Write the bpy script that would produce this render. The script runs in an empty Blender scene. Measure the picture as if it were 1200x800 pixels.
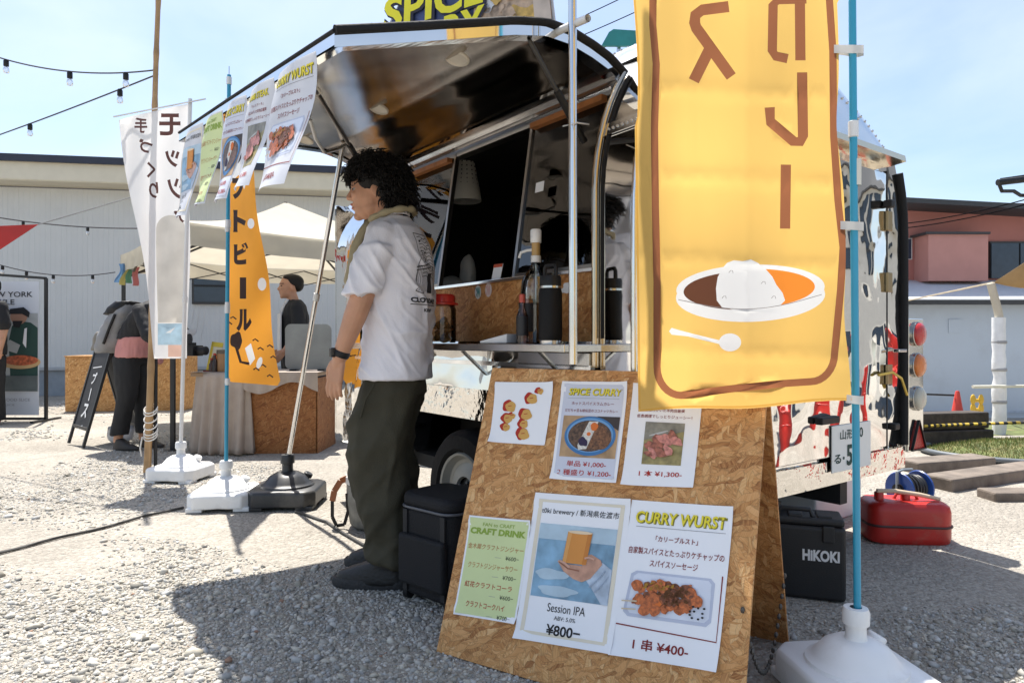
import bpy, bmesh, math, random
import numpy as np
from mathutils import Vector, Matrix, noise, Euler
from mathutils.bvhtree import BVHTree

random.seed(7); np.random.seed(7)
scene = bpy.context.scene
COL = scene.collection

# ------------------------------------------------------------------ camera, sky, sun, exposure
CAM_H = 0.95
cam_d = bpy.data.cameras.new('camera'); cam = bpy.data.objects.new('camera', cam_d); COL.objects.link(cam)
cam.location = (0, 0, CAM_H); cam.rotation_euler = (math.radians(90), 0, 0)
cam_d.sensor_width = 36; cam_d.lens = 24; cam_d.clip_start = 0.05; cam_d.clip_end = 2000
scene.camera = cam

SUN = Vector((-0.175, 0.375, 1.0)).normalized()
SUN_EL = math.asin(SUN.z); SUN_ROT = math.atan2(SUN.x, SUN.y)
world = bpy.data.worlds.new('World'); scene.world = world; world.use_nodes = True
wn = world.node_tree; wn.nodes.clear()
wo = wn.nodes.new('ShaderNodeOutputWorld'); bg = wn.nodes.new('ShaderNodeBackground')
sky = wn.nodes.new('ShaderNodeTexSky'); sky.sky_type = 'NISHITA'; sky.sun_disc = False
sky.sun_elevation = SUN_EL; sky.sun_rotation = SUN_ROT
sky.air_density = 1.0; sky.dust_density = 1.6; sky.ozone_density = 1.2
tc = wn.nodes.new('ShaderNodeTexCoord'); mp = wn.nodes.new('ShaderNodeMapping'); mp.inputs['Scale'].default_value = (1.2, 1.2, 3.2)
cn = wn.nodes.new('ShaderNodeTexNoise'); cn.inputs['Scale'].default_value = 1.7; cn.inputs['Detail'].default_value = 7; cn.inputs['Distortion'].default_value = .6
cr = wn.nodes.new('ShaderNodeValToRGB'); cr.color_ramp.elements[0].position = .36; cr.color_ramp.elements[1].position = .78
cr.color_ramp.elements[0].color = (0, 0, 0, 1); cr.color_ramp.elements[1].color = (.55, .55, .55, 1)
mx = wn.nodes.new('ShaderNodeMixRGB'); mx.inputs['Color2'].default_value = (5.6, 6.0, 6.4, 1)
L = wn.links.new
L(tc.outputs['Generated'], mp.inputs['Vector']); L(mp.outputs['Vector'], cn.inputs['Vector']); L(cn.outputs['Fac'], cr.inputs['Fac'])
L(cr.outputs['Color'], mx.inputs['Fac']); L(sky.outputs['Color'], mx.inputs['Color1']); L(mx.outputs['Color'], bg.inputs['Color'])
bg.inputs['Strength'].default_value = 0.10; L(bg.outputs['Background'], wo.inputs['Surface'])

sun_d = bpy.data.lights.new('sun', 'SUN'); sun_d.energy = 4.2; sun_d.angle = math.radians(.53); sun_d.color = (1, .955, .88)
sun = bpy.data.objects.new('sun', sun_d); COL.objects.link(sun); sun.location = (0, 0, 20)
sun.rotation_euler = SUN.to_track_quat('Z', 'Y').to_euler()

scene.view_settings.view_transform = 'Standard'; scene.view_settings.look = 'None'
scene.view_settings.exposure = 1.12; scene.view_settings.gamma = 1.0; scene.view_settings.use_curve_mapping = False
scene.cycles.use_denoising = True
scene.cycles.max_bounces = 8; scene.cycles.glossy_bounces = 5; scene.cycles.transmission_bounces = 6; scene.cycles.transparent_max_bounces = 10
scene.cycles.caustics_reflective = False; scene.cycles.caustics_refractive = False

# ------------------------------------------------------------------ geometry helpers
F = 800.0
def P(px, py, z):                      # photograph pixel at a given depth -> place
    return Vector(((px - 600) / F * z, z, CAM_H - (py - 400) / F * z))
def G(px, py):                         # photograph pixel on the ground -> place
    return P(px, py, F * CAM_H / (py - 400))

def smooth01(x, a, b):
    t = min(1, max(0, (x - a) / (b - a))); return t * t * (3 - 2 * t)

class MB:
    """collects shapes into one mesh"""
    def __init__(s): s.v = []; s.f = []; s.m = []; s.mi = 0
    def add(s, vs, fs, M=None):
        o = len(s.v)
        if M is not None: vs = [M @ Vector(v) for v in vs]
        s.v += [tuple(v) for v in vs]; s.f += [tuple(i + o for i in f) for f in fs]; s.m += [s.mi] * len(fs)
    def box(s, c, d, M=None, rz=0):
        x, y, z = d[0] / 2, d[1] / 2, d[2] / 2
        vs = [Vector((i * x, j * y, k * z)) for k in (-1, 1) for j in (-1, 1) for i in (-1, 1)]
        if rz: R = Matrix.Rotation(rz, 3, 'Z'); vs = [R @ v for v in vs]
        vs = [v + Vector(c) for v in vs]
        s.add(vs, [(0, 2, 3, 1), (4, 5, 7, 6), (0, 1, 5, 4), (2, 6, 7, 3), (0, 4, 6, 2), (1, 3, 7, 5)], M)
    def bar(s, p, q, w, h=None, up=(0, 0, 1)):
        p, q = Vector(p), Vector(q); d = (q - p).normalized(); up = Vector(up)
        if abs(d.dot(up)) > .98: up = Vector((1, 0, 0))
        a = d.cross(up).normalized() * w / 2; b = a.cross(d).normalized() * (h or w) / 2
        vs = [o + i * a + j * b for o in (p, q) for j in (-1, 1) for i in (-1, 1)]
        s.add(vs, [(0, 1, 3, 2), (4, 6, 7, 5), (0, 4, 5, 1), (2, 3, 7, 6), (0, 2, 6, 4), (1, 5, 7, 3)])
    def tube(s, pts, r, n=8, cap=True):
        pts = [Vector(p) for p in pts]; k = len(pts); rs = r if hasattr(r, '__len__') else [r] * k
        T = []
        for i in range(k):
            d = (pts[min(i + 1, k - 1)] - pts[max(i - 1, 0)]); T.append(d.normalized() if d.length > 1e-9 else Vector((0, 0, 1)))
        up = Vector((0, 0, 1)) if abs(T[0].z) < .9 else Vector((1, 0, 0))
        a = T[0].cross(up).normalized(); vs = []
        for i in range(k):
            a = (a - T[i] * a.dot(T[i])).normalized(); b = T[i].cross(a)
            for j in range(n):
                t = 2 * math.pi * j / n; vs.append(pts[i] + (a * math.cos(t) + b * math.sin(t)) * rs[i])
        fs = [(i * n + j, i * n + (j + 1) % n, (i + 1) * n + (j + 1) % n, (i + 1) * n + j) for i in range(k - 1) for j in range(n)]
        if cap: fs += [tuple(range(n))[::-1], tuple((k - 1) * n + j for j in range(n))]
        s.add(vs, fs)
    def lathe(s, prof, n=24, M=None, cap=True):
        vs = [(r * math.cos(2 * math.pi * j / n), r * math.sin(2 * math.pi * j / n), z) for r, z in prof for j in range(n)]
        k = len(prof)
        fs = [(i * n + j, i * n + (j + 1) % n, (i + 1) * n + (j + 1) % n, (i + 1) * n + j) for i in range(k - 1) for j in range(n)]
        if cap:
            if prof[0][0] > 1e-6: fs.append(tuple(range(n))[::-1])
            if prof[-1][0] > 1e-6: fs.append(tuple((k - 1) * n + j for j in range(n)))
        s.add(vs, fs, M)
    def prism(s, poly, z0, z1, M=None):
        n = len(poly); vs = [(x, y, z0) for x, y in poly] + [(x, y, z1) for x, y in poly]
        s.add(vs, [tuple(range(n))[::-1], tuple(range(n, 2 * n))] + [(i, (i + 1) % n, n + (i + 1) % n, n + i) for i in range(n)], M)
    def ell(s, c, r, M=None, nu=14, nv=9):
        vs = [(0, 0, -1)]; 
        for i in range(1, nv):
            ph = -math.pi / 2 + math.pi * i / nv
            vs += [(math.cos(ph) * math.cos(2 * math.pi * j / nu), math.cos(ph) * math.sin(2 * math.pi * j / nu), math.sin(ph)) for j in range(nu)]
        vs.append((0, 0, 1)); t = len(vs) - 1
        fs = [(0, 1 + (j + 1) % nu, 1 + j) for j in range(nu)]
        fs += [(1 + i * nu + j, 1 + i * nu + (j + 1) % nu, 1 + (i + 1) * nu + (j + 1) % nu, 1 + (i + 1) * nu + j) for i in range(nv - 2) for j in range(nu)]
        fs += [(t, 1 + (nv - 2) * nu + j, 1 + (nv - 2) * nu + (j + 1) % nu) for j in range(nu)]
        vs = [Vector((v[0] * r[0], v[1] * r[1], v[2] * r[2])) for v in vs]
        if M is not None: vs = [M @ v for v in vs]
        s.add([v + Vector(c) for v in vs], fs)
    def grid(s, fn, nu, nv):
        vs = [fn(i / nu, j / nv) for j in range(nv + 1) for i in range(nu + 1)]
        s.add(vs, [(j * (nu + 1) + i, j * (nu + 1) + i + 1, (j + 1) * (nu + 1) + i + 1, (j + 1) * (nu + 1) + i) for j in range(nv) for i in range(nu)])
    def mesh(s, name, mats, smooth=None):
        me = bpy.data.meshes.new(name); me.from_pydata(s.v, [], s.f)
        for m in (mats if isinstance(mats, (list, tuple)) else [mats]): me.materials.append(m)
        if any(s.m): me.polygons.foreach_set('material_index', s.m)
        if smooth is not None:
            me.polygons.foreach_set('use_smooth', [True] * len(me.polygons))
            if smooth < 180: me.set_sharp_from_angle(angle=math.radians(smooth))
        me.update(); return me
    def build(s, name, mats, parent=None, smooth=None, bevel=0, seg=2, solid=0, sub=0):
        o = bpy.data.objects.new(name, s.mesh(name, mats, smooth)); COL.objects.link(o); o.parent = parent
        if solid: md = o.modifiers.new('solid', 'SOLIDIFY'); md.thickness = solid; md.offset = 0
        if bevel:
            md = o.modifiers.new('bevel', 'BEVEL'); md.width = bevel; md.segments = seg; md.limit_method = 'ANGLE'; md.angle_limit = math.radians(35); md.harden_normals = False
        if sub: md = o.modifiers.new('sub', 'SUBSURF'); md.levels = sub; md.render_levels = sub
        return o

def tag(o, label=None, cat=None, group=None, kind=None):
    if label: o['label'] = label
    if cat: o['category'] = cat
    if group: o['group'] = group
    if kind: o['kind'] = kind
    return o
def thing(name, label, cat, loc=(0, 0, 0), rz=0, group=None):
    o = bpy.data.objects.new(name, None); COL.objects.link(o); o.empty_display_size = .1
    o.location = loc; o.rotation_euler = (0, 0, rz); return tag(o, label, cat, group)
def copy_tree(o, parent=None):
    c = o.copy(); COL.objects.link(c); c.parent = parent
    for ch in list(o.children): copy_tree(ch, c)
    return c
def rotm(x=0, y=0, z=0): return Euler((x, y, z)).to_matrix()
def M4(loc, rx=0, ry=0, rz=0): return Matrix.Translation(loc) @ Euler((rx, ry, rz)).to_matrix().to_4x4()

# ------------------------------------------------------------------ materials
MATS = {}
def mat(name, col, rough=.6, metal=0, var=.12, vscale=6, bump=0, bscale=60, trans=0, spec=.5, coat=0, dirt=None, dirt_amt=.3, dscale=3):
    if name in MATS: return MATS[name]
    m = bpy.data.materials.new(name); m.use_nodes = True; nt = m.node_tree; N = nt.nodes; lk = nt.links.new
    b = N['Principled BSDF']; b.inputs['Roughness'].default_value = rough; b.inputs['Metallic'].default_value = metal
    b.inputs['Specular IOR Level'].default_value = spec; b.inputs['Coat Weight'].default_value = coat
    t = N.new('ShaderNodeTexCoord')
    n1 = N.new('ShaderNodeTexNoise'); n1.inputs['Scale'].default_value = vscale; n1.inputs['Detail'].default_value = 6; lk(t.outputs['Object'], n1.inputs['Vector'])
    r = N.new('ShaderNodeValToRGB'); e = r.color_ramp.elements; e[0].position = .3; e[1].position = .7
    e[0].color = tuple(max(0, c * (1 - var)) for c in col) + (1,); e[1].color = tuple(min(1, c * (1 + var)) for c in col) + (1,)
    lk(n1.outputs['Fac'], r.inputs['Fac']); out = r.outputs['Color']
    if dirt:
        n3 = N.new('ShaderNodeTexNoise'); n3.inputs['Scale'].default_value = dscale; n3.inputs['Detail'].default_value = 8; n3.inputs['Roughness'].default_value = .7; lk(t.outputs['Object'], n3.inputs['Vector'])
        r3 = N.new('ShaderNodeValToRGB'); r3.color_ramp.elements[0].position = .52; r3.color_ramp.elements[1].position = .72
        r3.color_ramp.elements[1].color = (dirt_amt,) * 3 + (1,); r3.color_ramp.elements[0].color = (0, 0, 0, 1)
        lk(n3.outputs['Fac'], r3.inputs['Fac'])
        x = N.new('ShaderNodeMixRGB'); x.inputs['Color2'].default_value = tuple(dirt) + (1,); lk(r3.outputs['Color'], x.inputs['Fac']); lk(out, x.inputs['Color1']); out = x.outputs['Color']
    lk(out, b.inputs['Base Color'])
    if bump:
        n2 = N.new('ShaderNodeTexNoise'); n2.inputs['Scale'].default_value = bscale; n2.inputs['Detail'].default_value = 5; lk(t.outputs['Object'], n2.inputs['Vector'])
        bp = N.new('ShaderNodeBump'); bp.inputs['Strength'].default_value = bump; bp.inputs['Distance'].default_value = .01
        lk(n2.outputs['Fac'], bp.inputs['Height']); lk(bp.outputs['Normal'], b.inputs['Normal'])
    if trans:
        tr = N.new('ShaderNodeBsdfTranslucent'); ms = N.new('ShaderNodeMixShader'); ms.inputs['Fac'].default_value = trans
        lk(out, tr.inputs['Color']); lk(b.outputs['BSDF'], ms.inputs[1]); lk(tr.outputs['BSDF'], ms.inputs[2]); lk(ms.outputs['Shader'], N['Material Output'].inputs['Surface'])
        if bump: lk(bp.outputs['Normal'], tr.inputs['Normal'])
    MATS[name] = m; return m
def flat(name, col, rough=.7, trans=0): return mat('ink_' + name, col, rough, var=.05, trans=trans, spec=.3)

def metal_mat(name, col=(.78, .78, .77), rough=.06, wav=.03, wscale=3, dirt=False, dents=0, dscale=14):
    if name in MATS: return MATS[name]
    m = bpy.data.materials.new(name); m.use_nodes = True; nt = m.node_tree; N = nt.nodes; lk = nt.links.new
    b = N['Principled BSDF']; b.inputs['Metallic'].default_value = 1; b.inputs['Base Color'].default_value = tuple(col) + (1,)
    t = N.new('ShaderNodeTexCoord')
    n1 = N.new('ShaderNodeTexNoise'); n1.inputs['Scale'].default_value = wscale; n1.inputs['Detail'].default_value = 1.5; lk(t.outputs['Object'], n1.inputs['Vector'])
    bp = N.new('ShaderNodeBump'); bp.inputs['Strength'].default_value = 1; bp.inputs['Distance'].default_value = wav; lk(n1.outputs['Fac'], bp.inputs['Height'])
    lastn = bp
    if dents:
        n4 = N.new('ShaderNodeTexNoise'); n4.inputs['Scale'].default_value = dscale; n4.inputs['Detail'].default_value = 2; lk(t.outputs['Object'], n4.inputs['Vector'])
        b2 = N.new('ShaderNodeBump'); b2.inputs['Strength'].default_value = 1; b2.inputs['Distance'].default_value = dents; lk(n4.outputs['Fac'], b2.inputs['Height']); lk(bp.outputs['Normal'], b2.inputs['Normal']); lastn = b2
    lk(lastn.outputs['Normal'], b.inputs['Normal'])
    n2 = N.new('ShaderNodeTexNoise'); n2.inputs['Scale'].default_value = 9; n2.inputs['Detail'].default_value = 9; n2.inputs['Roughness'].default_value = .7; lk(t.outputs['Object'], n2.inputs['Vector'])
    rr = N.new('ShaderNodeMapRange'); rr.inputs[1].default_value = .35; rr.inputs[2].default_value = .75; rr.inputs[3].default_value = rough; rr.inputs[4].default_value = rough + (.16 if dirt else .03)
    lk(n2.outputs['Fac'], rr.inputs[0]); lk(rr.outputs[0], b.inputs['Roughness'])
    MATS[name] = m; return m

def osb_mat(name, tint=(1, 1, 1)):
    if name in MATS: return MATS[name]
    m = bpy.data.materials.new(name); m.use_nodes = True; nt = m.node_tree; N = nt.nodes; lk = nt.links.new
    b = N['Principled BSDF']; b.inputs['Roughness'].default_value = .62; b.inputs['Specular IOR Level'].default_value = .35
    t = N.new('ShaderNodeTexCoord'); out = None; hgt = None
    cols = [((.38, .16, .05), (.68, .38, .16), (.57, .285, .10)), ((.42, .195, .07), (.73, .46, .22), (.61, .325, .12)), ((.28, .105, .032), (.64, .345, .14), (.53, .26, .088))]
    for k in range(3):
        mp_ = N.new('ShaderNodeMapping'); mp_.inputs['Rotation'].default_value = (0, 0, .5 + k * 1.1); mp_.inputs['Location'].default_value = (k * 3.7, k * 1.3, 0); mp_.inputs['Scale'].default_value = (1, 1.0, 1)
        lk(t.outputs['Object'], mp_.inputs['Vector'])
        nz = N.new('ShaderNodeTexNoise'); nz.inputs['Scale'].default_value = 16; nz.inputs['Detail'].default_value = 2; lk(mp_.outputs['Vector'], nz.inputs['Vector'])
        ma = N.new('ShaderNodeVectorMath'); ma.operation = 'MULTIPLY_ADD'; ma.inputs[1].default_value = (.045,) * 3; lk(nz.outputs['Color'], ma.inputs[0]); lk(mp_.outputs['Vector'], ma.inputs[2])
        m2 = N.new('ShaderNodeMapping'); m2.inputs['Scale'].default_value = (19, 88, 19); lk(ma.outputs[0], m2.inputs['Vector'])
        vo = N.new('ShaderNodeTexVoronoi'); vo.inputs['Scale'].default_value = 1; lk(m2.outputs['Vector'], vo.inputs['Vector'])
        sx = N.new('ShaderNodeSeparateColor'); lk(vo.outputs['Color'], sx.inputs['Color'])
        an = N.new('ShaderNodeMath'); an.operation = 'MULTIPLY'; an.inputs[1].default_value = 6.28; lk(sx.outputs[0], an.inputs[0])
        vr = N.new('ShaderNodeVectorRotate'); vr.rotation_type = 'Z_AXIS'; lk(t.outputs['Object'], vr.inputs['Vector']); lk(an.outputs[0], vr.inputs['Angle'])
        m3 = N.new('ShaderNodeMapping'); m3.inputs['Scale'].default_value = (22, 420, 22); lk(vr.outputs[0], m3.inputs['Vector'])
        ns = N.new('ShaderNodeTexNoise'); ns.inputs['Scale'].default_value = 1; ns.inputs['Detail'].default_value = 3; lk(m3.outputs['Vector'], ns.inputs['Vector'])
        ad = N.new('ShaderNodeMath'); ad.operation = 'MULTIPLY_ADD'; ad.inputs[1].default_value = .46; lk(sx.outputs[1], ad.inputs[0])
        sb = N.new('ShaderNodeMath'); sb.operation = 'SUBTRACT'; sb.inputs[1].default_value = .2; lk(ns.outputs['Fac'], sb.inputs[0]); lk(sb.outputs[0], ad.inputs[2])
        r = N.new('ShaderNodeValToRGB'); e = r.color_ramp.elements; e[0].position = .22; e[1].position = .8
        e[0].color = tuple(c * q for c, q in zip(cols[k][0], tint)) + (1,); e[1].color = tuple(c * q for c, q in zip(cols[k][1], tint)) + (1,)
        ee = e.new(.5); ee.color = tuple(c * q for c, q in zip(cols[k][2], tint)) + (1,)
        lk(ad.outputs[0], r.inputs['Fac'])
        ve = N.new('ShaderNodeTexVoronoi'); ve.feature = 'DISTANCE_TO_EDGE'; ve.inputs['Scale'].default_value = 1; lk(m2.outputs['Vector'], ve.inputs['Vector'])
        em = N.new('ShaderNodeMapRange'); em.inputs[1].default_value = 0; em.inputs[2].default_value = .09; em.inputs[3].default_value = .68; em.inputs[4].default_value = 1; lk(ve.outputs['Distance'], em.inputs[0])
        sc_ = N.new('ShaderNodeVectorMath'); sc_.operation = 'SCALE'; lk(r.outputs['Color'], sc_.inputs[0]); lk(em.outputs[0], sc_.inputs['Scale']); rcol = sc_.outputs[0]
        if out is None: out = rcol; hgt = sx.outputs[2]
        else:
            gt = N.new('ShaderNodeMath'); gt.operation = 'GREATER_THAN'; gt.inputs[1].default_value = .52; lk(sx.outputs[2], gt.inputs[0])
            x = N.new('ShaderNodeMixRGB'); lk(gt.outputs[0], x.inputs['Fac']); lk(out, x.inputs['Color1']); lk(rcol, x.inputs['Color2']); out = x.outputs['Color']
            hh = N.new('ShaderNodeMath'); hh.operation = 'ADD'; lk(hgt, hh.inputs[0]); lk(ad.outputs[0], hh.inputs[1]); hgt = hh.outputs[0]
    bp = N.new('ShaderNodeBump'); bp.inputs['Strength'].default_value = .35; bp.inputs['Distance'].default_value = .003; lk(hgt, bp.inputs['Height']); lk(bp.outputs['Normal'], b.inputs['Normal'])
    lk(out, b.inputs['Base Color']); MATS[name] = m; return m

def glass_mat(name, col=(1, 1, 1), rough=0.0, tint=.9, refl=.12):
    if name in MATS: return MATS[name]
    m = bpy.data.materials.new(name); m.use_nodes = True; nt = m.node_tree; N = nt.nodes; lk = nt.links.new
    N.remove(N['Principled BSDF']); tr = N.new('ShaderNodeBsdfTransparent'); tr.inputs['Color'].default_value = tuple(c * tint for c in col) + (1,)
    gl = N.new('ShaderNodeBsdfGlossy'); gl.inputs['Roughness'].default_value = rough
    fr = N.new('ShaderNodeFresnel'); fr.inputs['IOR'].default_value = 1.5
    ad = N.new('ShaderNodeMath'); ad.operation = 'ADD'; ad.inputs[1].default_value = refl - .04; ad.use_clamp = True; lk(fr.outputs[0], ad.inputs[0])
    mx_ = N.new('ShaderNodeMixShader'); lk(ad.outputs[0], mx_.inputs['Fac']); lk(tr.outputs[0], mx_.inputs[1]); lk(gl.outputs[0], mx_.inputs[2]); lk(mx_.outputs[0], N['Material Output'].inputs['Surface'])
    MATS[name] = m; return m

ALU = metal_mat('polished_aluminium', (.80, .79, .77), .03, .012, 2.6, dents=.0016, dscale=9)
ALU_FLAT = metal_mat('polished_side_panel', (.80, .79, .77), .03, .004, 3, dirt=False)
ALU_ROOF = metal_mat('riveted_roof_aluminium', (.76, .77, .78), .12, .01, 3, dirt=True)
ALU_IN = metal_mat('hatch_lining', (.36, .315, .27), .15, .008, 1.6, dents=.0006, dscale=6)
STEEL = metal_mat('stainless_steel', (.6, .6, .6), .2, .001, 5)
CHROME = metal_mat('tube_metal', (.7, .7, .7), .14, .001, 5)
TREAD = metal_mat('checker_plate', (.74, .72, .68), .08, .02, 5, dents=.006, dscale=22)
BLACK = mat('black_plastic', (.009, .009, .010), .5, spec=.35)
RUBBER = mat('black_rubber', (.009, .009, .010), .75, spec=.3, bump=.2, bscale=80)
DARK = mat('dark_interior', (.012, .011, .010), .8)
WHITEP = mat('white_plastic', (.80, .80, .79), .42, var=.04, dirt=(.45, .40, .33), dirt_amt=.35, dscale=5)
PAPER = mat('paper', (.84, .85, .88), .38, var=.015, spec=.4)
PAPER_T = mat('thin_paper', (.82, .83, .87), .5, var=.015, trans=.35)
# ------------------------------------------------------------------ ground
def gz(x, y):
    z = .014 * noise.noise(Vector((x * 1.1, y * 1.1, 0))) + .006 * noise.noise(Vector((x * 4, y * 4, 3)))
    z *= 1 - smooth01(math.hypot(x, y), 9, 20)
    z -= .15 * smooth01(y, 6.9, 7.6) * smooth01(x, 2.9, 3.6)
    z -= 1.25 * smooth01(y, 9.4, 10.6) * smooth01(x, 2.2, 4.2)
    return z
def ground_mat():
    m = bpy.data.materials.new('dusty_gravel_ground'); m.use_nodes = True; nt = m.node_tree; N = nt.nodes; lk = nt.links.new
    b = N['Principled BSDF']; b.inputs['Roughness'].default_value = .95; b.inputs['Specular IOR Level'].default_value = .15
    t = N.new('ShaderNodeTexCoord')
    def nz(s, d=6, r=.6):
        n = N.new('ShaderNodeTexNoise'); n.inputs['Scale'].default_value = s; n.inputs['Detail'].default_value = d; n.inputs['Roughness'].default_value = r; lk(t.outputs['Object'], n.inputs['Vector']); return n
    a = nz(.9, 8, .65); r1 = N.new('ShaderNodeValToRGB'); e = r1.color_ramp.elements; e[0].position = .36; e[1].position = .66
    e[0].color = (.34, .312, .27, 1); e[1].color = (.49, .452, .395, 1); lk(a.outputs['Fac'], r1.inputs['Fac'])
    v = N.new('ShaderNodeTexVoronoi'); v.inputs['Scale'].default_value = 75; lk(t.outputs['Object'], v.inputs['Vector'])
    v2 = N.new('ShaderNodeTexVoronoi'); v2.inputs['Scale'].default_value = 38; lk(t.outputs['Object'], v2.inputs['Vector'])
    hs = N.new('ShaderNodeSeparateColor'); lk(v.outputs['Color'], hs.inputs['Color'])
    r2 = N.new('ShaderNodeValToRGB'); r2.color_ramp.elements[0].color = (.55, .55, .55, 1); r2.color_ramp.elements[1].color = (1.25, 1.25, 1.25, 1); lk(hs.outputs[0], r2.inputs['Fac'])
    mu = N.new('ShaderNodeMixRGB'); mu.blend_type = 'MULTIPLY'; mu.inputs['Fac'].default_value = .5; lk(r1.outputs['Color'], mu.inputs['Color1']); lk(r2.outputs['Color'], mu.inputs['Color2'])
    lk(mu.outputs['Color'], b.inputs['Base Color'])
    f = nz(140, 4); s1 = N.new('ShaderNodeMath'); s1.operation = 'SUBTRACT'; lk(f.outputs['Fac'], s1.inputs[0]); lk(v.outputs['Distance'], s1.inputs[1])
    s2 = N.new('ShaderNodeMath'); s2.operation = 'MULTIPLY_ADD'; s2.inputs[1].default_value = -1.2; lk(v2.outputs['Distance'], s2.inputs[0]); lk(s1.outputs[0], s2.inputs[2])
    bp = N.new('ShaderNodeBump'); bp.inputs['Strength'].default_value = .8; bp.inputs['Distance'].default_value = .012; lk(s2.outputs[0], bp.inputs['Height']); lk(bp.outputs['Normal'], b.inputs['Normal'])
    return m
def axis(lo, hi, step, far_lo, far_hi):
    a = list(np.arange(lo, hi + 1e-6, step)); s = step; x = lo
    while x > far_lo: s *= 1.45; x -= s; a.insert(0, x)
    s = step; x = hi
    while x < far_hi: s *= 1.45; x += s; a.append(x)
    return a
xs = axis(-8, 8, .11, -400, 400); ys = axis(.4, 12, .11, -300, 900)
gm = MB(); gm.v = [(x, y, gz(x, y)) for y in ys for x in xs]; nx = len(xs)
gm.f = [(j * nx + i, j * nx + i + 1, (j + 1) * nx + i + 1, (j + 1) * nx + i) for j in range(len(ys) - 1) for i in range(nx - 1)]; gm.m = [0] * len(gm.f)
tag(gm.build('ground', ground_mat(), smooth=180), kind='structure')

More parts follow.
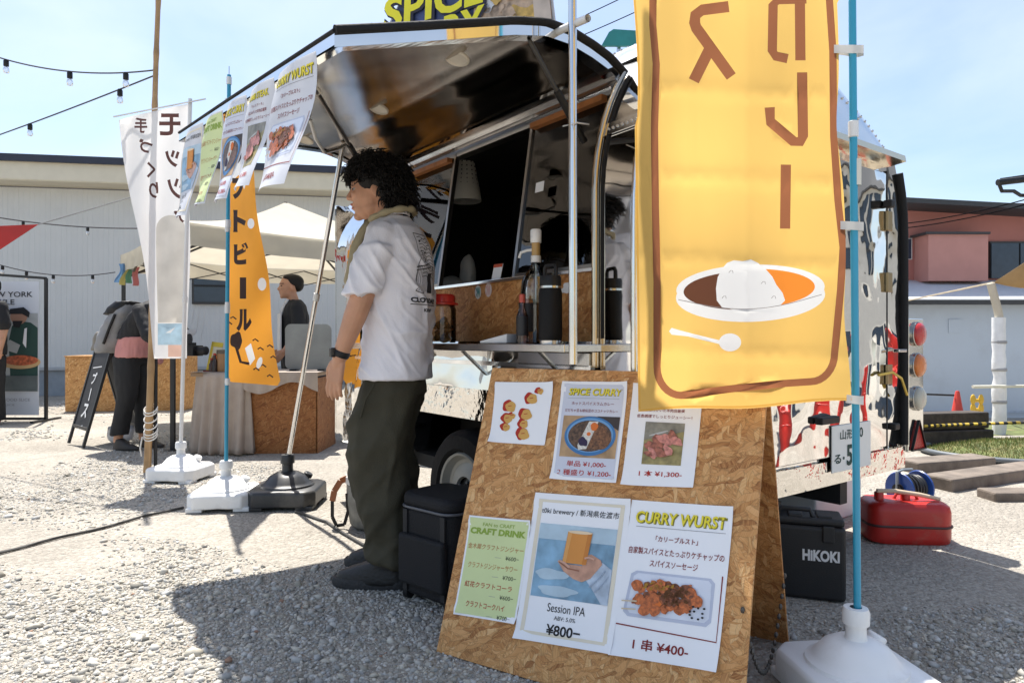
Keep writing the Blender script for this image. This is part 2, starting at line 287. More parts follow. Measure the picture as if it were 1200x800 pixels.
# loose gravel stones lying on the dust
def gravel():
    ph = (1 + 5 ** .5) / 2
    iv = np.array([(-1, ph, 0), (1, ph, 0), (-1, -ph, 0), (1, -ph, 0), (0, -1, ph), (0, 1, ph), (0, -1, -ph), (0, 1, -ph), (ph, 0, -1), (ph, 0, 1), (-ph, 0, -1), (-ph, 0, 1)]); iv = iv / np.linalg.norm(iv[0])
    fc = np.array([(0, 11, 5), (0, 5, 1), (0, 1, 7), (0, 7, 10), (0, 10, 11), (1, 5, 9), (5, 11, 4), (11, 10, 2), (10, 7, 6), (7, 1, 8), (3, 9, 4), (3, 4, 2), (3, 2, 6), (3, 6, 8), (3, 8, 9), (4, 9, 5), (2, 4, 11), (6, 2, 10), (8, 6, 7), (9, 8, 1)])
    rng = np.random.default_rng(5)
    var = []
    for k in range(16):
        v = iv * (1 + rng.uniform(-.42, .38, (12, 1))) * np.array([1, rng.uniform(.6, .95), rng.uniform(.45, .8)]); var.append(v)
    pts = []
    def scatter(n, z0, z1, r0, r1, powr=3.0, sandy=True):
        c = 0
        while c < n:
            u = random.random(); z = math.sqrt(z0 * z0 + u * (z1 * z1 - z0 * z0)); x = random.uniform(-.86, .86) * z
            d = noise.noise(Vector((x * .55, z * .55, 9))) + .5 * noise.noise(Vector((x * 1.7, z * 1.7, 2)))
            if x > .2: d += .0
            if sandy: d += .12 - .42 * smooth01(z, 2.2, 3.1) + .25 * smooth01(x, -.6, -.1) * (1 - smooth01(z, 2.3, 2.9)); d *= 1.3
            if random.random() > .46 + 1.5 * d: continue
            r = r0 + (r1 - r0) * random.random() ** powr
            pts.append((x, z, r)); c += 1
    scatter(46000, 1.55, 3.3, .0022, .0085)
    scatter(3600, 1.55, 3.4, .008, .019, 4)
    scatter(1800, 1.55, 2.7, .006, .017, 2.5)
    scatter(60, 1.6, 4.2, .02, .03, 2)
    scatter(22000, 3.0, 6.5, .004, .011)
    scatter(700, 3.2, 8, .012, .026, 3)
    scatter(5000, 6, 12, .010, .022)
    pts = [p for p in pts if not (p[0] > 3 and p[1] > 6.6)]
    n = len(pts); A = np.array(pts)
    k = rng.integers(0, 16, n); V = np.array(var)[k] * A[:, 2][:, None, None]
    th = rng.uniform(0, 6.28, n); c, s = np.cos(th), np.sin(th)
    X = V[:, :, 0] * c[:, None] - V[:, :, 1] * s[:, None]; Y = V[:, :, 0] * s[:, None] + V[:, :, 1] * c[:, None]
    tz = rng.uniform(-.5, .5, n); Z = V[:, :, 2] + V[:, :, 0] * tz[:, None] * .6
    gzv = np.array([gz(p[0], p[1]) for p in pts])
    W = np.stack([X + A[:, 0][:, None], Y + A[:, 1][:, None], Z + (gzv + A[:, 2] * .10)[:, None]], -1).reshape(-1, 3)
    Fc = (fc[None] + (np.arange(n) * 12)[:, None, None]).reshape(-1, 3)
    me = bpy.data.meshes.new('gravel'); me.vertices.add(len(W)); me.vertices.foreach_set('co', W.ravel())
    me.loops.add(Fc.size); me.loops.foreach_set('vertex_index', Fc.ravel().astype(np.int32)); me.polygons.add(len(Fc))
    me.polygons.foreach_set('loop_start', (np.arange(len(Fc)) * 3).astype(np.int32)); me.update(calc_edges=True)
    base = rng.uniform(.30, .56, n); warm = rng.uniform(.1, 1.3, n)
    dark = rng.random(n) < .10; base[dark] *= .6
    ru = rng.random(n) < .003
    col = np.stack([base * (1 + .05 * warm), base * (1 - .015 * warm), base * (.98 - .13 * warm), np.ones(n)], -1)
    col[ru] = np.array([.32, .20, .14, 1])
    at = me.color_attributes.new('stone_colour', 'FLOAT_COLOR', 'POINT'); at.data.foreach_set('color', np.repeat(col, 12, axis=0).ravel())
    m = bpy.data.materials.new('gravel_stone'); m.use_nodes = True; N = m.node_tree.nodes; b = N['Principled BSDF']; b.inputs['Roughness'].default_value = .9; b.inputs['Specular IOR Level'].default_value = .2
    a = N.new('ShaderNodeVertexColor'); a.layer_name = 'stone_colour'; nz = N.new('ShaderNodeTexNoise'); nz.inputs['Scale'].default_value = 160; nz.inputs['Detail'].default_value = 4
    rr = N.new('ShaderNodeMapRange'); rr.inputs[3].default_value = .75; rr.inputs[4].default_value = 1.2; m.node_tree.links.new(nz.outputs['Fac'], rr.inputs[0])
    mu = N.new('ShaderNodeVectorMath'); mu.operation = 'SCALE'; m.node_tree.links.new(a.outputs['Color'], mu.inputs[0]); m.node_tree.links.new(rr.outputs[0], mu.inputs['Scale']); m.node_tree.links.new(mu.outputs[0], b.inputs['Base Color'])
    me.materials.append(m); o = bpy.data.objects.new('gravel', me); COL.objects.link(o)
    tag(o, 'loose pale grey gravel scattered over the dusty ground', 'gravel', kind='stuff')
gravel()

# ------------------------------------------------------------------ long grey shed behind the tent
SIDING = mat('grey_ribbed_siding', (.53, .545, .545), .5, var=.03, vscale=1.5, dirt=(.38, .38, .36), dirt_amt=.3, dscale=.7)
TRIM_B = mat('beige_fascia', (.60, .56, .45), .6, var=.04)
NAVY = mat('navy_roof_edge', (.02, .025, .045), .5)
def shed():
    A = Vector((-14.5, 10.9, 0)); B = Vector((1.2, 13.4, 0)); d = (B - A).normalized(); Lw = (B - A).length; n = Vector((d.y, -d.x, 0))
    o = thing('shed_building', 'long grey ribbed metal shed with navy roof edge behind the tent', 'building', A, math.atan2(d.y, d.x))
    w = MB(); k = int(Lw / .085); pv = []
    for i in range(k):
        x = i * .085; pv += [(x, -.0), (x + .055, -.0), (x + .062, .0035), (x + .078, .0035)]
    z0, z1 = .45, 3.62
    w.add([(x, y, z) for z in (z0, z1) for x, y in pv], [(i, i + 1, len(pv) + i + 1, len(pv) + i) for i in range(len(pv) - 1)])
    w.build('siding', SIDING, o)
    m = MB(); m.box((Lw / 2, .06, .20), (Lw, .1, .56)); m.build('base_wall', mat('grey_blue_footing', (.25, .28, .31), .8, bump=.2), o)
    m = MB(); m.box((Lw / 2, -.02, .475), (Lw, .05, .05)); m.build('drip_rail', mat('grey_rail', (.35, .37, .39), .5), o)
    m = MB(); m.box((Lw / 2, 2.5, 1.8), (Lw, 4.8, 3.5)); m.build('rear_block', SIDING, o)
    m = MB(); m.box((Lw / 2, -.22, 3.66), (Lw + .4, .5, .03)); m.build('soffit', TRIM_B, o)
    m = MB(); m.box((Lw / 2, -.47, 3.83), (Lw + .4, .03, .34)); m.build('fascia', TRIM_B, o)
    m = MB(); m.prism([(-.55, 3.95), (-.55, 4.07), (5, 4.5), (5, 4.38)], 0, Lw + .5, Matrix.Translation((-.25, 0, 0)) @ Matrix(((0, 0, 1, 0), (1, 0, 0, 0), (0, 1, 0, 0), (0, 0, 0, 1)))); m.build('roof', NAVY, o)
    # dark window between the flags
    f = MB(); xw = 9.35; f.box((xw, -.03, 1.95), (.98, .05, .66)); wf = f.build('window', mat('window_frame_black', (.02, .02, .022), .4), o)
    g = MB(); g.box((xw, -.06, 1.95), (.90, .012, .58)); g.build('pane', mat('dark_pane', (.03, .045, .07), .08), wf)
    g = MB(); g.box((xw, -.075, 1.95), (.90, .02, .03)); g.build('sash_bar', BLACK, wf)
shed()

# ------------------------------------------------------------------ houses beyond the right edge of the yard
PINK = mat('salmon_wall', (.42, .165, .135), .75, var=.05, vscale=2, bump=.1)
PINK2 = mat('light_salmon_wall', (.50, .24, .20), .75, var=.05, vscale=2)
ROOFD = mat('dark_grey_roof', (.035, .037, .04), .6)
PALE = mat('pale_blue_grey_wall', (.47, .53, .60), .7, var=.03, vscale=.6, dirt=(.35, .37, .4), dirt_amt=.3, dscale=.8)
def pink_house():
    z = 21.0; o = thing('salmon_house', 'salmon pink house with flat dark eaves above pale lower wall', 'house', (0, 0, 0))
    def bx(name, m, x0, y0, x1, y1, z0, dz, parent=o, bev=0):
        a, b = P(x0, y0, z0), P(x1, y1, z0); mb = MB(); mb.box(((a.x + b.x) / 2, z0 + dz / 2, (a.z + b.z) / 2), (abs(b.x - a.x), dz, abs(a.z - b.z))); return mb.build(name, m, parent)
    bx('lower_wall', PALE, 990, 356, 1330, 505, z, 6)
    bx('lean_to_eave', ROOFD, 985, 351.5, 1335, 356, z - .5, .6)
    r = MB(); p0, p1 = P(985, 351, z - .5), P(1335, 351, z - .5); q0, q1 = P(985, 329, z + 2.2), P(1335, 329, z + 2.2)
    r.add([p0, p1, q1, q0], [(0, 1, 2, 3)]); r.build('lean_to_roof', mat('pale_corrugated_roof', (.55, .58, .62), .55, var=.04), o, solid=.05)
    bx('upper_wall', PINK, 1000, 238, 1335, 345, z + 2.2, 5)
    bay = bx('bay', PINK2, 1088, 274, 1158, 329, z + 1.4, 1.0); bx('bay_cap', ROOFD, 1085, 271.5, 1161, 274, z + 1.3, 1.2, bay)
    e = MB(); a, b = P(985, 235, z + 1.6), P(1335, 254, z + 1.6); e.bar(a, b, 1.2, .16); e.build('eave', ROOFD, o)
    w = bx('window', mat('window_frame_white', (.7, .7, .7), .4), 1063, 279, 1069, 304, z + 2.15, .1); bx('pane', mat('dark_pane', (.03, .045, .07), .08), 1064.2, 280, 1068, 303, z + 2.12, .03, w)
    w = bx('balcony_window', mat('window_frame_black', (.02, .02, .022), .4), 1160, 283, 1240, 326, z + 2.1, .1); bx('pane', mat('dark_pane', (.03, .045, .07), .08), 1162, 285, 1194, 326, z + 2.06, .03, w); bx('pane', mat('dark_pane', (.03, .045, .07), .08), 1196, 285, 1238, 326, z + 2.06, .03, w)
    bx('wall_hatch', PALE, 1112, 374, 1127, 390, z - .03, .05)
    bx('lower_band', mat('grey_band', (.40, .46, .54), .7), 990, 481, 1330, 484, z - .03, .06)
pink_house()
def near_eave():
    o = thing('neighbour_house', 'dark eave with gutter of a neighbouring house jutting above the yard', 'house', (0, 0, 0))
    z = 13.0; m = MB(); a = P(1172, 212, z); c = P(1290, 195, z); d = P(1172, 226, z)
    m.add([a, c, c + Vector((3, 4, .9)), a + Vector((3, 4, .9))], [(0, 1, 2, 3)]); m.build('roof', ROOFD, o, solid=.1)
    m = MB(); m.tube([P(1169, 214, z - .2), P(1290, 200, z - .2)], .06, 8); m.build('gutter', BLACK, o)
    m = MB(); m.tube([P(1171, 216, z - .2), P(1174, 224, z - .15), P(1188, 224, z), P(1196, 229, z + .1), P(1290, 232, z + .1)], .035, 6); m.build('downpipe', BLACK, o)
    m = MB(); m.box((16.5, 15.2, (P(0, 200, 14).z - 1.4) / 2), (2.0, 3, P(0, 200, 14).z + 1.4)); m.build('wall', PALE, o)
near_eave()

# ------------------------------------------------------------------ timbers, lawn, barrier
TIMBER = mat('dark_sleeper_timber', (.055, .042, .033), .85, var=.4, vscale=9, bump=.6, bscale=30)
TIMB2 = mat('grey_sleeper_timber', (.16, .13, .105), .85, var=.35, vscale=8, bump=.6, bscale=30)
def sleeper(a, b, w, h, z, m, label):
    a, b = Vector(a), Vector(b); d = b - a; mb = MB(); ln = d.length
    k = 8
    for i in range(k):
        pass
    mb.box((0, 0, h / 2), (ln, w, h)); o = mb.build('timber_sleeper', m, bevel=.012); mid = (a + b) / 2
    o.location = (mid.x, mid.y, gz(mid.x, mid.y) - .02 + z); o.rotation_euler = (random.uniform(-.02, .02), random.uniform(-.01, .01), math.atan2(d.y, d.x))
    tag(o, label, 'sleeper', 'timber sleepers by the lawn'); return o
a, b = G(1062, 553), G(1152, 545); sleeper(a, b, .2, .10, 0, TIMB2, 'weathered sleeper on the gravel, farther of the pair used as steps')
a, b = G(1098, 572), G(1215, 556); sleeper(a, b, .2, .10, 0, TIMB2, 'longer weathered sleeper laid as a step just behind the cable reel')
a, b = G(1155, 583), G(1240, 583); sleeper(a, b, .17, .07, 0, TIMB2, 'short low timber half sunk in the gravel beside the red can')
a, b = G(1052, 524), G(1153, 519); sleeper(a, b, .2, .16, 0, TIMBER, 'dark sleeper at the bottom of the stacked planter edge')
sleeper(a + Vector((0, .03, 0)), b + Vector((-.02, .03, 0)), .2, .15, .165, TIMBER, 'dark sleeper on top of the stacked planter edge')
def lawn():
    c = G(1235, 533); rx, ry = 1.02, .62
    GR = mat('short_lawn', (.10, .12, .035), .9, var=.45, vscale=7, bump=.5, bscale=120, dirt=(.26, .21, .09), dirt_amt=.8, dscale=3)
    m = MB(); 
    def fn(u, v):
        t = u * 2 * math.pi; r = v; x = c.x + rx * r * math.cos(t); y = c.y + ry * r * math.sin(t)
        return (x, y, gz(c.x, c.y) + .012 + .10 * (1 - r * r))
    m.grid(fn, 48, 14); tag(m.build('lawn_mound', GR, smooth=180), kind='structure')
    e = MB(); e.tube([(c.x + rx * 1.02 * math.cos(t), c.y + ry * 1.02 * math.sin(t), gz(c.x, c.y) + .03) for t in np.linspace(0, 2 * math.pi, 60)], .022, 8)
    tag(e.build('lawn_edging', mat('grey_hose', (.12, .135, .15), .5), smooth=60), 'grey rubber edging curving round the small lawn', 'edging')
    gb = MB()
    for i in range(9000):
        t = random.uniform(0, 6.283); r = math.sqrt(random.random()) * .99; x = c.x + rx * r * math.cos(t); y = c.y + ry * r * math.sin(t); z = gz(c.x, c.y) + .012 + .10 * (1 - r * r)
        a = random.uniform(0, 6.28); h = random.uniform(.012, .035); w = .003; lx, ly = random.uniform(-.012, .012), random.uniform(-.012, .012)
        gb.mi = random.choice((0, 0, 1)); gb.add([(x - w * math.cos(a), y - w * math.sin(a), z), (x + w * math.cos(a), y + w * math.sin(a), z), (x + lx, y + ly, z + h)], [(0, 1, 2)])
    tag(gb.build('lawn_grass', [mat('grass_green', (.11, .15, .035), .7, trans=.3), mat('grass_straw', (.34, .28, .12), .8, trans=.3)]), 'short patchy grass on the little mound', 'grass', kind='stuff')
    # a strip of turf farther back along the barrier
    m = MB(); a, b = G(1150, 500), G(1320, 497); m.add([(a.x, a.y - .1, gz(a.x, a.y) + .02), (b.x + 2, b.y - .2, .0), (b.x + 2, b.y + 1.3, -.12), (a.x, a.y + 1.0, -.10)], [(0, 1, 2, 3)]); tag(m.build('turf_strip', GR), kind='structure')
lawn()
def barrier():
    YEL = mat('yellow_plastic', (.62, .38, .03), .45)
    b = G(1145, 499); z0 = gz(b.x, b.y)
    o = thing('barrier_post', 'yellow moulded barrier post with stacked rounded links', 'barrier post', (b.x, b.y, z0))
    for s in (-1, 1):
        m = MB()
        for k in range(5):
            m.ell((s * .045, 0, .05 + .1 * k), (.03, .02, .06))
        m.build('side', YEL, o, smooth=180)
    for k in range(5):
        m = MB(); m.ell((0, 0, .02 + .105 * k), (.05, .016, .02)); m.build('rung', YEL, o, smooth=180)
    m = MB(); m.tube([P(1140, 453, b.y), P(1300, 451, b.y + .5)], .018, 10); tag(m.build('barrier_rail', mat('cream_pipe', (.65, .62, .5), .4), smooth=60), 'cream pipe rail resting on the yellow barrier post', 'rail')
    c = Vector(((1122 - 600) / F * 8.6, 8.6, 0)); zc = gz(c.x, c.y)
    RC = mat('cone_red', (.55, .045, .03), .5)
    o = thing('traffic_cone', 'small red traffic cone behind the dark timbers', 'traffic cone', (c.x, c.y, zc))
    m = MB(); m.lathe([(.10, .03), (.09, .06), (.025, .46), (.018, .475), (0, .478)], 20); m.build('cone', RC, o, smooth=50)
    m = MB(); m.box((0, 0, .015), (.28, .28, .03)); m.build('base_plate', RC, o, bevel=.01)
    m = MB(); ps = [P(1040, 461, 8.7), P(1080, 461.5, 8.66), P(1118, 463, 8.6)]
    m.tube(ps, .012, 8); tag(m.build('cone_bar', BLACK, smooth=60), 'thin dark bar running from the red cone behind the trailer', 'bar')
    # black and yellow rope in front of the timbers
    RB = mat('rope_black', (.02, .02, .02), .8); m = MB(); pa = [P(1083, 499, 6.1), P(1130, 497, 6.15), P(1200, 495, 6.2), P(1300, 489, 6.3)]
    fine = []
    for i in range(3):
        for k in range(14): fine.append(pa[i].lerp(pa[i + 1], k / 14))
    for i in range(len(fine) - 1):
        m.mi = i % 2; m.tube([fine[i], fine[i + 1]], .014, 6)
    tag(m.build('striped_rope', [mat('rope_yellow', (.6, .42, .06), .7), RB], smooth=60), 'black and yellow striped rope strung before the dark timbers', 'rope')
barrier()
def white_pillar():
    p = G(1171, 496); z0 = gz(p.x, p.y); z = p.y
    o = thing('wrapped_post', 'post wrapped in white plastic holding up the tan shade sail', 'post', (p.x, p.y, z0))
    W = mat('white_wrap', (.72, .73, .74), .5, bump=.4, bscale=20)
    h1 = P(0, 372, z).z - z0; h2 = P(0, 332, z).z - z0
    m = MB(); k = 14; m.tube([(random.uniform(-.008, .008), 0, h1 * i / k) for i in range(k + 1)], [.068 + random.uniform(-.008, .008) for _ in range(k + 1)], 12); m.build('wrap', W, o, smooth=60)
    m = MB(); m.tube([(0, 0, h1), (-.02, 0, h1 + .1), (-.10, 0, h2)], [.045, .045, .045], 10); m.build('top_pipe', mat('tan_pipe', (.5, .45, .36), .5), o, smooth=60)
    for q in (.28, .55, .78):
        m = MB(); m.lathe([(.074, h1 * q), (.078, h1 * q + .01), (.078, h1 * q + .025), (.074, h1 * q + .035)], 14, cap=False); m.build('tie', mat('grey_tie', (.3, .3, .3), .6), o, smooth=60)
    m = MB(); A, B, C_ = P(1164, 331, z), P(1262, 268, z - .8), P(1262, 345, z - .2)
    def fn(u, v):
        q = A.lerp(B, u).lerp(A.lerp(C_, u), v); q = q.copy(); q.z -= .12 * math.sin(math.pi * u) * math.sin(math.pi * v); return q
    m.grid(fn, 12, 12); tag(m.build('shade_sail', mat('tan_shade_cloth', (.42, .29, .15), .85, trans=.3, bump=.2), smooth=180, solid=.004), 'tan shade sail stretched from the white wrapped post', 'shade sail')
    m = MB(); m.tube([P(1164, 331, z), P(1064, 352, z + 4)], .012, 5); tag(m.build('sail_guy_rope', mat('tan_rope', (.5, .42, .3), .8)), 'tan guy rope running from the shade sail post', 'rope')
white_pillar()

# overhead wires
def wire(a, b, sag, r, label):
    m = MB(); n = 18; ps = []
    for i in range(n + 1):
        q = a.lerp(b, i / n); q.z -= sag * 4 * (i / n) * (1 - i / n); ps.append(q)
    m.tube(ps, r, 5); tag(m.build('overhead_wire', mat('wire_black', (.01, .01, .012), 1, spec=0)), label, 'wire', 'overhead wires')
wire(P(560, 70, 26), P(800, -38, 24), .15, .018, 'topmost thin overhead wire above the trailer roof')
wire(P(560, 88, 26), P(800, -12, 24), .15, .018, 'middle overhead wire above the trailer roof')
wire(P(560, 108, 26), P(800, 16, 24), .15, .018, 'lowest overhead wire above the trailer roof')
wire(P(1000, 266, 20), P(1260, 217, 14), .2, .014, 'upper cable strung from the dark eave past the salmon house')
wire(P(1000, 271, 20), P(1260, 223, 14), .2, .014, 'lower cable strung from the dark eave past the salmon house')
# ------------------------------------------------------------------ printed matter: lettering and flat artwork
_gc = {}
def glyphs(s, bold=0.0):
    k = (s, bold)
    if k not in _gc:
        cu = bpy.data.curves.new('t', 'FONT'); cu.body = s; cu.size = 1; cu.offset = bold; cu.resolution_u = 3
        ob = bpy.data.objects.new('t', cu); COL.objects.link(ob)
        dg = bpy.context.evaluated_depsgraph_get(); me = bpy.data.meshes.new_from_object(ob.evaluated_get(dg))
        v = [(p.co.x, p.co.y) for p in me.vertices]; f = [tuple(p.vertices) for p in me.polygons]
        bpy.data.objects.remove(ob); bpy.data.curves.remove(cu); bpy.data.meshes.remove(me); _gc[k] = (v, f)
    return _gc[k]

class Art:
    """flat artwork in x right / y down units, grouped by (name, material, layer)"""
    def __init__(s): s.e = {}
    def add(s, name, m, layer, vs, fs):
        V, Fc = s.e.setdefault((name, m.name, layer), ([], [])); MATS.setdefault(m.name, m); o = len(V)
        V += [tuple(v) for v in vs]; Fc += [tuple(i + o for i in f) for f in fs]
    def poly(s, pts, m, layer=1, name='picture'): s.add(name, m, layer, pts, [tuple(range(len(pts)))])
    def rect(s, x0, y0, x1, y1, m, layer=1, name='picture'): s.poly([(x0, y0), (x1, y0), (x1, y1), (x0, y1)], m, layer, name)
    def ell(s, cx, cy, rx, ry, m, layer=1, name='picture', rot=0, n=26, a0=0, a1=2 * math.pi, wob=0):
        ps = []
        for i in range(n):
            t = a0 + (a1 - a0) * i / (n if a1 - a0 > 6.28 else n - 1); q = 1 + wob * math.sin(3 * t + cx * 90) + wob * .7 * math.sin(5 * t + cy * 70); x, y = rx * q * math.cos(t), ry * q * math.sin(t)
            ps.append((cx + x * math.cos(rot) - y * math.sin(rot), cy + x * math.sin(rot) + y * math.cos(rot)))
        s.poly(ps, m, layer, name)
    def line(s, pts, w, m, layer=1, name='picture', closed=False):
        P_ = [Vector(p).to_2d() for p in pts]; n = len(P_); vs = []
        for i in range(n):
            a = P_[(i - 1) % n] if (closed or i > 0) else P_[i]; b = P_[(i + 1) % n] if (closed or i < n - 1) else P_[i]
            d = (b - a); d = d.normalized() if d.length > 1e-9 else Vector((1, 0)); nn = Vector((-d.y, d.x)) * w / 2; vs += [P_[i] + nn, P_[i] - nn]
        k = n if closed else n - 1
        s.add(name, m, layer, vs, [(2 * i, 2 * ((i + 1) % n), 2 * ((i + 1) % n) + 1, 2 * i + 1) for i in range(k)])
    def text(s, t, x, y, h, m, w=None, bold=.0, shear=0, align='c', layer=2, name='lettering', mirror=False, rot=0, maxw=None):
        """box of height h whose centre line is y; w stretches to a given width"""
        v, f = glyphs(t, bold)
        if not v: return
        x0 = min(p[0] for p in v); x1 = max(p[0] for p in v); y0 = min(p[1] for p in v); y1 = max(p[1] for p in v)
        k = h / (y1 - y0); kx = (w / (x1 - x0)) if w else k
        if maxw and (x1 - x0) * kx > maxw: kx = maxw / (x1 - x0)
        W = (x1 - x0) * kx; ox = {'c': -W / 2, 'l': 0, 'r': -W}[align]; vs = []
        for p in v:
            a, b = (p[0] - x0) * kx + ox, -((p[1] - y0) * k - h / 2); a += -b * shear
            if mirror: a = -a
            if rot: a, b = a * math.cos(rot) - b * math.sin(rot), a * math.sin(rot) + b * math.cos(rot)
            vs.append((x + a, y + b))
        s.add(name, m, layer, vs, f)
    def emit(s, parent, fn, cut=None, only_name=None):
        for (name, mn, layer), (V, Fc) in s.e.items():
            bm = bmesh.new(); bv = [bm.verts.new((a, b, 0)) for a, b in V]
            for f in Fc:
                try: bm.faces.new([bv[i] for i in f])
                except ValueError: pass
            if cut:
                for ax, vals in enumerate(cut):
                    for c in vals:
                        co = (c, 0, 0) if ax == 0 else (0, c, 0); no = (1, 0, 0) if ax == 0 else (0, 1, 0)
                        bmesh.ops.bisect_plane(bm, geom=bm.verts[:] + bm.edges[:] + bm.faces[:], dist=1e-7, plane_co=co, plane_no=no)
            for v in bm.verts: v.co = Vector(fn(v.co.x, v.co.y, layer))
            me = bpy.data.meshes.new(name); bm.to_mesh(me); bm.free(); me.materials.append(MATS[mn])
            o = bpy.data.objects.new(name, me); COL.objects.link(o); o.parent = parent

def dye(art, parent, outline, cloth, fn, step):
    """print dyed into the cloth: the sheet is cut along the artwork so nothing overlaps"""
    from mathutils.geometry import delaunay_2d_cdt
    if sum(outline[i][0] * outline[i - 1][1] - outline[i - 1][0] * outline[i][1] for i in range(len(outline))) > 0: outline = outline[::-1]
    vs = [Vector(p).to_2d() for p in outline]; fs = [list(range(len(outline)))]; own = [('cloth', cloth.name, -1)]
    for key, (V, Fc) in art.e.items():
        for f in Fc:
            o = len(vs); pts = [Vector(V[i]).to_2d() for i in f]
            ar = sum(pts[i].x * pts[i - 1].y - pts[i - 1].x * pts[i].y for i in range(len(pts)))
            if abs(ar) < 1e-4: continue
            if ar > 0: pts = pts[::-1]
            vs += pts; fs.append(list(range(o, o + len(pts)))); own.append(key)
    x0, x1 = min(p[0] for p in outline), max(p[0] for p in outline); y0, y1 = min(p[1] for p in outline), max(p[1] for p in outline)
    for x in np.arange(x0 + step[0] / 2, x1, step[0]):
        for y in np.arange(y0 + step[1] / 2, y1, step[1]): vs.append(Vector((float(x) + .13 * math.sin(y * 7.1), float(y) + .17 * math.sin(x * 5.3))))
    vc, _, fo, _, _, of = delaunay_2d_cdt(vs, [], fs, 0, 1e-3)
    groups = {}
    for f, og in zip(fo, of):
        if 0 not in og: continue
        k = max((own[i] for i in og), key=lambda q: q[2]); groups.setdefault((k[0], k[1]), []).append(f)
    P3 = [Vector(fn(v.x, v.y, 0)) for v in vc]
    nrm = [Vector((0, 0, 0)) for _ in P3]
    for f in fo:
        n_ = (P3[f[1]] - P3[f[0]]).cross(P3[f[2]] - P3[f[0]])
        for i in f: nrm[i] += n_
    for (name, mn), fl in groups.items():
        idx = {}; m = MB()
        for f in fl:
            for i in f:
                if i not in idx: idx[i] = len(m.v); m.v.append(tuple(P3[i]))
            m.f.append(tuple(idx[i] for i in f)); m.m.append(0)
        o = m.build(name, MATS[mn], parent, smooth=180)
        no = [None] * len(m.v)
        for i, j in idx.items(): no[j] = tuple(nrm[i].normalized() if nrm[i].length > 0 else Vector((0, -1, 0)))
        o.data.normals_split_custom_set_from_vertices(no)

RED = flat('maroon', (.22, .018, .016)); REDB = flat('red', (.42, .03, .02)); INK = flat('black', (.02, .02, .022)); GREY = flat('grey', (.3, .3, .32))
YELT = flat('title_yellow', (.78, .66, .05)); OLIVE = flat('title_shadow', (.22, .20, .03)); LAV = flat('lavender', (.60, .63, .73)); CREAM = flat('cream', (.74, .68, .55))
LIME = flat('lime', (.62, .70, .36)); GREEN = flat('green', (.26, .38, .06)); WOODP = mat('print_wood', (.42, .27, .14), .5, var=.35, vscale=20)
CURRY = mat('print_curry', (.10, .055, .03), .5, var=.7, vscale=130); CURRY2 = mat('print_curry_brown', (.17, .075, .03), .5, var=.7, vscale=140); BLUED = flat('dish_blue', (.06, .19, .42)); BLUED2 = flat('dish_blue_light', (.16, .34, .6))
RICE = mat('print_rice', (.62, .60, .55), .5, var=.25, vscale=160); ORNG = flat('orange', (.66, .17, .04)); SKYP = mat('print_sea', (.20, .36, .50), .45, var=.45, vscale=14); SKYP2 = mat('print_sky', (.42, .55, .64), .45, var=.15, vscale=14)
AMBER = flat('amber', (.66, .28, .07)); AMBER2 = flat('amber_foam', (.78, .62, .42)); SKINP = mat('print_skin', (.52, .28, .19), .5, var=.2, vscale=40); SLEEVE = mat('print_sleeve', (.42, .50, .60), .5, var=.25, vscale=30)
MEAT = mat('print_meat', (.32, .11, .07), .5, var=.6, vscale=90); MEATP = mat('print_meat_pink', (.55, .22, .18), .5, var=.4, vscale=90); BOARD_P = mat('print_olive', (.30, .25, .10), .5, var=.35, vscale=50); GREYP = mat('print_greywood', (.22, .21, .17), .5, var=.4, vscale=30)
TRAY = mat('print_tray', (.66, .70, .80), .4, var=.06, vscale=12); TRAY2 = flat('tray_rim', (.50, .54, .66)); SAUS = mat('print_sausage', (.46, .12, .03), .5, var=.5, vscale=120); SAUS2 = mat('print_sausage_dark', (.20, .06, .02), .5, var=.6, vscale=120); GOLD = flat('gold', (.62, .36, .10))

def art_curry(a, H):
    a.rect(.045, .045, .955, H - .045, LAV, 1, 'panel')
    a.text('SPICE CURRY', .535, .165, .105, OLIVE, w=.80, bold=.045, shear=.12, layer=2); a.text('SPICE CURRY', .528, .158, .105, YELT, w=.80, bold=.02, shear=.12, layer=3)
    a.line([(.12, .255), (.9, .255)], .004, GREY, 2)
    a.text('ホットスパイスラムカレー', .51, .335, .05, RED, w=.64, bold=.008); a.text('だだちゃ豆＆秘伝豆のココナッツカレー', .5, .44, .048, RED, w=.80, bold=.008)
    y0, y1 = .52, 1.12; a.rect(.09, y0, .94, y1, WOODP, 2); a.poly([(.60, y0), (.94, y0), (.94, y0 + .2)], flat('dark_cloth', (.06, .05, .05)), 3)
    cx, cy = .525, .81; a.ell(cx, cy, .385, .285, BLUED, 4, n=40); a.ell(cx, cy - .01, .35, .25, BLUED2, 5, n=40); a.ell(cx, cy, .325, .225, CURRY, 6, n=40)
    a.ell(cx + .1, cy + .03, .23, .17, CURRY2, 7, wob=.06); a.poly([(.50, .60), (.64, .60), (.50, 1.0), (.38, 1.02), (.36, .95)], RICE, 8)
    a.ell(.585, .675, .055, .06, ORNG, 9, wob=.05); a.ell(.515, .785, .05, .045, flat('egg_white', (.72, .66, .6)), 9); a.ell(.515, .785, .03, .028, ORNG, 10); a.ell(.44, .90, .075, .06, flat('eggplant', (.04, .03, .07)), 9, rot=.6, wob=.1)
    a.text('単品 ¥1,000-', .52, 1.215, .085, REDB, bold=.012, w=.60); a.text('2 種盛り ¥1,200-', .5, 1.34, .088, REDB, bold=.010, w=.82)
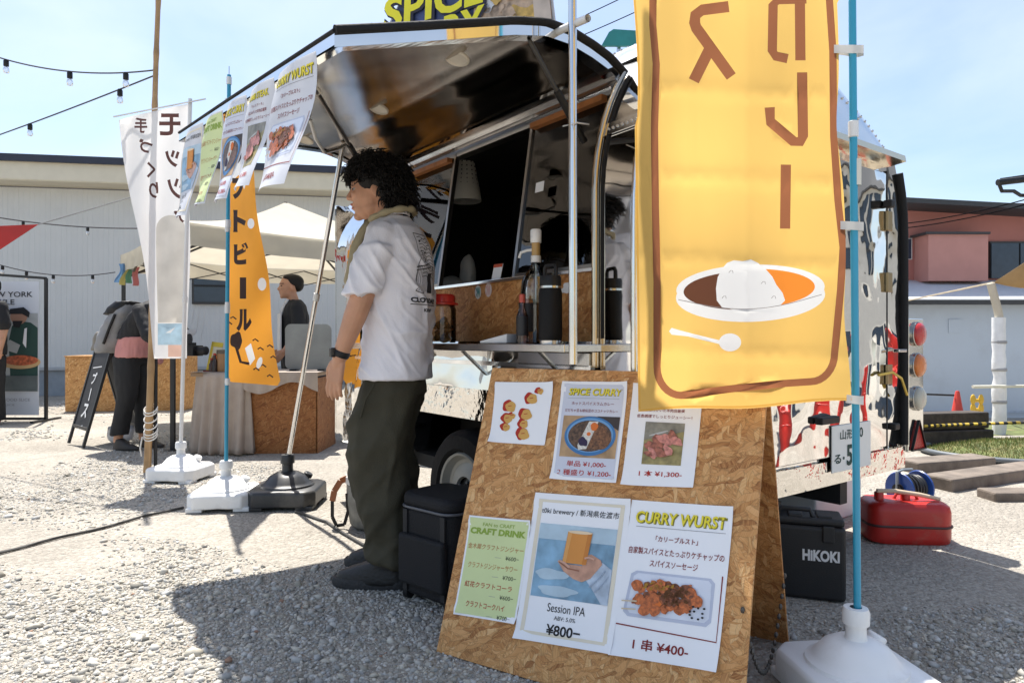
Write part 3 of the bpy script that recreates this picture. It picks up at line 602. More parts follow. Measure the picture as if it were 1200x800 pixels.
def art_lamb(a, H):
    a.text('LAMB STEAK', .5, .16, .09, OLIVE, w=.7, bold=.045, layer=2); a.text('LAMB STEAK', .494, .154, .09, YELT, w=.7, bold=.02, layer=3)
    a.text('「ラムステーキ」', .5, .29, .045, RED, w=.4); a.text('極上みがいた羊肉店厳選', .5, .375, .048, RED, w=.56, bold=.008); a.text('低音調理でしっとりジューシー！', .5, .465, .048, RED, w=.78, bold=.008)
    a.rect(.25, .545, .80, 1.13, BOARD_P, 1); a.poly([(.25, .545), (.80, .545), (.80, .66), (.25, .80)], GREYP, 2)
    for i, (x, y, r, m) in enumerate([(.36, .88, .1, MEAT), (.45, .82, .11, MEAT), (.55, .78, .12, MEATP), (.66, .74, .1, MEAT), (.70, .80, .1, MEATP), (.40, .98, .09, MEATP), (.52, .97, .1, MEAT), (.61, .93, .09, MEATP), (.34, .99, .06, MEAT)]):
        a.ell(x, y, r, r * .55, m, 3 + i, rot=.9 if i % 2 else .3, wob=.12)
    a.ell(.45, .70, .14, .012, flat('knife_grey', (.5, .5, .5)), 3, rot=-.3)
    a.text('1 本 ¥1,300-', .53, 1.255, .085, REDB, bold=.012, w=.6)
def art_beer(a, H):
    a.line([(.075, .075), (.925, .075), (.925, H - .075), (.075, H - .075)], .05, CREAM, 1, 'panel', closed=True)
    a.text('t0ki brewery / 新潟県佐渡市', .5, .175, .075, INK, w=.80, bold=.005)
    a.rect(.105, .30, .90, 1.0, SKYP, 1); a.rect(.105, .30, .90, .45, SKYP2, 2)
    a.ell(.3, .78, .18, .05, SKYP2, 3, wob=.1); a.ell(.38, .93, .2, .05, SKYP2, 3, wob=.1)
    a.poly([(.80, .62), (.90, .68), (.90, 1.0), (.84, 1.0), (.72, .86), (.66, .80)], SLEEVE, 4)
    a.poly([(.345, .65), (.37, .635), (.45, .67), (.60, .67), (.62, .57), (.68, .555), (.78, .60), (.80, .64), (.70, .78), (.62, .82), (.53, .80), (.42, .74)], SKINP, 5); a.line([(.36, .655), (.46, .71), (.58, .72)], .012, flat('skin_shadow', (.3, .13, .08)), 6)
    a.poly([(.415, .36), (.665, .355), (.64, .66), (.395, .66)], AMBER, 7); a.ell(.54, .36, .125, .016, AMBER2, 8)
    a.poly([(.42, .37), (.46, .37), (.435, .655), (.40, .655)], flat('amber_light', (.72, .36, .12)), 8); a.poly([(.62, .37), (.66, .37), (.635, .655), (.60, .655)], flat('amber_dark', (.55, .21, .05)), 8); a.line([(.37, .645), (.43, .665), (.48, .70)], .02, flat('skin_light', (.60, .36, .27)), 9); a.line([(.62, .60), (.66, .585), (.72, .60)], .018, flat('skin_light', (.60, .36, .27)), 9); a.line([(.70, .86), (.78, .78), (.84, .69)], .01, flat('sleeve_fold', (.30, .37, .47)), 9); a.line([(.76, .90), (.83, .82), (.88, .74)], .008, flat('sleeve_fold', (.30, .37, .47)), 9)
    a.text('Session IPA', .5, 1.085, .078, INK, w=.39, bold=.0); a.text('ABV: 5.0%', .5, 1.175, .038, INK, w=.22); a.text('¥800−', .5, 1.285, .098, INK, w=.35, bold=.02)
def art_drink(a, H):
    a.rect(.03, .03, .97, H - .03, LIME, 1, 'panel')
    a.text('FAN to CRAFT', .5, .12, .055, GREEN, w=.52, bold=.01); a.text('CRAFT DRINK', .5, .225, .10, GREEN, w=.90, bold=.05)
    for i, (t, w, p, b) in enumerate([('金木犀クラフトジンジャー', .9, '¥600−', .0), ('クラフトジンジャーサワー', .80, '¥700−', 0), ('紅花クラフトコーラ', .76, '¥600−', .008), ('クラフトコークハイ', .62, '¥700−', .01)]):
        y = .46 + .285 * i; a.text(t, .5 - (.02 if i > 1 else 0), y, .085, flat('rust', (.42, .12, .03)) if i < 2 else REDB, w=w, bold=b); a.text(p, .90, y + .135, .06, INK, w=.21, align='r'); a.line([(.52, y + .14), (.62, y + .14)], .005, GREY, 2)
def art_wurst(a, H):
    a.text('CURRY WURST', .515, .162, .11, OLIVE, w=.88, bold=.045, shear=.05); a.text('CURRY WURST', .507, .154, .11, YELT, w=.88, bold=.02, shear=.05, layer=3)
    a.line([(.08, .245), (.95, .245)], .005, GREY, 2); a.text('「カリーブルスト」', .5, .345, .055, RED, w=.41, bold=.015)
    a.text('自家製スパイスとたっぷりケチャップの', .5, .465, .065, RED, w=.92, bold=.010); a.text('スパイスソーセージ', .5, .57, .06, RED, w=.46, bold=.010)
    y0 = .86
    a.poly([(.10, .68), (.15, .65), (.86, .65), (.90, .69), (.90, 1.02), (.86, 1.06), (.12, 1.06), (.07, 1.02)], TRAY2, 1); a.poly([(.13, .70), (.17, .67), (.84, .67), (.87, .70), (.88, .99), (.84, 1.03), (.14, 1.03), (.10, .99)], TRAY, 2)
    rnd = random.Random(3)
    for i in range(90):
        t = rnd.random() * 6.28; rr = math.sqrt(rnd.random()); x = .47 + .30 * rr * math.cos(t); y = .855 + .125 * rr * math.sin(t); s_ = rnd.uniform(.4, 1); a.ell(x, y, .06 * s_, .036 * s_, (SAUS, SAUS2, SAUS, ORNG if i % 7 == 0 else SAUS, SAUS2)[i % 5], 3 + i % 8, rot=rnd.uniform(-.8, .8), wob=.1)
    for x, y in ((.22, .90), (.29, .93), (.36, .88), (.70, .80), (.76, .86), (.28, .99), (.38, .98), (.18, .78)): a.ell(x, y, .055, .05, SAUS, 11, wob=.05)
    for i in range(70): x, y = rnd.gauss(.56, .07), rnd.gauss(.85, .035); a.ell(x, y, .022, .014, SAUS2 if i % 2 else flat('spice_dark', (.11, .045, .015)), 12, rot=rnd.uniform(-1, 1), wob=.12)
    for i in range(40): x, y = rnd.gauss(.40, .06), rnd.gauss(.78, .02); a.ell(x, y, .02, .011, flat('mustard', (.36, .19, .03)) if i % 2 else SAUS, 13, rot=rnd.uniform(-1, 1), wob=.12)
    a.line([(.05, .93), (.2, .92)], .012, flat('skewer', (.6, .5, .36)), 12); a.line([(.06, 1.0), (.2, .99)], .012, flat('skewer', (.6, .5, .36)), 12)
    for i in range(10): a.ell(.7 + .14 * rnd.random(), .9 + .12 * rnd.random(), .012, .009, INK, 13)
    a.line([(.96, .62), (.965, 1.175), (.02, 1.135)], .011, RED, 2); a.text('1 串 ¥400-', .47, 1.285, .098, RED, w=.52, bold=.015)
def art_beans(a, H):
    for (x, y, s) in ((.78, .17, .055), (.66, .31, .095), (.30, .46, .10), (.60, .60, .10), (.28, .68, .085), (.36, .63, .05), (.58, .77, .075), (.55, .86, .0), (.60, .95, .10), (.27, .84, .07)):
        if s <= 0: continue
        a.ell(x - .03, y - .015, s * 1.06, s * 1.1, REDB, 1, rot=-.5, wob=.07); a.ell(x + .015, y, s * .9, s * .98, GOLD, 2, rot=-.5, wob=.07); a.line([(x - .03, y - .01), (x + .03, y - .02)], .012, REDB, 3)

def make_poster(name, label, artfn, H, fn, group, thick=.0012, paper=None, nx=1, ny=1, cut=None):
    """fn(x 0..1, y 0..1, offset in metres towards the viewer)"""
    o = thing(name, label, 'poster', fn(.5, 1, 0), 0, group); loc = Vector(o.location)
    m = MB(); N_ = lambda u, v: Vector(fn(u, v, 0)) - loc; m.grid(N_, nx, ny); m.grid(lambda u, v: Vector(fn(u, 1 - v, -thick)) - loc, nx, ny); m.build('paper', paper or PAPER, o, smooth=180 if nx > 1 else None)
    a = Art(); artfn(a, H); a.emit(o, lambda x, y, l: Vector(fn(x, y / H, .0006 * l)) - loc, cut)
    return o

# ------------------------------------------------------------------ the sandwich board
BX, BY, BYAW, BW, BL_, BSP = -0.2315, 2.0853, -0.5524, .907, .911, .6234
BH = math.sqrt(BL_ ** 2 - (BSP / 2) ** 2)
e_ = Vector((math.cos(BYAW), math.sin(BYAW), 0)); n_ = Vector((-math.sin(BYAW), math.cos(BYAW), 0))
B0 = Vector((BX, BY, 0)); up_ = (n_ * BSP / 2 + Vector((0, 0, BH))).normalized(); bn_ = e_.cross(up_).normalized()   # towards the viewer
OSB = osb_mat('osb_board'); OSB_D = osb_mat('osb_board_brown', (.82, .72, .62))
board = thing('sandwich_board', 'folding OSB sandwich board covered with menu posters', 'sandwich board', B0)
def panel(name, o, x, y, nrm, w, h, th, m, parent):
    """board lying in its own x/y plane so its grain runs in the sheet"""
    mb = MB(); mb.box((w / 2, h / 2, -th / 2), (w, h, th)); ob = mb.build(name, m, parent, bevel=.0015)
    ob.matrix_local = Matrix(((x.x, y.x, nrm.x, o.x), (x.y, y.y, nrm.y, o.y), (x.z, y.z, nrm.z, o.z), (0, 0, 0, 1))); return ob
panel('front_panel', Vector((0, 0, .004)), e_, up_, bn_, BW, BL_, .012, OSB, board)
up2 = (-n_ * BSP / 2 + Vector((0, 0, BH))).normalized(); o2 = n_ * BSP + e_ * BW + Vector((0, 0, .004))
panel('rear_panel', o2 + n_ * .004, -e_, up2, (-e_).cross(up2), BW, BL_ - .016, .012, OSB_D, board)
for t in (.15, .5, .85):
    m = MB(); q = e_ * (BW * t) + n_ * (BSP / 2) + Vector((0, 0, BH - .03)) + n_ * .018; m.bar(q - e_ * .04, q + e_ * .04, .024, .012); m.build('hinge', STEEL, board, bevel=.002)
m = MB()
ca = e_ * (BW - .02) + n_ * .10 + Vector((0, 0, .28)); cb = e_ * (BW + .002) + n_ * (BSP - .08) + Vector((0, 0, .24))
for i in range(26):
    t = i / 25; q = ca.lerp(cb, t); q.z -= .22 * math.sin(math.pi * t); m.ell(q, (.006, .006, .009), nu=6, nv=4)
m.build('chain', mat('dark_chain', (.12, .11, .10), .5, metal=.7), board)
C0 = Vector((0, 0, CAM_H))
def on_board(px, py):
    d = P(px, py, 1) - C0; o = B0 + Vector((0, 0, .004)); t = (o - C0).dot(bn_) / d.dot(bn_); return C0 + d * t
def quad_fn(c):
    q = [on_board(*p) for p in c]; sd = c[0][0] * .37
    def fn(x, y, off):
        k = abs(2 * x - 1) ** 5 * abs(2 * y - 1) ** 5 * (.012 if (x + y * sd) % 1.7 > .6 else .004) + .0012 * (1 + math.sin(4 * x + 5 * y + sd)); return q[0].lerp(q[1], x).lerp(q[3].lerp(q[2], x), y) + bn_ * (.0022 + off + k)
    return fn
PCX = list(np.linspace(0, 1, 13)[1:-1]); PCY = list(np.linspace(0, 1, 17)[1:-1])
GP = 'menu posters on the sandwich board'
make_poster('menu_poster', 'white poster of red and gold bean shapes on the sandwich board', art_beans, 1.12, quad_fn([(582, 448), (650, 448), (639, 522), (574, 518)]), GP, .0006, None, 12, 16, (PCX, [1.12 * t for t in PCY]))
make_poster('menu_poster', 'spice curry poster with blue dish photo on the sandwich board', art_curry, 1.45, quad_fn([(660, 447), (737, 448), (723, 566), (646, 561)]), GP, .0006, None, 12, 16, (PCX, [1.45 * t for t in PCY]))
make_poster('menu_poster', 'lamb poster with sliced meat photo, partly behind the yellow flag', art_lamb, 1.42, quad_fn([(743, 449), (825, 453), (813, 571.5), (729, 568)]), GP, .0006, None, 12, 16, (PCX, [1.42 * t for t in PCY]))
make_poster('menu_poster', 'beer poster of a hand holding an amber glass on the sandwich board', art_beer, 1.41, quad_fn([(629, 577), (741, 585), (717.5, 766), (603, 747)]), GP, .0006, None, 12, 16, (PCX, [1.41 * t for t in PCY]))
make_poster('menu_poster', 'pale green craft drink list on the sandwich board', art_drink, 1.5, quad_fn([(551.6, 603.5), (624, 610), (605, 731), (533, 719)]), GP, .0006, None, 12, 16, (PCX, [1.5 * t for t in PCY]))
make_poster('menu_poster', 'curry wurst poster with sausage tray photo on the sandwich board', art_wurst, 1.41, quad_fn([(741.5, 585.5), (861, 594), (841, 787), (715, 766.4)]), GP, .0006, None, 12, 16, (PCX, [1.41 * t for t in PCY]))

# ------------------------------------------------------------------ flags, poles and water-filled stands
TEAL = mat('blue_pole', (.03, .30, .46), .35, var=.05); WPOLE = mat('white_pole', (.70, .70, .69), .4, var=.05)
def stand(name, label, loc, rz, m, s=1.0):
    o = thing(name, label, 'flag stand', loc, rz, 'water filled flag stands')
    b = MB(); w = .195 * s; c = .05 * s
    oc = [(-w + c, -w), (-c * 1.2, -w), (0, -w + .012), (c * 1.2, -w), (w - c, -w), (w, -w + c), (w, w - c), (w - c, w), (-w + c, w), (-w, w - c), (-w, -w + c)]
    lev = [(1.0, .018), (1.0, .085), (.985, .10), (.92, .108)]
    n = len(oc); vs = [(x * k, y * k, z * s) for k, z in lev for x, y in oc]
    fs = [(i * n + j, i * n + (j + 1) % n, (i + 1) * n + (j + 1) % n, (i + 1) * n + j) for i in range(len(lev) - 1) for j in range(n)] + [tuple((len(lev) - 1) * n + j for j in range(n)), tuple(range(n))[::-1]]
    b.add(vs, fs); bb = b.build('tank', m, o, bevel=.008, seg=3, smooth=40)
    for sx in (-1, 1):
        for sy in (-1, 1):
            f = MB(); f.box((sx * w * .72, sy * w * .72, .012), (w * .5, w * .5, .026)); f.build('foot', m, o, bevel=.006)
    d = MB(); d.lathe([(.155 * s, .104 * s), (.150 * s, .118 * s), (.135 * s, .124 * s), (.125 * s, .134 * s), (.10 * s, .165 * s), (.065 * s, .185 * s), (.040 * s, .190 * s), (0, .192 * s)], 32, cap=False); d.build('dome', m, o, smooth=40)
    d = MB(); d.lathe([(.036 * s, .185 * s), (.031 * s, .20 * s), (.031 * s, .235 * s), (.040 * s, .238 * s), (.041 * s, .275 * s), (.036 * s, .288 * s), (.018 * s, .289 * s)], 20, cap=False); d.build('socket', m, o, smooth=35)
    d = MB(); d.lathe([(.026, 0), (.026, .02), (.022, .024), (0, .024)], 16, M4((.1 * s, .055 * s, .148 * s), 0, .5, 0)); d.build('filler_cap', m, o, smooth=40)
    return o
def pole(label, base, top, r, m, joints=(), tip=None, name='flag_pole', extra=None):
    base, top = Vector(base), Vector(top); o = thing(name, label, 'pole', base)
    d = top - base; b = MB(); b.tube([d * (i / 6) for i in range(7)], r, 12); b.build('shaft', m, o, smooth=60)
    for t in joints:
        j = MB(); q = d * t; u = d.normalized(); j.tube([q - u * .022, q - u * .02, q + u * .02, q + u * .022], [r * 1.02, r * 1.35, r * 1.35, r * 1.02], 12); j.build('clamp', WPOLE, o, smooth=50)
    if tip: j = MB(); j.tube([d, d + d.normalized() * tip], .003, 6); j.build('tip_rod', STEEL, o)
    return o
# near curry flag
SZ = 1.82; sx = (1003 - 600) / F * SZ
stand('flag_stand', 'white water stand holding the pole of the yellow curry flag', (sx, SZ, gz(sx, SZ)), .12, WHITEP, .84)
pole('blue pole carrying the yellow curry flag', (sx + .004, SZ, .22), P(996, -330, SZ), .0095, TEAL, ((CAM_H + .455 - .26) / 2.05 * .97,))
CL_Y = mat('yellow_flag_cloth', (.91, .585, .165), .75, var=.03, vscale=3, trans=.68, bump=.05, bscale=400); PR_BR = mat('flag_print_brown', (.36, .135, .06), .75, var=.04, trans=.6)
def curry_flag():
    z0 = SZ - .012
    def wave(X, Zh):
        u = (sx - X) / .58
        cr_ = sum(-.0035 * math.exp(-abs(Zh + .05 * X - c) / .012) for c in (.95, 1.19, 1.41, 1.64)) + .003 * math.exp(-abs(X - .47) / .012) + .0025 * math.exp(-abs(X - .62) / .01)
        return cr_ - .02 * math.sin(7.5 * X + 1.5 * Zh + .4) * min(1, u * 3) + .012 * math.sin(21 * X - 3.2 * Zh) * u + .006 * math.sin(9 * Zh + 5 * X) + .005 * noise.noise(Vector((X * 6, Zh * 2.5, 1))) * 2 - .03 * u * u
    def fn(px, py, off=0):
        p = P(px, py, z0); q = p.copy(); q.y += wave(p.x, p.z) - off; q.x = p.x * q.y / z0; q.z = CAM_H + (p.z - CAM_H) * q.y / z0
        return q
    o = thing('curry_flag', 'yellow curry flag with white plate picture hanging from the blue pole', 'flag', P(1003, 470, SZ)); loc = Vector(o.location)
    xl = lambda y: 741 + 7 * max(0, min(1, (y + 100) / 580)) + 4 * math.sin(y / 60) * (y < 140); xr = lambda y: 981 + 17 * max(0, y) / 470 - 6 * math.exp(-((y - 150) / 50) ** 2) - 5 * math.exp(-((y - 370) / 50) ** 2) + (6 if y < 0 else 0)
    yb = lambda u: 483 - 13 * u - 2 * math.sin(u * 9); yt = -285
    m = MB()
    def g(u, v, off=0):
        y = yt + (yb(u) - yt) * v; return fn(xl(y) + (xr(y) - xl(y)) * u, y, off) - loc
    a = Art()
    # rounded border line
    bp = [(765, -268), (766, -100), (765, 30), (769, 75), (767, 150), (768, 240), (770, 330), (770, 425)]
    for t in np.linspace(0, 1, 9): bp.append((770 + 28 * (1 - math.cos(t * math.pi / 2)), 430 + 33 * math.sin(t * math.pi / 2)))
    bp += [(860, 455), (920, 449)]
    for t in np.linspace(0, 1, 9): bp.append((950 + 28 * math.sin(t * math.pi / 2), 447 - 33 * (1 - math.cos(t * math.pi / 2))))
    bp += [(985, 340), (988, 290), (982, 235), (977, 160), (976, 60), (972, 0), (970, -120), (970, -268)]
    a.line(bp, 8.5, PR_BR, 2, 'border_print', closed=True)
    # mirrored lettering, read from the other side
    def stroke(ps, w=13): a.line(ps, w, PR_BR, 2, 'lettering')
    stroke([(854, 8), (823, 12), (815, 18), (814, 27), (816, 33), (857, 90)]); stroke([(833, 55), (813, 95)])
    stroke([(937, -40), (938, 71)], 12); stroke([(945, -1), (912, 0), (906, 6), (905, 60), (909, 66), (923, 69)], 11); 
    stroke([(940, 85), (941, 160), (938, 166), (930, 166), (903, 143), (902, 126)], 12); stroke([(921, 193), (920, 268)], 12)
    # plate, sauces, rice, spoon
    PW = mat('flag_print_white', (.93, .92, .90), .75, var=.01, trans=.5); PBR = mat('flag_print_sauce', (.16, .06, .03), .75, var=.03, trans=.5); POR = mat('flag_print_orange', (.95, .30, .04), .75, var=.03, trans=.6); PGR = mat('flag_print_line', (.30, .26, .24), .75, trans=.4)
    a.ell(879.5, 347, 87.5, 30, PW, 3, 'plate_print', n=48, rot=-.03); a.ell(879.5, 338, 87, 28, PW, 4, 'plate_print', n=48, rot=-.03)
    a.ell(878, 340, 77, 23, PBR, 5, 'sauce_print', n=30, a0=math.pi * .5, a1=math.pi * 1.5, rot=-.03); a.ell(878, 338, 77, 23, POR, 5, 'sauce_print', n=30, a0=-math.pi * .5, a1=math.pi * .5, rot=-.03)
    a.poly([(840, 352), (839, 338), (841, 325), (846, 315), (852, 308), (860, 305), (870, 306), (880, 304), (888, 308), (897, 315), (905, 324), (910, 334), (917, 343), (920, 352), (912, 360), (890, 364), (860, 363), (846, 360)], PW, 6, 'rice_print')
    a.line([(795 + 168 * t, 351 + 14 * math.sin(math.pi * t) - 6 * t) for t in np.linspace(0, 1, 20)], .8, PGR, 6, 'plate_line_print')
    for x, y in ((856, 318), (894, 331), (848, 348), (906, 348)): a.line([(x - 2, y + 1.5), (x, y - 1), (x + 2.5, y - 1), (x + 3, y + 2)], .6, PGR, 7, 'rice_line_print')
    a.ell(855.5, 401, 13, 10.5, PW, 4, 'spoon_print'); a.poly([(845, 399), (843, 403), (806, 394), (787, 392), (784, 388), (787, 384), (797, 387), (812, 391)], PW, 5, 'spoon_print')
    HEM = mat('flag_hem', (.80, .44, .085), .75, var=.03, trans=.45); a.line([(xl(y) + 1.6, y) for y in np.linspace(yt + 2, 479, 40)], 2.2, HEM, 1, 'hem'); a.line([(750 + 244 * u, yb(u) - 2) for u in np.linspace(0, 1, 24)], 2.2, HEM, 1, 'hem')
    ys_ = list(np.linspace(yt, 482, 70)); us_ = list(np.linspace(0, 1, 24)); out = [(xl(y), min(y, yb(0))) for y in ys_] + [(xl(480) + (xr(480) - xl(480)) * u, yb(u)) for u in us_[1:-1]] + [(xr(y), min(y, yb(1))) for y in ys_[::-1]]
    dye(a, o, out, CL_Y, lambda x, y, l: fn(x, y, 0) - loc, (5, 8))
    LOOP = mat('white_loop', (.78, .76, .72), .6, trans=.3)
    for y in (58, 264, 467):
        l = MB(); c = fn(xr(y) - 6, y) - loc; e = P(1011, y + 2, SZ) - loc; h = .011
        l.add([c + Vector((0, -.002, h)), c + Vector((0, -.002, -h)), e + Vector((-.004, -.012, -h)), e + Vector((-.004, -.012, h)), e + Vector((.004, .004, -h)), e + Vector((.004, .004, h)), e + Vector((-.006, .014, -h)), e + Vector((-.006, .014, h)), c + Vector((0, .003, -h)), c + Vector((0, .003, h))], [(0, 1, 2, 3), (3, 2, 4, 5), (5, 4, 6, 7), (7, 6, 8, 9)]); l.build('loop', LOOP, o, solid=.001)
    l = MB(); q = P(1004.5, 202, SZ) - loc; l.lathe([(.0102, -.035), (.0102, .035)], 12, M4(q), cap=False); l.build('sticker', mat('pole_sticker', (.62, .60, .52), .5), o)
curry_flag()

# orange craft beer flag
def beer_flag():
    Z = 3.95; bx = (265 - 600) / F * Z
    stand('flag_stand', 'white water stand under the orange craft beer flag', (bx, Z, gz(bx, Z)), .12, WHITEP, .9)
    pole('blue pole carrying the orange craft beer flag', (bx, Z, .23), P(268.5, 88, Z), .011, TEAL, (.10 + .30, .62, .985), .05)
    o = thing('beer_flag', 'orange craft beer flag with dark lettering on the blue pole', 'flag', P(267, 440, Z)); loc = Vector(o.location)
    CL = mat('orange_flag_cloth', (.86, .37, .05), .75, var=.03, trans=.55); DK = mat('beer_flag_print', (.045, .025, .022), .75, trans=.3); WH = mat('flag_print_white', (.93, .92, .90), .75)
    xr = lambda y: 284 + 44 * ((max(y, 130) - 130) / 320) ** .85 + (2 * math.sin(y / 23))
    def fn(px, py, off=0):
        f = max(0, (px - 266) / (xr(py) - 266)); z = Z + .015 + .42 * f + .05 * math.sin(5 * f + py / 60) * f + .012 * math.sin(py / 17 + 3 * f) - off
        return P(px, py, z)
    yt = 118
    a = Art(); a.poly([(266, 119), (xr(119), 119), (xr(150), 150), (xr(190), 190), (286, 222), (280, 205), (272, 212), (266, 222)], WH, 1, 'white_print')
    for ch, y, w, h in (('ク', 148, 12, 20), ('ラ', 184, 13, 20), ('フ', 221, 14, 25), ('ト', 259, 15, 26), ('ビ', 297, 17, 26), ('ル', 375, 18, 26)):
        a.text(ch, 279 + (y - 220) * .045, y, h, DK, w=w, bold=.06, layer=2)
    a.rect(281, 325, 288.5, 350, DK, 2, 'lettering')
    for x, y, r in ((294, 262, 4), (307, 333, 5)): a.ell(x, y, r, r * 1.5, WH, 2, 'dot_print')
    for x, y in ((273, 372), (268, 378), (299, 398), (305, 408), (316, 405), (320, 418), (300, 432), (316, 440), (308, 428)): a.line([(x - 3, y + 1), (x, y - 1), (x + 4, y + 2)], 1.6, DK, 2, 'dash_print')
    # a plain beer mug
    a.poly([(287, 408), (294, 402), (299, 420), (293, 428)], WH, 2, 'mug_print'); a.line([(276, 404), (282, 424), (292, 426)], 3.2, DK, 3, 'mug_print'); a.ell(277, 399, 7, 10, DK, 2, 'mug_print', wob=.1)
    a.ell(304, 425, 3, 7, WH, 2, 'dot_print', rot=.3)
    ys_ = list(np.linspace(yt, 446, 50)); out = [(266, y) for y in ys_] + [(266 + (xr(446) - 266) * u, 447 + 5 * u) for u in np.linspace(.1, .95, 10)] + [(xr(y), y) for y in ys_[::-1]]
    dye(a, o, out, CL, lambda x, y, l: fn(x, y) - loc, (2.5, 6))
    for y in (120, 268, 358, 447):
        l = MB(); q = P(266.5, y, Z) - loc; l.lathe([(.013, -.02), (.0145, 0), (.013, .02)], 12, M4(q), cap=False); l.build('loop', WPOLE, o)
beer_flag()

# white mozzarella flag
def white_flag():
    Z = 4.75; bx = (212 - 600) / F * Z
    stand('flag_stand', 'white water stand under the white mozzarella flag', (bx, Z, gz(bx, Z)), -.1, WHITEP, .9)
    pole('white pole carrying the white mozzarella flag', (bx, Z, .23), P(223, 116, Z), .013, WPOLE, (.42,))
    o = thing('white_flag', 'white mozzarella flag with brown brush lettering and crossbar', 'flag', P(216, 420, Z)); loc = Vector(o.location)
    CL = mat('white_flag_cloth', (.80, .79, .78), .75, var=.02, trans=.45); DK = mat('brush_brown', (.10, .045, .04), .75, trans=.4)
    b = MB(); b.tube([P(133, 137, Z - .02) - loc, P(241, 116, Z - .02) - loc], .005, 8); b.build('crossbar', STEEL, o)
    xl = lambda y: 140 + max(0, y - 137) * .152 + 3 * math.sin(y / 40)
    xr = lambda y: 221 + 2 * math.sin(y / 37)
    ty = lambda u: 139 - 18 * u
    def fn(px, py, off=0):
        f = (222 - px) / 80; return P(px, py, Z + .02 - .03 * math.sin(3.2 * f + py / 70) * f * 2 + .035 * math.sin(11 * f - py / 90) * f - off)
    a = Art()
    for ch, x, y, w, h in (('モ', 199, 146, 25, 26), ('ッ', 202, 186, 17, 20), ('ツ', 206, 221, 20, 24), ('ァ', 210, 254, 13, 14), ('手', 165, 147, 15, 18), ('づ', 171, 171, 16, 17), ('く', 177, 199, 10, 19), ('り', 180, 223, 11, 19)):
        a.text(ch, x, y, h, DK, w=w, bold=.03, mirror=True, layer=2)
    AR = mat('arch_patch', (.56, .53, .48), .75, trans=.4); PB = mat('flag_blue_print', (.42, .58, .68), .75, var=.25, vscale=10, trans=.4)
    a.poly([(183, 300), (183, 268)] + [(200 - 17 * math.cos(t), 268 - 16 * math.sin(t)) for t in np.linspace(.1, math.pi - .1, 12)] + [(217, 268), (217, 378), (185, 378)], AR, 1, 'arch_patch')  # plain grey-beige arch in the cloth colour
    a.rect(185, 379, 213, 404, PB, 2, 'sea_print'); a.poly([(194, 390), (206, 383), (200, 390)], CL, 3, 'sea_print'); a.rect(197, 404, 215, 418, mat('flag_peach', (.75, .5, .4), .75, trans=.4), 2, 'peach_print')
    ys_ = list(np.linspace(141, 420, 40)); out = [(xl(y), y) for y in ys_] + [(xl(420) + (xr(420) - xl(420)) * u, 420) for u in (.3, .6)] + [(xr(y), y) for y in np.linspace(420, 122, 40)] + [(222 - 80 * u, 121 + 18 * u) for u in (.2, .4, .6, .8)]
    dye(a, o, out, CL, lambda x, y, l: fn(x, y) - loc, (3.5, 7))
white_flag()
# ------------------------------------------------------------------ the polished food trailer
TC = Vector((.421, 2.178, 0)); TRZ = math.atan2(-.8, .6)
def TW(a, b, z): return Vector((TC.x + .6 * a + .8 * b, TC.y - .8 * a + .6 * b, z))
trailer = thing('food_trailer', 'polished aluminium food trailer with raised serving hatch', 'food trailer', TC, TRZ)
AF, AN, HN, HF, HZ, ZB, ZT = -2.5, 0.0, -.213, -2.146, 1.89, .35, 1.785      # front, rear, hatch near and far end, hinge height, skirt, rear ledge
REARM = metal_mat('warped_rear_sheet', (.80, .79, .77), .02, .07, 2.3, dents=.0035, dscale=6)
def dlt(z): return 0 if z <= 1.45 else .9 * (1 - math.sqrt(max(0, 1 - ((z - 1.45) / .835) ** 2)))
def capk(a):
    if a > -.5: return max(0, 1 - ((a + .5) / .5) ** 3.2) ** (1 / 3.2)
    if a < -2.2: return math.sqrt(max(0, 1 - ((a + 2.2) / .3) ** 2))
    return 1
def capz(a, z): return z if z <= ZT else ZT + (z - ZT) * capk(a)
PH0 = math.asin((HZ - 1.45) / .835)
avals = [AF + .3 * (1 - math.cos(t)) for t in np.linspace(0, math.pi / 2, 9)] + list(np.linspace(-2.0, -.6, 8)) + [-.5 + .5 * math.sin(t) for t in np.linspace(0, math.pi / 2, 14)]
def roofpt(a, s):                     # s 0..1 over the roof curve, beyond 1 down the far wall
    if s <= 1:
        ph = PH0 + (math.pi - PH0) * s; z = 1.45 + .835 * math.sin(ph); b = .9 - .9 * math.cos(ph); return (a, b, capz(a, z))
    return (a, 1.8, 1.45 - (1.45 - ZB) * (s - 1))
svals = list(np.linspace(0, 1, 30)) + [1.5, 2]
m = MB(); m.v = [roofpt(a, s) for s in svals for a in avals]; na = len(avals)
m.f = [(j * na + i, j * na + i + 1, (j + 1) * na + i + 1, (j + 1) * na + i) for j in range(len(svals) - 1) for i in range(na - 1)]; m.m = [0] * len(m.f)
roof = m.build('roof', ALU_ROOF, trailer, smooth=40)
# rivets and seams on the roof
rv = MB()
for a in (-.02, -.16, -.5, -1.1, -1.7):
    for s in np.linspace(.05, .97, 46):
        if a == -.02: q = roofpt(-.02, s)
        else: q = roofpt(a, s)
        rv.ell(q, (.007, .007, .007), nu=6, nv=4)
for s in (.45, .62, .76, .88):
    for a in np.linspace(-.48, -.01, 14): rv.ell(roofpt(a, s), (.007, .007, .007), nu=6, nv=4)
tag(rv.build('rivets', metal_mat('rivet_metal', (.45, .46, .48), .3, .001), roof), kind='stuff')
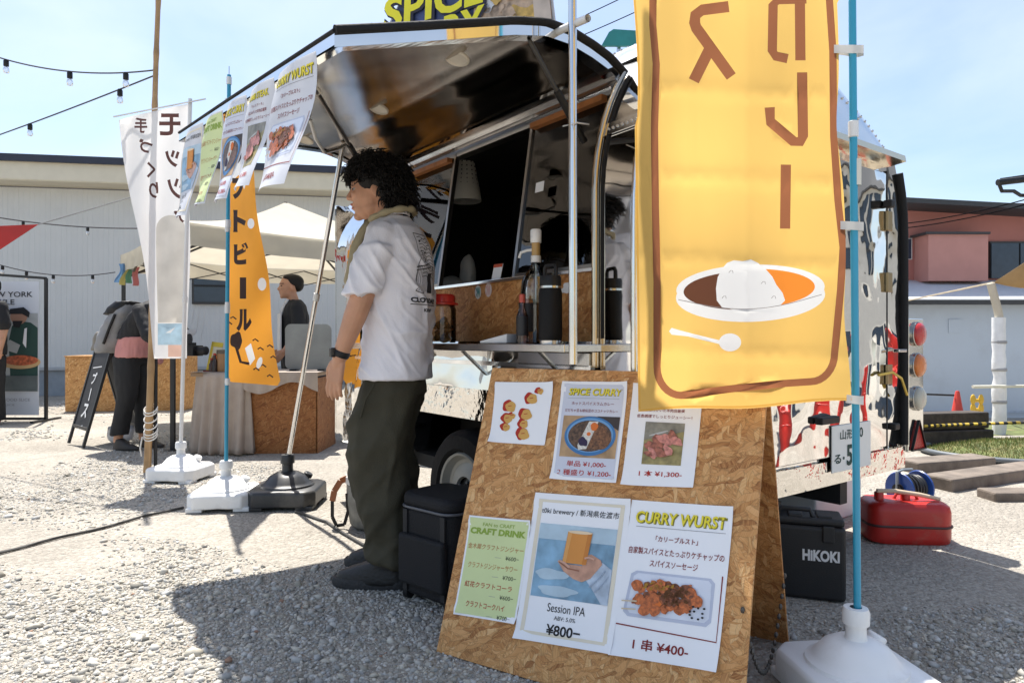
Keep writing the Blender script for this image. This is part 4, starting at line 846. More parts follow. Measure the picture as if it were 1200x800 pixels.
# pillars beside the hatch opening; the rear one bows slightly outwards
def wallpt(a, z):
    b = dlt(z)
    if a > HN: b -= .144 * (a - HN) * (1 - smooth01(z, 1.35, 1.85))
    return (a, b, capz(a, z))
def strip(name, a0, a1, z0, z1, m_, na_=6, nz_=26, parent=trailer):
    mb = MB(); mb.grid(lambda u, v: wallpt(a0 + (a1 - a0) * u, z0 + (z1 - z0) * v), na_, nz_); return mb.build(name, m_, parent, smooth=50)
strip('rear_pillar', HN, 0, ZB, HZ, ALU_FLAT, 8); strip('front_pillar', AF, HF, ZB, HZ, ALU)
# riveted belt on the pillar
bl = MB(); bl.grid(lambda u, v: Vector(wallpt(HN + .015 + (-.01 - HN) * u, 1.655 + .045 * v)) + Vector((0, -.006, 0)), 6, 1); bb = bl.build('belt_strip', ALU_ROOF, trailer, solid=.004)
r2 = MB()
for i in range(8): r2.ell(Vector(wallpt(HN + .03 + .022 * i, 1.677)) + Vector((0, -.009, 0)), (.005, .005, .005), nu=6, nv=4)
r2.build('rivet_row', MATS['rivet_metal'], bb)
# lower side with wheel arch
WA = -1.027
arch = [(WA - .50, ZB), (WA - .49, .43)] + [(WA - .46 + .12 * (1 - math.cos(t)), .52 + .10 * math.sin(t)) for t in np.linspace(0, math.pi / 2, 7)] + [(WA + .46 - .12 * (1 - math.cos(t)), .52 + .10 * math.sin(t)) for t in np.linspace(math.pi / 2, 0, 7)] + [(WA + .49, .43), (WA + .50, ZB)]
zs = .95
m = MB(); poly = [(HF, ZB)] + arch + [(HN, ZB), (HN, zs), (HF, zs)]
# fill as vertical quads so reflections stay clean
ax_ = sorted({round(x, 4) for x, _ in poly} | set(np.linspace(HF, HN, 40).round(4)))
def arch_z(x):
    if x <= WA - .50 or x >= WA + .50: return ZB
    for (x0, z0), (x1, z1) in zip(arch[:-1], arch[1:]):
        if x0 <= x <= x1 and x1 > x0: return z0 + (z1 - z0) * (x - x0) / (x1 - x0)
    return ZB
for x0, x1 in zip(ax_[:-1], ax_[1:]):
    e = 1e-5; za, zb_ = arch_z(x0 + e), arch_z(x1 - e); nn = 10; blg = lambda z: -.035 * math.sin(math.pi * (z - ZB) / (zs - ZB)); m.add([q for k in range(nn + 1) for q in ((x0, blg(za + (zs - za) * k / nn), za + (zs - za) * k / nn), (x1, blg(zb_ + (zs - zb_) * k / nn), zb_ + (zs - zb_) * k / nn))], [(2 * k, 2 * k + 1, 2 * k + 3, 2 * k + 2) for k in range(nn)])
SIDE = metal_mat('lower_side_sheet', (.70, .68, .65), .03, .06, 2.6, dents=.003, dscale=7)
side = m.build('side_sheet', SIDE, trailer, smooth=60)
f = MB(); ring = [(x, z) for x, z in arch]; outer = []
for i, (x, z) in enumerate(ring):
    cx, cz = WA, .30; d = Vector((x - cx, z - cz)); d.normalize(); outer.append((x + d.x * .03, z + (.13 if abs(x - WA) < .42 else .05 + .08 * max(0, (z - ZB) / .27))))
vs = [(x, -.05, z) for x, z in ring] + [(x, -.045, z) for x, z in outer] + [(x, .08, z) for x, z in ring]; n = len(ring)
f.add(vs, [(i, i + 1, n + i + 1, n + i) for i in range(n - 1)] + [(i, 2 * n + i, 2 * n + i + 1, i + 1) for i in range(n - 1)])
f.build('fender', TREAD, trailer)
w = MB(); w.box((WA, .30, .50), (1.02, .02, .30)); w.box((WA, .17, .66), (1.02, .30, .02)); w.build('wheel_well', DARK, trailer)
m = MB(); m.bar((HF, -.022, .86), (HN, -.022, .86), .02, .016); m.bar((HF, -.008, .36), (WA - .52, -.008, .36), .02, .03); m.build('side_rail', ALU_ROOF, trailer)
# wheels
def wheel(b0, sgn):
    R = .28; M_ = Matrix.Translation((WA, b0, R + .003)) @ Matrix.Rotation(sgn * math.pi / 2, 4, 'X')
    t = MB(); t.lathe([(.185, .0), (.20, -.012), (.255, -.010), (.275, .012), (R, .03), (R, .13), (.275, .15), (.2, .16), (.185, .15)], 48, M_, cap=False); tw = t.build('wheel', RUBBER, trailer, smooth=35)
    r = MB(); r.lathe([(.186, .015), (.178, -.006), (.168, -.002), (.150, .028), (.135, .032), (.11, .02), (.075, .015), (.07, .03)], 40, M_, cap=False); r.build('rim', mat('cream_rim', (.50, .48, .42), .4), tw, smooth=35)
    h = MB(); h.lathe([(.0, .012), (.035, .012), (.045, .03), (.075, .04)], 20, M_, cap=False)
    for k in range(5): h.ell(M_ @ Vector((.052 * math.cos(k * 1.2566), .052 * math.sin(k * 1.2566), .02)), (.009, .009, .009), nu=6, nv=4)
    h.build('hub', mat('dark_hub', (.06, .06, .06), .4, metal=.6), tw, smooth=35)
wheel(-.03, -1); wheel(1.83, 1)
# floor, far and front walls, dark lining
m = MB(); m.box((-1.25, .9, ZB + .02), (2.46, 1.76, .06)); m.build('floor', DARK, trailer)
m = MB(); m.box((-1.25, .9, .25), (2.3, .08, .08)); m.box((-1.25, .45, .28), (2.4, .06, .10)); m.box((-1.25, 1.35, .28), (2.4, .06, .10)); m.box((WA, .9, .28), (.06, 1.5, .06)); m.build('chassis', mat('black_chassis', (.02, .02, .02), .6), trailer)
m = MB(); m.box((AF, .9, 1.07), (.02, 1.8, 1.42)); m.build('front_wall', ALU, trailer)
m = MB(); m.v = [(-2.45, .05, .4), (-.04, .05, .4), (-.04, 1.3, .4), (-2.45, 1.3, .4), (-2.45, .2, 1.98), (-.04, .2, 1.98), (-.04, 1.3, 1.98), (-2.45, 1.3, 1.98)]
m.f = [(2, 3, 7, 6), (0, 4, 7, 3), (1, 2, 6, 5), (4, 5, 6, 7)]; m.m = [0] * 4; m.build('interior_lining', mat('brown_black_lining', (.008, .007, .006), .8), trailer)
# drawbar
m = MB(); m.bar((AF - .9, .9, .40), (AF + .1, .45, .36), .06, .08); m.bar((AF - .9, .9, .40), (AF + .1, 1.35, .36), .06, .08); m.tube([(AF - .8, .9, .02), (AF - .8, .9, .45)], .03, 10); m.build('drawbar', mat('black_chassis', (.02, .02, .02), .6), trailer)

# ---- rear wall
m = MB(); pts = [(.0, ZB)] + [(dlt(z), z) for z in np.linspace(1.0, ZT, 6)] + [(1.8 - dlt(z), z) for z in np.linspace(ZT, 1.0, 6)] + [(1.8, ZB)]
pts[0] = (-.03, ZB); pts[1] = (-.03, 1.0)
nb, nzz = 44, 36; m = MB()
def rearpt(u, v):
    z = ZB + (ZT - ZB) * v; b0 = (-.03 if z < 1.45 else -.03 * (1 - smooth01(z, 1.35, 1.85)) + dlt(z)); b1 = 1.8 - dlt(z); b = b0 + (b1 - b0) * u; return (.0 + .004 * math.sin(7 * b + 2 * z) * math.sin(math.pi * u) * math.sin(math.pi * v), b, z)
m.grid(rearpt, nb, nzz); rear = m.build('rear_wall', REARM, trailer, smooth=180)
def rbox(name, m_, b0, b1, z0, z1, d0=.002, d1=.012, parent=trailer, bevel=0): mb = MB(); mb.box(((d0 + d1) / 2, (b0 + b1) / 2, (z0 + z1) / 2), (d1 - d0, b1 - b0, z1 - z0)); return mb.build(name, m_, parent, bevel=bevel)
GOLDT = metal_mat('weathered_ledge', (.72, .62, .44), .22, .002, 8)
m = MB(); m.prism([(-.02, 0), (.075, -.014), (.08, -.042), (.012, -.05), (-.02, -.05)], .62, 1.66, Matrix(((1, 0, 0, 0), (0, 0, 1, 0), (0, 1, 0, ZT + .025), (0, 0, 0, 1)))); m.build('drip_ledge', GOLDT, trailer)
seam = flat('seam', (.05, .05, .05))
door = rbox('rear_door', REARM, .60, 1.60, .47, 1.72, .003, .020, bevel=.004)
rbox('door_seam', seam, .592, .598, .46, 1.73, .003, .022, door); rbox('door_seam', seam, 1.602, 1.608, .46, 1.73, .003, .022, door)
rbox('skirt_strip', TREAD, -.02, 1.8, ZB + .002, .452, .003, .014)
for z in (1.50, 1.22, .80):
    h = rbox('hinge', mat('aged_brass', (.35, .27, .15), .4, metal=.8), 1.585, 1.63, z - .045, z + .045, .021, .034, bevel=.003)
rbox('latch', BLACK, 1.56, 1.60, 1.555, 1.59, .021, .06, bevel=.006)
rbox('handle', STEEL, 1.66, 1.74, .90, .915, .02, .05, bevel=.004); rbox('door_catch', BLACK, .98, 1.12, .615, .645, .021, .055, bevel=.006); rbox('door_catch', BLACK, 1.62, 1.67, .545, .575, .003, .05, bevel=.006)
for z in np.linspace(.5, 1.70, 26):
    pass
r3 = MB()
for z in np.linspace(.49, 1.72, 40):
    for b in (.575,): r3.ell((.006, b, z), (.006, .006, .006), nu=6, nv=4)
tag(r3.build('rivets', MATS['rivet_metal'], rear), kind='stuff')
m = MB(); m.tube([(.008, 1.80, .46)] + [(.008, 1.80 - dlt(z), z) for z in np.linspace(1.0, 1.74, 9)], .02, 10); m.build('corner_rubber', RUBBER, trailer, smooth=60)
m = MB(); m.tube([(-.012, -.036, .36)] + [(-.012, wallpt(-.012, z)[1] - .002, z) for z in np.linspace(.5, 1.76, 12)], .012, 8); m.build('corner_bead', ALU_ROOF, trailer, smooth=60)
# yellow cord across the door
m = MB(); ps = [(.03, 1.50, .80), (.045, 1.60, .81), (.05, 1.68, .78), (.04, 1.76, .70)]; m.tube(ps, .006, 6); m.build('yellow_cord', mat('cord_yellow', (.65, .45, .08), .6), trailer)
bs = rbox('blue_sticker', flat('sticker_blue', (.02, .05, .32)), 1.29, 1.345, .70, .83, .021, .0225)
a = Art(); a.text('M', 1.317, -.80, .035, flat('label_white', (.7, .7, .7)), bold=.05); a.emit(bs, lambda x, y, l: (.0228 + .0004 * l, x, -y))
# number plate
PB0, PB1, PZ0, PZ1 = 1.105, 1.435, .405, .600
pl = rbox('number_plate', mat('plate_white', (.72, .74, .72), .4, var=.02), PB0, PB1, PZ0, PZ1, .022, .028, bevel=.002)
a = Art(); PG = flat('plate_green', (.03, .06, .05)); a.text('山形', .36, .20, .20, PG, w=.34, bold=.012); a.text('80', .68, .20, .20, PG, w=.2, bold=.015); a.text('る', .13, .66, .18, PG, bold=.02); a.ell(.28, .66, .022, .03, PG, 2, 'lettering'); a.text('5', .43, .62, .42, PG, w=.15, bold=.03);

a.emit(pl, lambda x, y, l: (.0285 + .0005 * l, PB0 + (PB1 - PB0) * x, PZ1 - (PZ1 - PZ0) * y / .92))
# tail lamps on a bracket beyond the corner
br = rbox('lamp_bracket', metal_mat('lamp_chrome', (.75, .74, .70), .1, .004), 1.825, 1.985, .42, 1.06, .0, .02, bevel=.004)
def lens(nm, col, z):
    l = MB(); M_ = Matrix.Translation((.02, 1.905, z)) @ Matrix.Rotation(math.pi / 2, 4, 'Y'); l.lathe([(.060, 0), (.060, .010), (.057, .013), (.055, .010)], 28, M_, cap=False); rr = l.build('lamp_ring', metal_mat('dark_chrome', (.35, .34, .32), .2, .001), br, smooth=40)
    l = MB(); l.lathe([(.056, .004), (.054, .022), (.04, .032), (.02, .036), (0, .037)], 28, M_); l.build(nm, mat(nm + '_lens', col, .15, coat=.5, bump=.4, bscale=160), br, smooth=60)
lens('red_lamp', (.50, .015, .012), .985); lens('amber_lamp', (.62, .16, .01), .835); lens('clear_lamp', (.42, .41, .34), .675)
l = MB(); l.prism([(-.075, 0), (.075, 0), (0, .14)], .021, .03, Matrix(((0, 0, 1, 0), (1, 0, 0, 1.905), (0, 1, 0, .43), (0, 0, 0, 1)))); l.build('triangle_reflector', mat('reflector_red', (.42, .02, .015), .25, bump=.4, bscale=200), br)
l = MB()
for s in ((-.075, 0, .075, 0), (.075, 0, 0, .14), (0, .14, -.075, 0)): l.bar((.032, 1.905 + s[0], .43 + s[1]), (.032, 1.905 + s[2], .43 + s[3]), .012, .006)
l.build('reflector_frame', BLACK, br)

# ---- serving opening: board, sill, glass
BRD = MB(); BRD.box(((HF + HN) / 2, .035, (.95 + 1.2) / 2), (HN - HF, .012, .25)); 
cb = panel('counter_front', Vector((HF, .028, .945)), Vector((1, 0, 0)), Vector((0, 0, 1)), Vector((0, -1, 0)), HN - HF, .252, .012, OSB_D, trailer)
m = MB(); m.box(((HF + HN) / 2, .032, 1.204), (HN - HF, .03, .014)); m.build('sill', ALU_ROOF, trailer, bevel=.002)
for cx_, zc, cs in ((-.985, 1.165, [(.04, .16, .32), (.1, .35, .18), (.62, .63, .62)]), (-.905, 1.170, [(.62, .25, .25), (.7, .6, .58)])):
    a = Art(); a.ell(0, 0, .024, .030, flat('sticker_a%d' % len(cs), cs[-1]), 1, 'sticker'); 
    for k, cc in enumerate(cs[:-1]):
        for q in range(3): a.line([((-.02 + .013 * q + .006 * k), -.02), (0.004 * k + .007 * q - .004, .0), (-.016 + .014 * q, .022)], .0035, flat('st%d%d' % (len(cs), k), cc), 2, 'sticker')
    a.emit(cb, lambda x, y, l, c=cx_, zz=zc: (x + c - HF, zz - y - .945, .001 + .0006 * l))
a = Art(); a.ell(0, 0, .03, .02, flat('sticker_white', (.66, .66, .68)), 1, 'sticker', wob=.2); a.emit(cb, lambda x, y, l: (x + (-.40) - HF, 1.145 - y - .945, .001 + .0006 * l))
# sloping glass
GLS = glass_mat('tinted_glass', (.62, .66, .72), 0, .7, .09); FRM = metal_mat('window_frame_metal', (.30, .29, .28), .3, .002)
def gp(a, t, off=0): return Vector((a, .045 + .10 * t + off, 1.212 + .655 * t))
def pane(name, a0, a1, off, edge):
    m = MB(); m.add([gp(a0, 0, off), gp(a1, 0, off), gp(a1, 1, off), gp(a0, 1, off)], [(0, 1, 2, 3)]); o = m.build(name, GLS, trailer, solid=.005)
    f = MB(); f.bar(gp(edge, 0, off), gp(edge, 1, off), .022, .016); f.build('stile', FRM, o)
    f = MB(); f.bar(gp(a0, .01, off), gp(a1, .01, off), .016, .016); f.bar(gp(a0, .985, off), gp(a1, .985, off), .02, .016); f.build('pane_rail', FRM, o)
pane('sliding_window', HF + .02, -1.34, .0, -1.34); pane('sliding_window', -.74, HN - .01, .0, -.74); pane('sliding_window', -.66, HN - .01, .03, -.66)
m = MB(); m.bar((HF, .16, 1.865), (HN, .16, 1.865), .05, .035); m.build('window_head', FRM, trailer)
for a0, a1 in ((-1.75, -1.37), (-.72, -.30)):
    m = MB(); m.bar((a0, .12, 1.838), (a1, .12, 1.838), .03, .022); m.build('wood_batten', mat('orange_wood', (.34, .13, .04), .5, var=.25, vscale=20), trailer)
# hinge rail
m = MB(); m.bar((HF, .10, 1.885), (HN, .10, 1.885), .03, .03); m.build('hinge_rail', ALU_ROOF, trailer)
# opening edge tube following the wall curve
m = MB(); m.tube([(HN + .004, dlt(z) - .014, z) for z in np.linspace(.86, 1.9, 18)], .0125, 12); m.build('edge_tube', metal_mat('bronze_tube', (.55, .48, .38), .14, .001), trailer, smooth=60)
m = MB(); m.tube([(HN + .03, dlt(z) - .004, z) for z in np.linspace(.96, 1.88, 18)], .007, 8); m.build('edge_gasket', RUBBER, trailer, smooth=60)
# shelf and its brackets
m = MB(); m.box((-1.05, -.072, .927), (1.72, .20, .028)); sh = m.build('shelf', STEEL, trailer, bevel=.003)
for a0 in (-.35, -.85, -1.5): m = MB(); m.bar((a0, -.006, .80), (a0, -.14, .912), .02, .008); m.bar((a0, -.006, .78), (a0, -.006, .912), .02, .008); m.build('shelf_bracket', STEEL, sh)
m = MB(); m.box((-.42, -.026, .885), (.40, .012, .05)); m.build('tap_plate', STEEL, trailer, bevel=.002)
# inside counter
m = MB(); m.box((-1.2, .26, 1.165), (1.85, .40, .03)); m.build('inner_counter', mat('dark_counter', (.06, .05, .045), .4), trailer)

# ---- raised hatch
NP = [(-.135, 1.885), (-.06, 1.925), (.02, 1.948), (.12, 1.967), (.228, 1.967), (.36, 1.935), (.52, 1.882), (.67, 1.833), (.82, 1.785), (.9456, 1.745)]
def hp(u, v, dz=0):                     # u 0 near .. 1 far, v along the profile
    i = min(int(v * (len(NP) - 1)), len(NP) - 2); t = v * (len(NP) - 1) - i; L_ = NP[i][0] + (NP[i + 1][0] - NP[i][0]) * t; h = NP[i][1] + (NP[i + 1][1] - NP[i][1]) * t
    return Vector((HN + (HF - HN) * u, -L_, h + .205 * u * max(0, L_) / .9456 + dz + .006 * math.sin(math.pi * u) * math.sin(9 * v)))
m = MB(); m.grid(lambda u, v: hp(u, v, .014), 30, 36); hatch = m.build('hatch', ALU_ROOF, trailer, smooth=60)
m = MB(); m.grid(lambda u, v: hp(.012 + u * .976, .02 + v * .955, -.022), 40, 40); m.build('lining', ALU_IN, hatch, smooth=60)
m = MB()
m.grid(lambda u, v: hp(0.0, u, .012 - .040 * v), 40, 1); m.build('end_strip', ALU_FLAT, hatch); m = MB(); m.grid(lambda u, v: hp(1.0, u, .012 - .040 * v), 40, 1); m.build('end_strip', ALU_FLAT, hatch)
m = MB(); m.grid(lambda u, v: hp(u, 1.0, .012 - .034 * v), 20, 1); m.build('front_strip', ALU_FLAT, hatch)
def inset(u, v): return hp(u, v, -.027) 
m = MB(); m.grid(lambda u, v: hp(.0 + .028 * v, u, -.0285), 40, 1); m.grid(lambda u, v: hp(1.0 - .028 * v, u, -.0285), 40, 1); m.grid(lambda u, v: hp(u, 1.0 - .04 * v, -.0285), 20, 1); m.build('rim_flange', ALU_FLAT, hatch)
m = MB(); m.tube([hp(0, v, .017) + Vector((.004, 0, 0)) for v in np.linspace(0, 1, 40)], .012, 8); m.tube([hp(u, 1, .016) for u in np.linspace(0, 1, 12)], .006, 8); m.tube([hp(1, v, .017) for v in np.linspace(0, 1, 30)], .009, 8); m.build('gasket', RUBBER, hatch, smooth=60)
m = MB(); m.grid(lambda u, v: hp(.5 + .47 * (u - .5) * 2, .12 + .02 * v, -.03), 30, 1); m.build('seam_strip', ALU_FLAT, hatch)
for (u, v, r) in ((.12, .60, .045), (.50, .55, .045), (.86, .60, .05), (.32, .86, .04)):
    q = hp(u, v, -.024); l = MB(); l.lathe([(r, 0), (r, -.006), (r * .88, -.010), (r * .80, -.004), (0, -.004)], 28, M4(q, -.3, 0, 0)); l.build('downlight', mat('downlight_white', (.62, .58, .5), .4), hatch, smooth=40)
def strut(p, q, parent=hatch):
    p, q = Vector(p), Vector(q); k = p.lerp(q, .48); s = MB(); s.tube([q, k], .013, 10); so = s.build('gas_strut', BLACK, parent, smooth=60); s = MB(); s.tube([k, p], .0075, 8); s.build('strut_rod', mat('strut_black', (.03, .03, .03), .3), parent, smooth=60)
strut(hp(.018, .48, -.03), (-.30, .02, 1.66)); strut(hp(.30, .86, -.03), (-1.93, -.02, 1.80))
m = MB(); ps = [hp(.62, .70, -.03), hp(.66, .66, -.10), hp(.72, .6, -.14), hp(.80, .5, -.09), hp(.85, .42, -.03)]; m.tube(ps, .008, 6); m.build('cable', WPOLE, hatch, smooth=60)

# ---- hanging menu sheets along the hatch edge
def hang(u0, u1, drop, lean, artfn, H, label):
    p0 = trailer.matrix_basis if False else None
    def W(v): return TW(v.x, v.y, v.z)
    a_, b_ = W(hp(u1, 1, -.016)), W(hp(u0, 1, -.016)); ex = (b_ - a_); nrm = Vector((-.8, -.6, 0)); ud = Vector((-.6, .8, 0)); ln = ex.length
    def fn(x, y, off):
        q = a_.lerp(b_, x) + nrm * .008; s = y * drop
        bend = lean * y ** 1.4 + .012 * math.sin(5 * y + 3 * x)
        q = q + nrm * (bend + .02 * math.sin(math.pi * x) * y + off) + ud * (.02 * y * y) + Vector((0, 0, -math.sqrt(max(0.0, s * s - (lean * y) ** 2)) + .0)); return q
    cx = list(np.linspace(0, 1, 9)[1:-1]); cy = list(np.linspace(0, H, 13)[1:-1])
    return make_poster('hanging_menu', label, artfn, H, fn, 'menu sheets hanging from the hatch edge', .0008, PAPER_T, 10, 14, (cx, cy))
hang(.055, .215, .375, .07, art_wurst, 1.41, 'curry wurst sheet hanging from the hatch edge')
hang(.24, .365, .35, .06, art_lamb, 1.42, 'lamb sheet hanging from the hatch edge')
hang(.395, .52, .37, .05, art_curry, 1.45, 'spice curry sheet with blue dish hanging from the hatch edge')
hang(.56, .69, .37, .05, art_drink, 1.5, 'pale green drink list hanging from the hatch edge')
hang(.725, .89, .40, .05, art_beer, 1.41, 'beer sheet with blue photo hanging at the far end of the hatch edge')

# ---- roof banner, poles
def roof_banner():
    L0, R0 = P(437, 38, 3.75), P(650, 30, 3.05); o = thing('roof_banner', 'printed spice curry banner standing on the trailer roof', 'banner', (L0 + R0) / 2 - Vector((0, 0, .3))); loc = Vector(o.location)
    bnv = (R0 - L0).cross(Vector((0, 0, 1))).normalized(); bnv = bnv if bnv.y > 0 else -bnv
    def fn(px, py, off=0):
        d = P(px, py, 1) - C0; t = (L0 - C0).dot(bnv) / d.dot(bnv); return C0 + d * t - bnv * off
    BN = mat('banner_white', (.66, .68, .72), .5, var=.06, vscale=5); m = MB()
    m.add([fn(420, 100) - loc, fn(660, 100) - loc, fn(640, -70) - loc, fn(505, -70) - loc], [(0, 1, 2, 3)]); m.build('sheet', BN, o, solid=.004)
    a = Art(); NV = mat('banner_navy', (.03, .05, .16), .5, var=.5, vscale=12); FD = mat('banner_food', (.50, .36, .25), .5, var=.7, vscale=14); FD2 = mat('banner_food_gold', (.62, .40, .10), .5, var=.5, vscale=18); BLK = flat('banner_dark', (.03, .03, .05)); YL = flat('banner_yellow', (.85, .78, .05))
    a.poly([(425, 97), (552, 97), (560, -65), (512, -65), (472, 0)], NV, 2, 'print'); a.poly([(552, 97), (656, 97), (639, -65), (560, -65)], FD, 2, 'print')
    rnd = random.Random(2)
    for i in range(36):
        x, y = 566 + rnd.random() * 66, -10 + rnd.random() * 80; a.ell(x, y, 5 + 9 * rnd.random(), 3 + 6 * rnd.random(), rnd.choice((FD, FD2, BN, mat('banner_red', (.45, .14, .08), .5, var=.4, vscale=20), FD2)), 3 + i % 4, 'print', rot=rnd.uniform(-1, 1), wob=.15)
    a.poly([(634, 97), (656, 97), (640, -60), (622, -60)], mat('banner_pale', (.6, .5, .42), .5, var=.2, vscale=10), 8, 'print')
    a.text('SPICE', 513, 4, 40, BLK, w=126, bold=.06, shear=.35, layer=9, rot=-.30); a.text('SPICE', 511, 3, 38, YL, w=122, bold=.03, shear=.35, layer=10, rot=-.30)
    a.text('CURRY', 509, 47, 40, BLK, w=136, bold=.06, shear=.35, layer=11, rot=-.30); a.text('CURRY', 507, 46, 38, YL, w=132, bold=.03, shear=.35, layer=12, rot=-.30)
    a.emit(o, lambda x, y, l: fn(x, y, .003 + .0015 * l) - loc)
    for px in (470, 630):
        q = fn(px, 40) + Vector((0, .03, 0)); m = MB(); m.tube([Vector((q.x, q.y, 1.95)) - loc, Vector((q.x, q.y, 3.1)) - loc], .012, 8); m.build('post', STEEL, o)
roof_banner()
q = TW(-.12, -.195, 0)
pole('chrome flag pole clamped to the serving shelf', (q.x, q.y, .878), (q.x - .003, q.y, 2.75), .0135, CHROME, (), None)
m = MB(); m.tube([P(652, 38, 2.25), P(689, 21.5, 2.10)], .012, 12, cap=False); m.tube([P(652, 38, 2.25), P(689, 21.5, 2.10)], .0095, 12, cap=False); tag(m.build('white_pipe', WPOLE, smooth=60), 'short white pipe jutting out beside the chrome pole', 'pipe')
m = MB(); m.tube([P(660, 148, 2.2), P(676, 144, 2.11), P(690, 146, 2.3)], .0025, 5); tag(m.build('cable_tie', WPOLE), 'white tie round the chrome pole', 'tie')
# prop under the hatch on the black stand
bk = G(337, 590); stand('flag_stand', 'black water stand holding the leaning metal prop', (bk.x, bk.y, gz(bk.x, bk.y)), .05, mat('black_stand_plastic', (.03, .031, .033), .4, dirt=(.2, .18, .15), dirt_amt=.4))
tp = TW(*hp(.865, .43, -.03)); pole('leaning grey metal prop under the hatch', (bk.x, bk.y, .24), tp, .013, CHROME, (.55,), None, 'hatch_prop')

# ---- things on and behind the shelf
def shelf_a(px, b): r = (px - 600) / F; return (r * (TC.y + .6 * b) - (TC.x + .8 * b)) / (.6 + .8 * r)
def shelf_pt(px, b): return TW(shelf_a(px, b), b, .9415)
def put(name, label, cat, px, b, rz=0, z=None):
    p = shelf_pt(px, b); 
    if z is not None: p.z = z
    return thing(name, label, cat, p, TRZ + rz)
CLEAR = glass_mat('clear_glass', (.95, .98, .97), 0, .96, .06)
o = put('tumbler', 'matt black insulated tumbler with loop lid on the shelf', 'tumbler', 645, -.115)
m = MB(); m.lathe([(.037, 0), (.038, .012)], 32); m.build('base_ring', STEEL, o, smooth=40)
m = MB(); m.lathe([(.0385, .0122), (.041, .02), (.041, .175), (.037, .192)], 32); m.build('body', mat('matt_black', (.005, .005, .006), .6, spec=.25), o, smooth=40)
m = MB(); m.lathe([(.0375, .1925), (.0375, .200)], 32); m.build('steel_collar', STEEL, o, smooth=40)
m = MB(); m.lathe([(.038, .2005), (.038, .228), (.034, .236), (0, .237)], 32); m.build('lid', BLACK, o, smooth=40)
m = MB(); m.tube([(-.03, 0, .23), (-.03, 0, .262), (-.024, 0, .272), (.024, 0, .272), (.03, 0, .262), (.03, 0, .23)], .007, 8); m.build('loop', BLACK, o, smooth=60)
o = put('pump_bottle', 'large clear glass bottle with white pump on the shelf', 'bottle', 628, -.03)
m = MB(); m.lathe([(.0, .004), (.052, .004), (.056, .012), (.056, .20), (.052, .235), (.036, .265), (.018, .285), (.0155, .31)], 36, cap=False); m.build('glass', CLEAR, o, smooth=50, solid=.003)
m = MB(); m.lathe([(0, .008), (.0525, .008), (.0525, .15), (0, .15)], 30); m.build('liquid', glass_mat('pale_liquid', (.93, .86, .80), 0, .93, .03), o, smooth=40)
m = MB(); m.lathe([(.019, .305), (.019, .33)], 20); m.build('neck_ring', WPOLE, o, smooth=40)
m = MB(); m.lathe([(.016, .3305), (.016, .378)], 20); m.build('amber_collar', mat('amber_plastic', (.45, .28, .10), .3), o, smooth=40)
m = MB(); m.lathe([(.020, .3785), (.021, .385), (.021, .425), (.017, .430), (0, .43)], 20); m.build('pump_head', WHITEP, o, smooth=40)
m = MB(); m.tube([(0, 0, .355), (-.03, -.02, .352), (-.05, -.033, .345), (-.056, -.037, .325)], .006, 8); m.build('spout', WPOLE, o, smooth=60)
m = MB(); m.tube([(0, 0, .02), (0, 0, .31)], .003, 6); m.build('dip_tube', WPOLE, o)
o = put('sauce_bottle', 'small sauce bottle with black label and red stopper on the shelf', 'bottle', 612, -.12)
m = MB(); m.lathe([(0, .002), (.021, .002), (.022, .01), (.022, .10), (.010, .13), (.009, .165)], 24); m.build('glass', glass_mat('pink_glass', (.95, .75, .72), 0, .9, .06), o, smooth=40)
m = MB(); m.lathe([(.0225, .03), (.0225, .10)], 24, cap=False); lb = m.build('label', mat('black_label', (.015, .014, .016), .5), o, smooth=60)
m = MB(); m.lathe([(.0115, .15), (.0115, .178), (.006, .182), (0, .182)], 16); m.build('stopper', mat('red_stopper', (.5, .08, .05), .4), o, smooth=40)
o = put('tall_bottle', 'bottle with tall black label lettered UX on the shelf', 'bottle', 618, -.075)
m = MB(); m.lathe([(0, .002), (.031, .002), (.032, .01), (.032, .155), (.030, .165), (0, .166)], 28); m.build('glass', glass_mat('pink_glass', (.95, .75, .72)), o, smooth=40)
m = MB(); m.lathe([(.0326, .045), (.0326, .150)], 28, cap=False); lb = m.build('label', mat('black_label', (.015, .014, .016), .5), o, smooth=60)
a = Art(); a.text('UX', -.004, -.118, .02, flat('label_white', (.7, .7, .7)), bold=.05); a.rect(.010, -.068, .024, -.050, flat('label_white', (.7, .7, .7)), 2, 'lettering'); a.rect(-.03, -.10, -.004, -.086, flat('label_gold', (.5, .36, .08)), 2, 'lettering')
def cyl(x, y, l):
    th = -math.pi / 2 - .55 + x / .0332; r = .0332 + .0003 * l; return (r * math.cos(th), r * math.sin(th), -y)
a.emit(lb, cyl, (list(np.linspace(-.03, .03, 11)), []))
o = put('card_terminal', 'white tablet with dark screen lying tilted on the shelf', 'tablet', 588, -.10, .2)
m = MB(); m.prism([(-.07, 0), (.07, 0), (.07, .035), (-.07, .008)], -.05, .05, Matrix(((1, 0, 0, 0), (0, 0, 1, 0), (0, 1, 0, .002), (0, 0, 0, 1)))); m.build('casing', mat('device_white', (.66, .66, .67), .35), o, bevel=.003)
m = MB(); m.add([(-.055, -.04, .0155), (.058, -.04, .0365), (.058, .04, .0365), (-.055, .04, .0155)], [(0, 1, 2, 3)]); m.build('screen', mat('dark_screen', (.02, .016, .014), .15), o)
o = put('biscuit_jar', 'clear jar of brown biscuits with scalloped red lid on the shelf', 'jar', 517, -.085)
m = MB(); m.lathe([(0, .003), (.062, .003), (.066, .012), (.066, .15), (.055, .175)], 36, cap=False); m.build('jar_glass', CLEAR, o, smooth=50)
rng = random.Random(4)
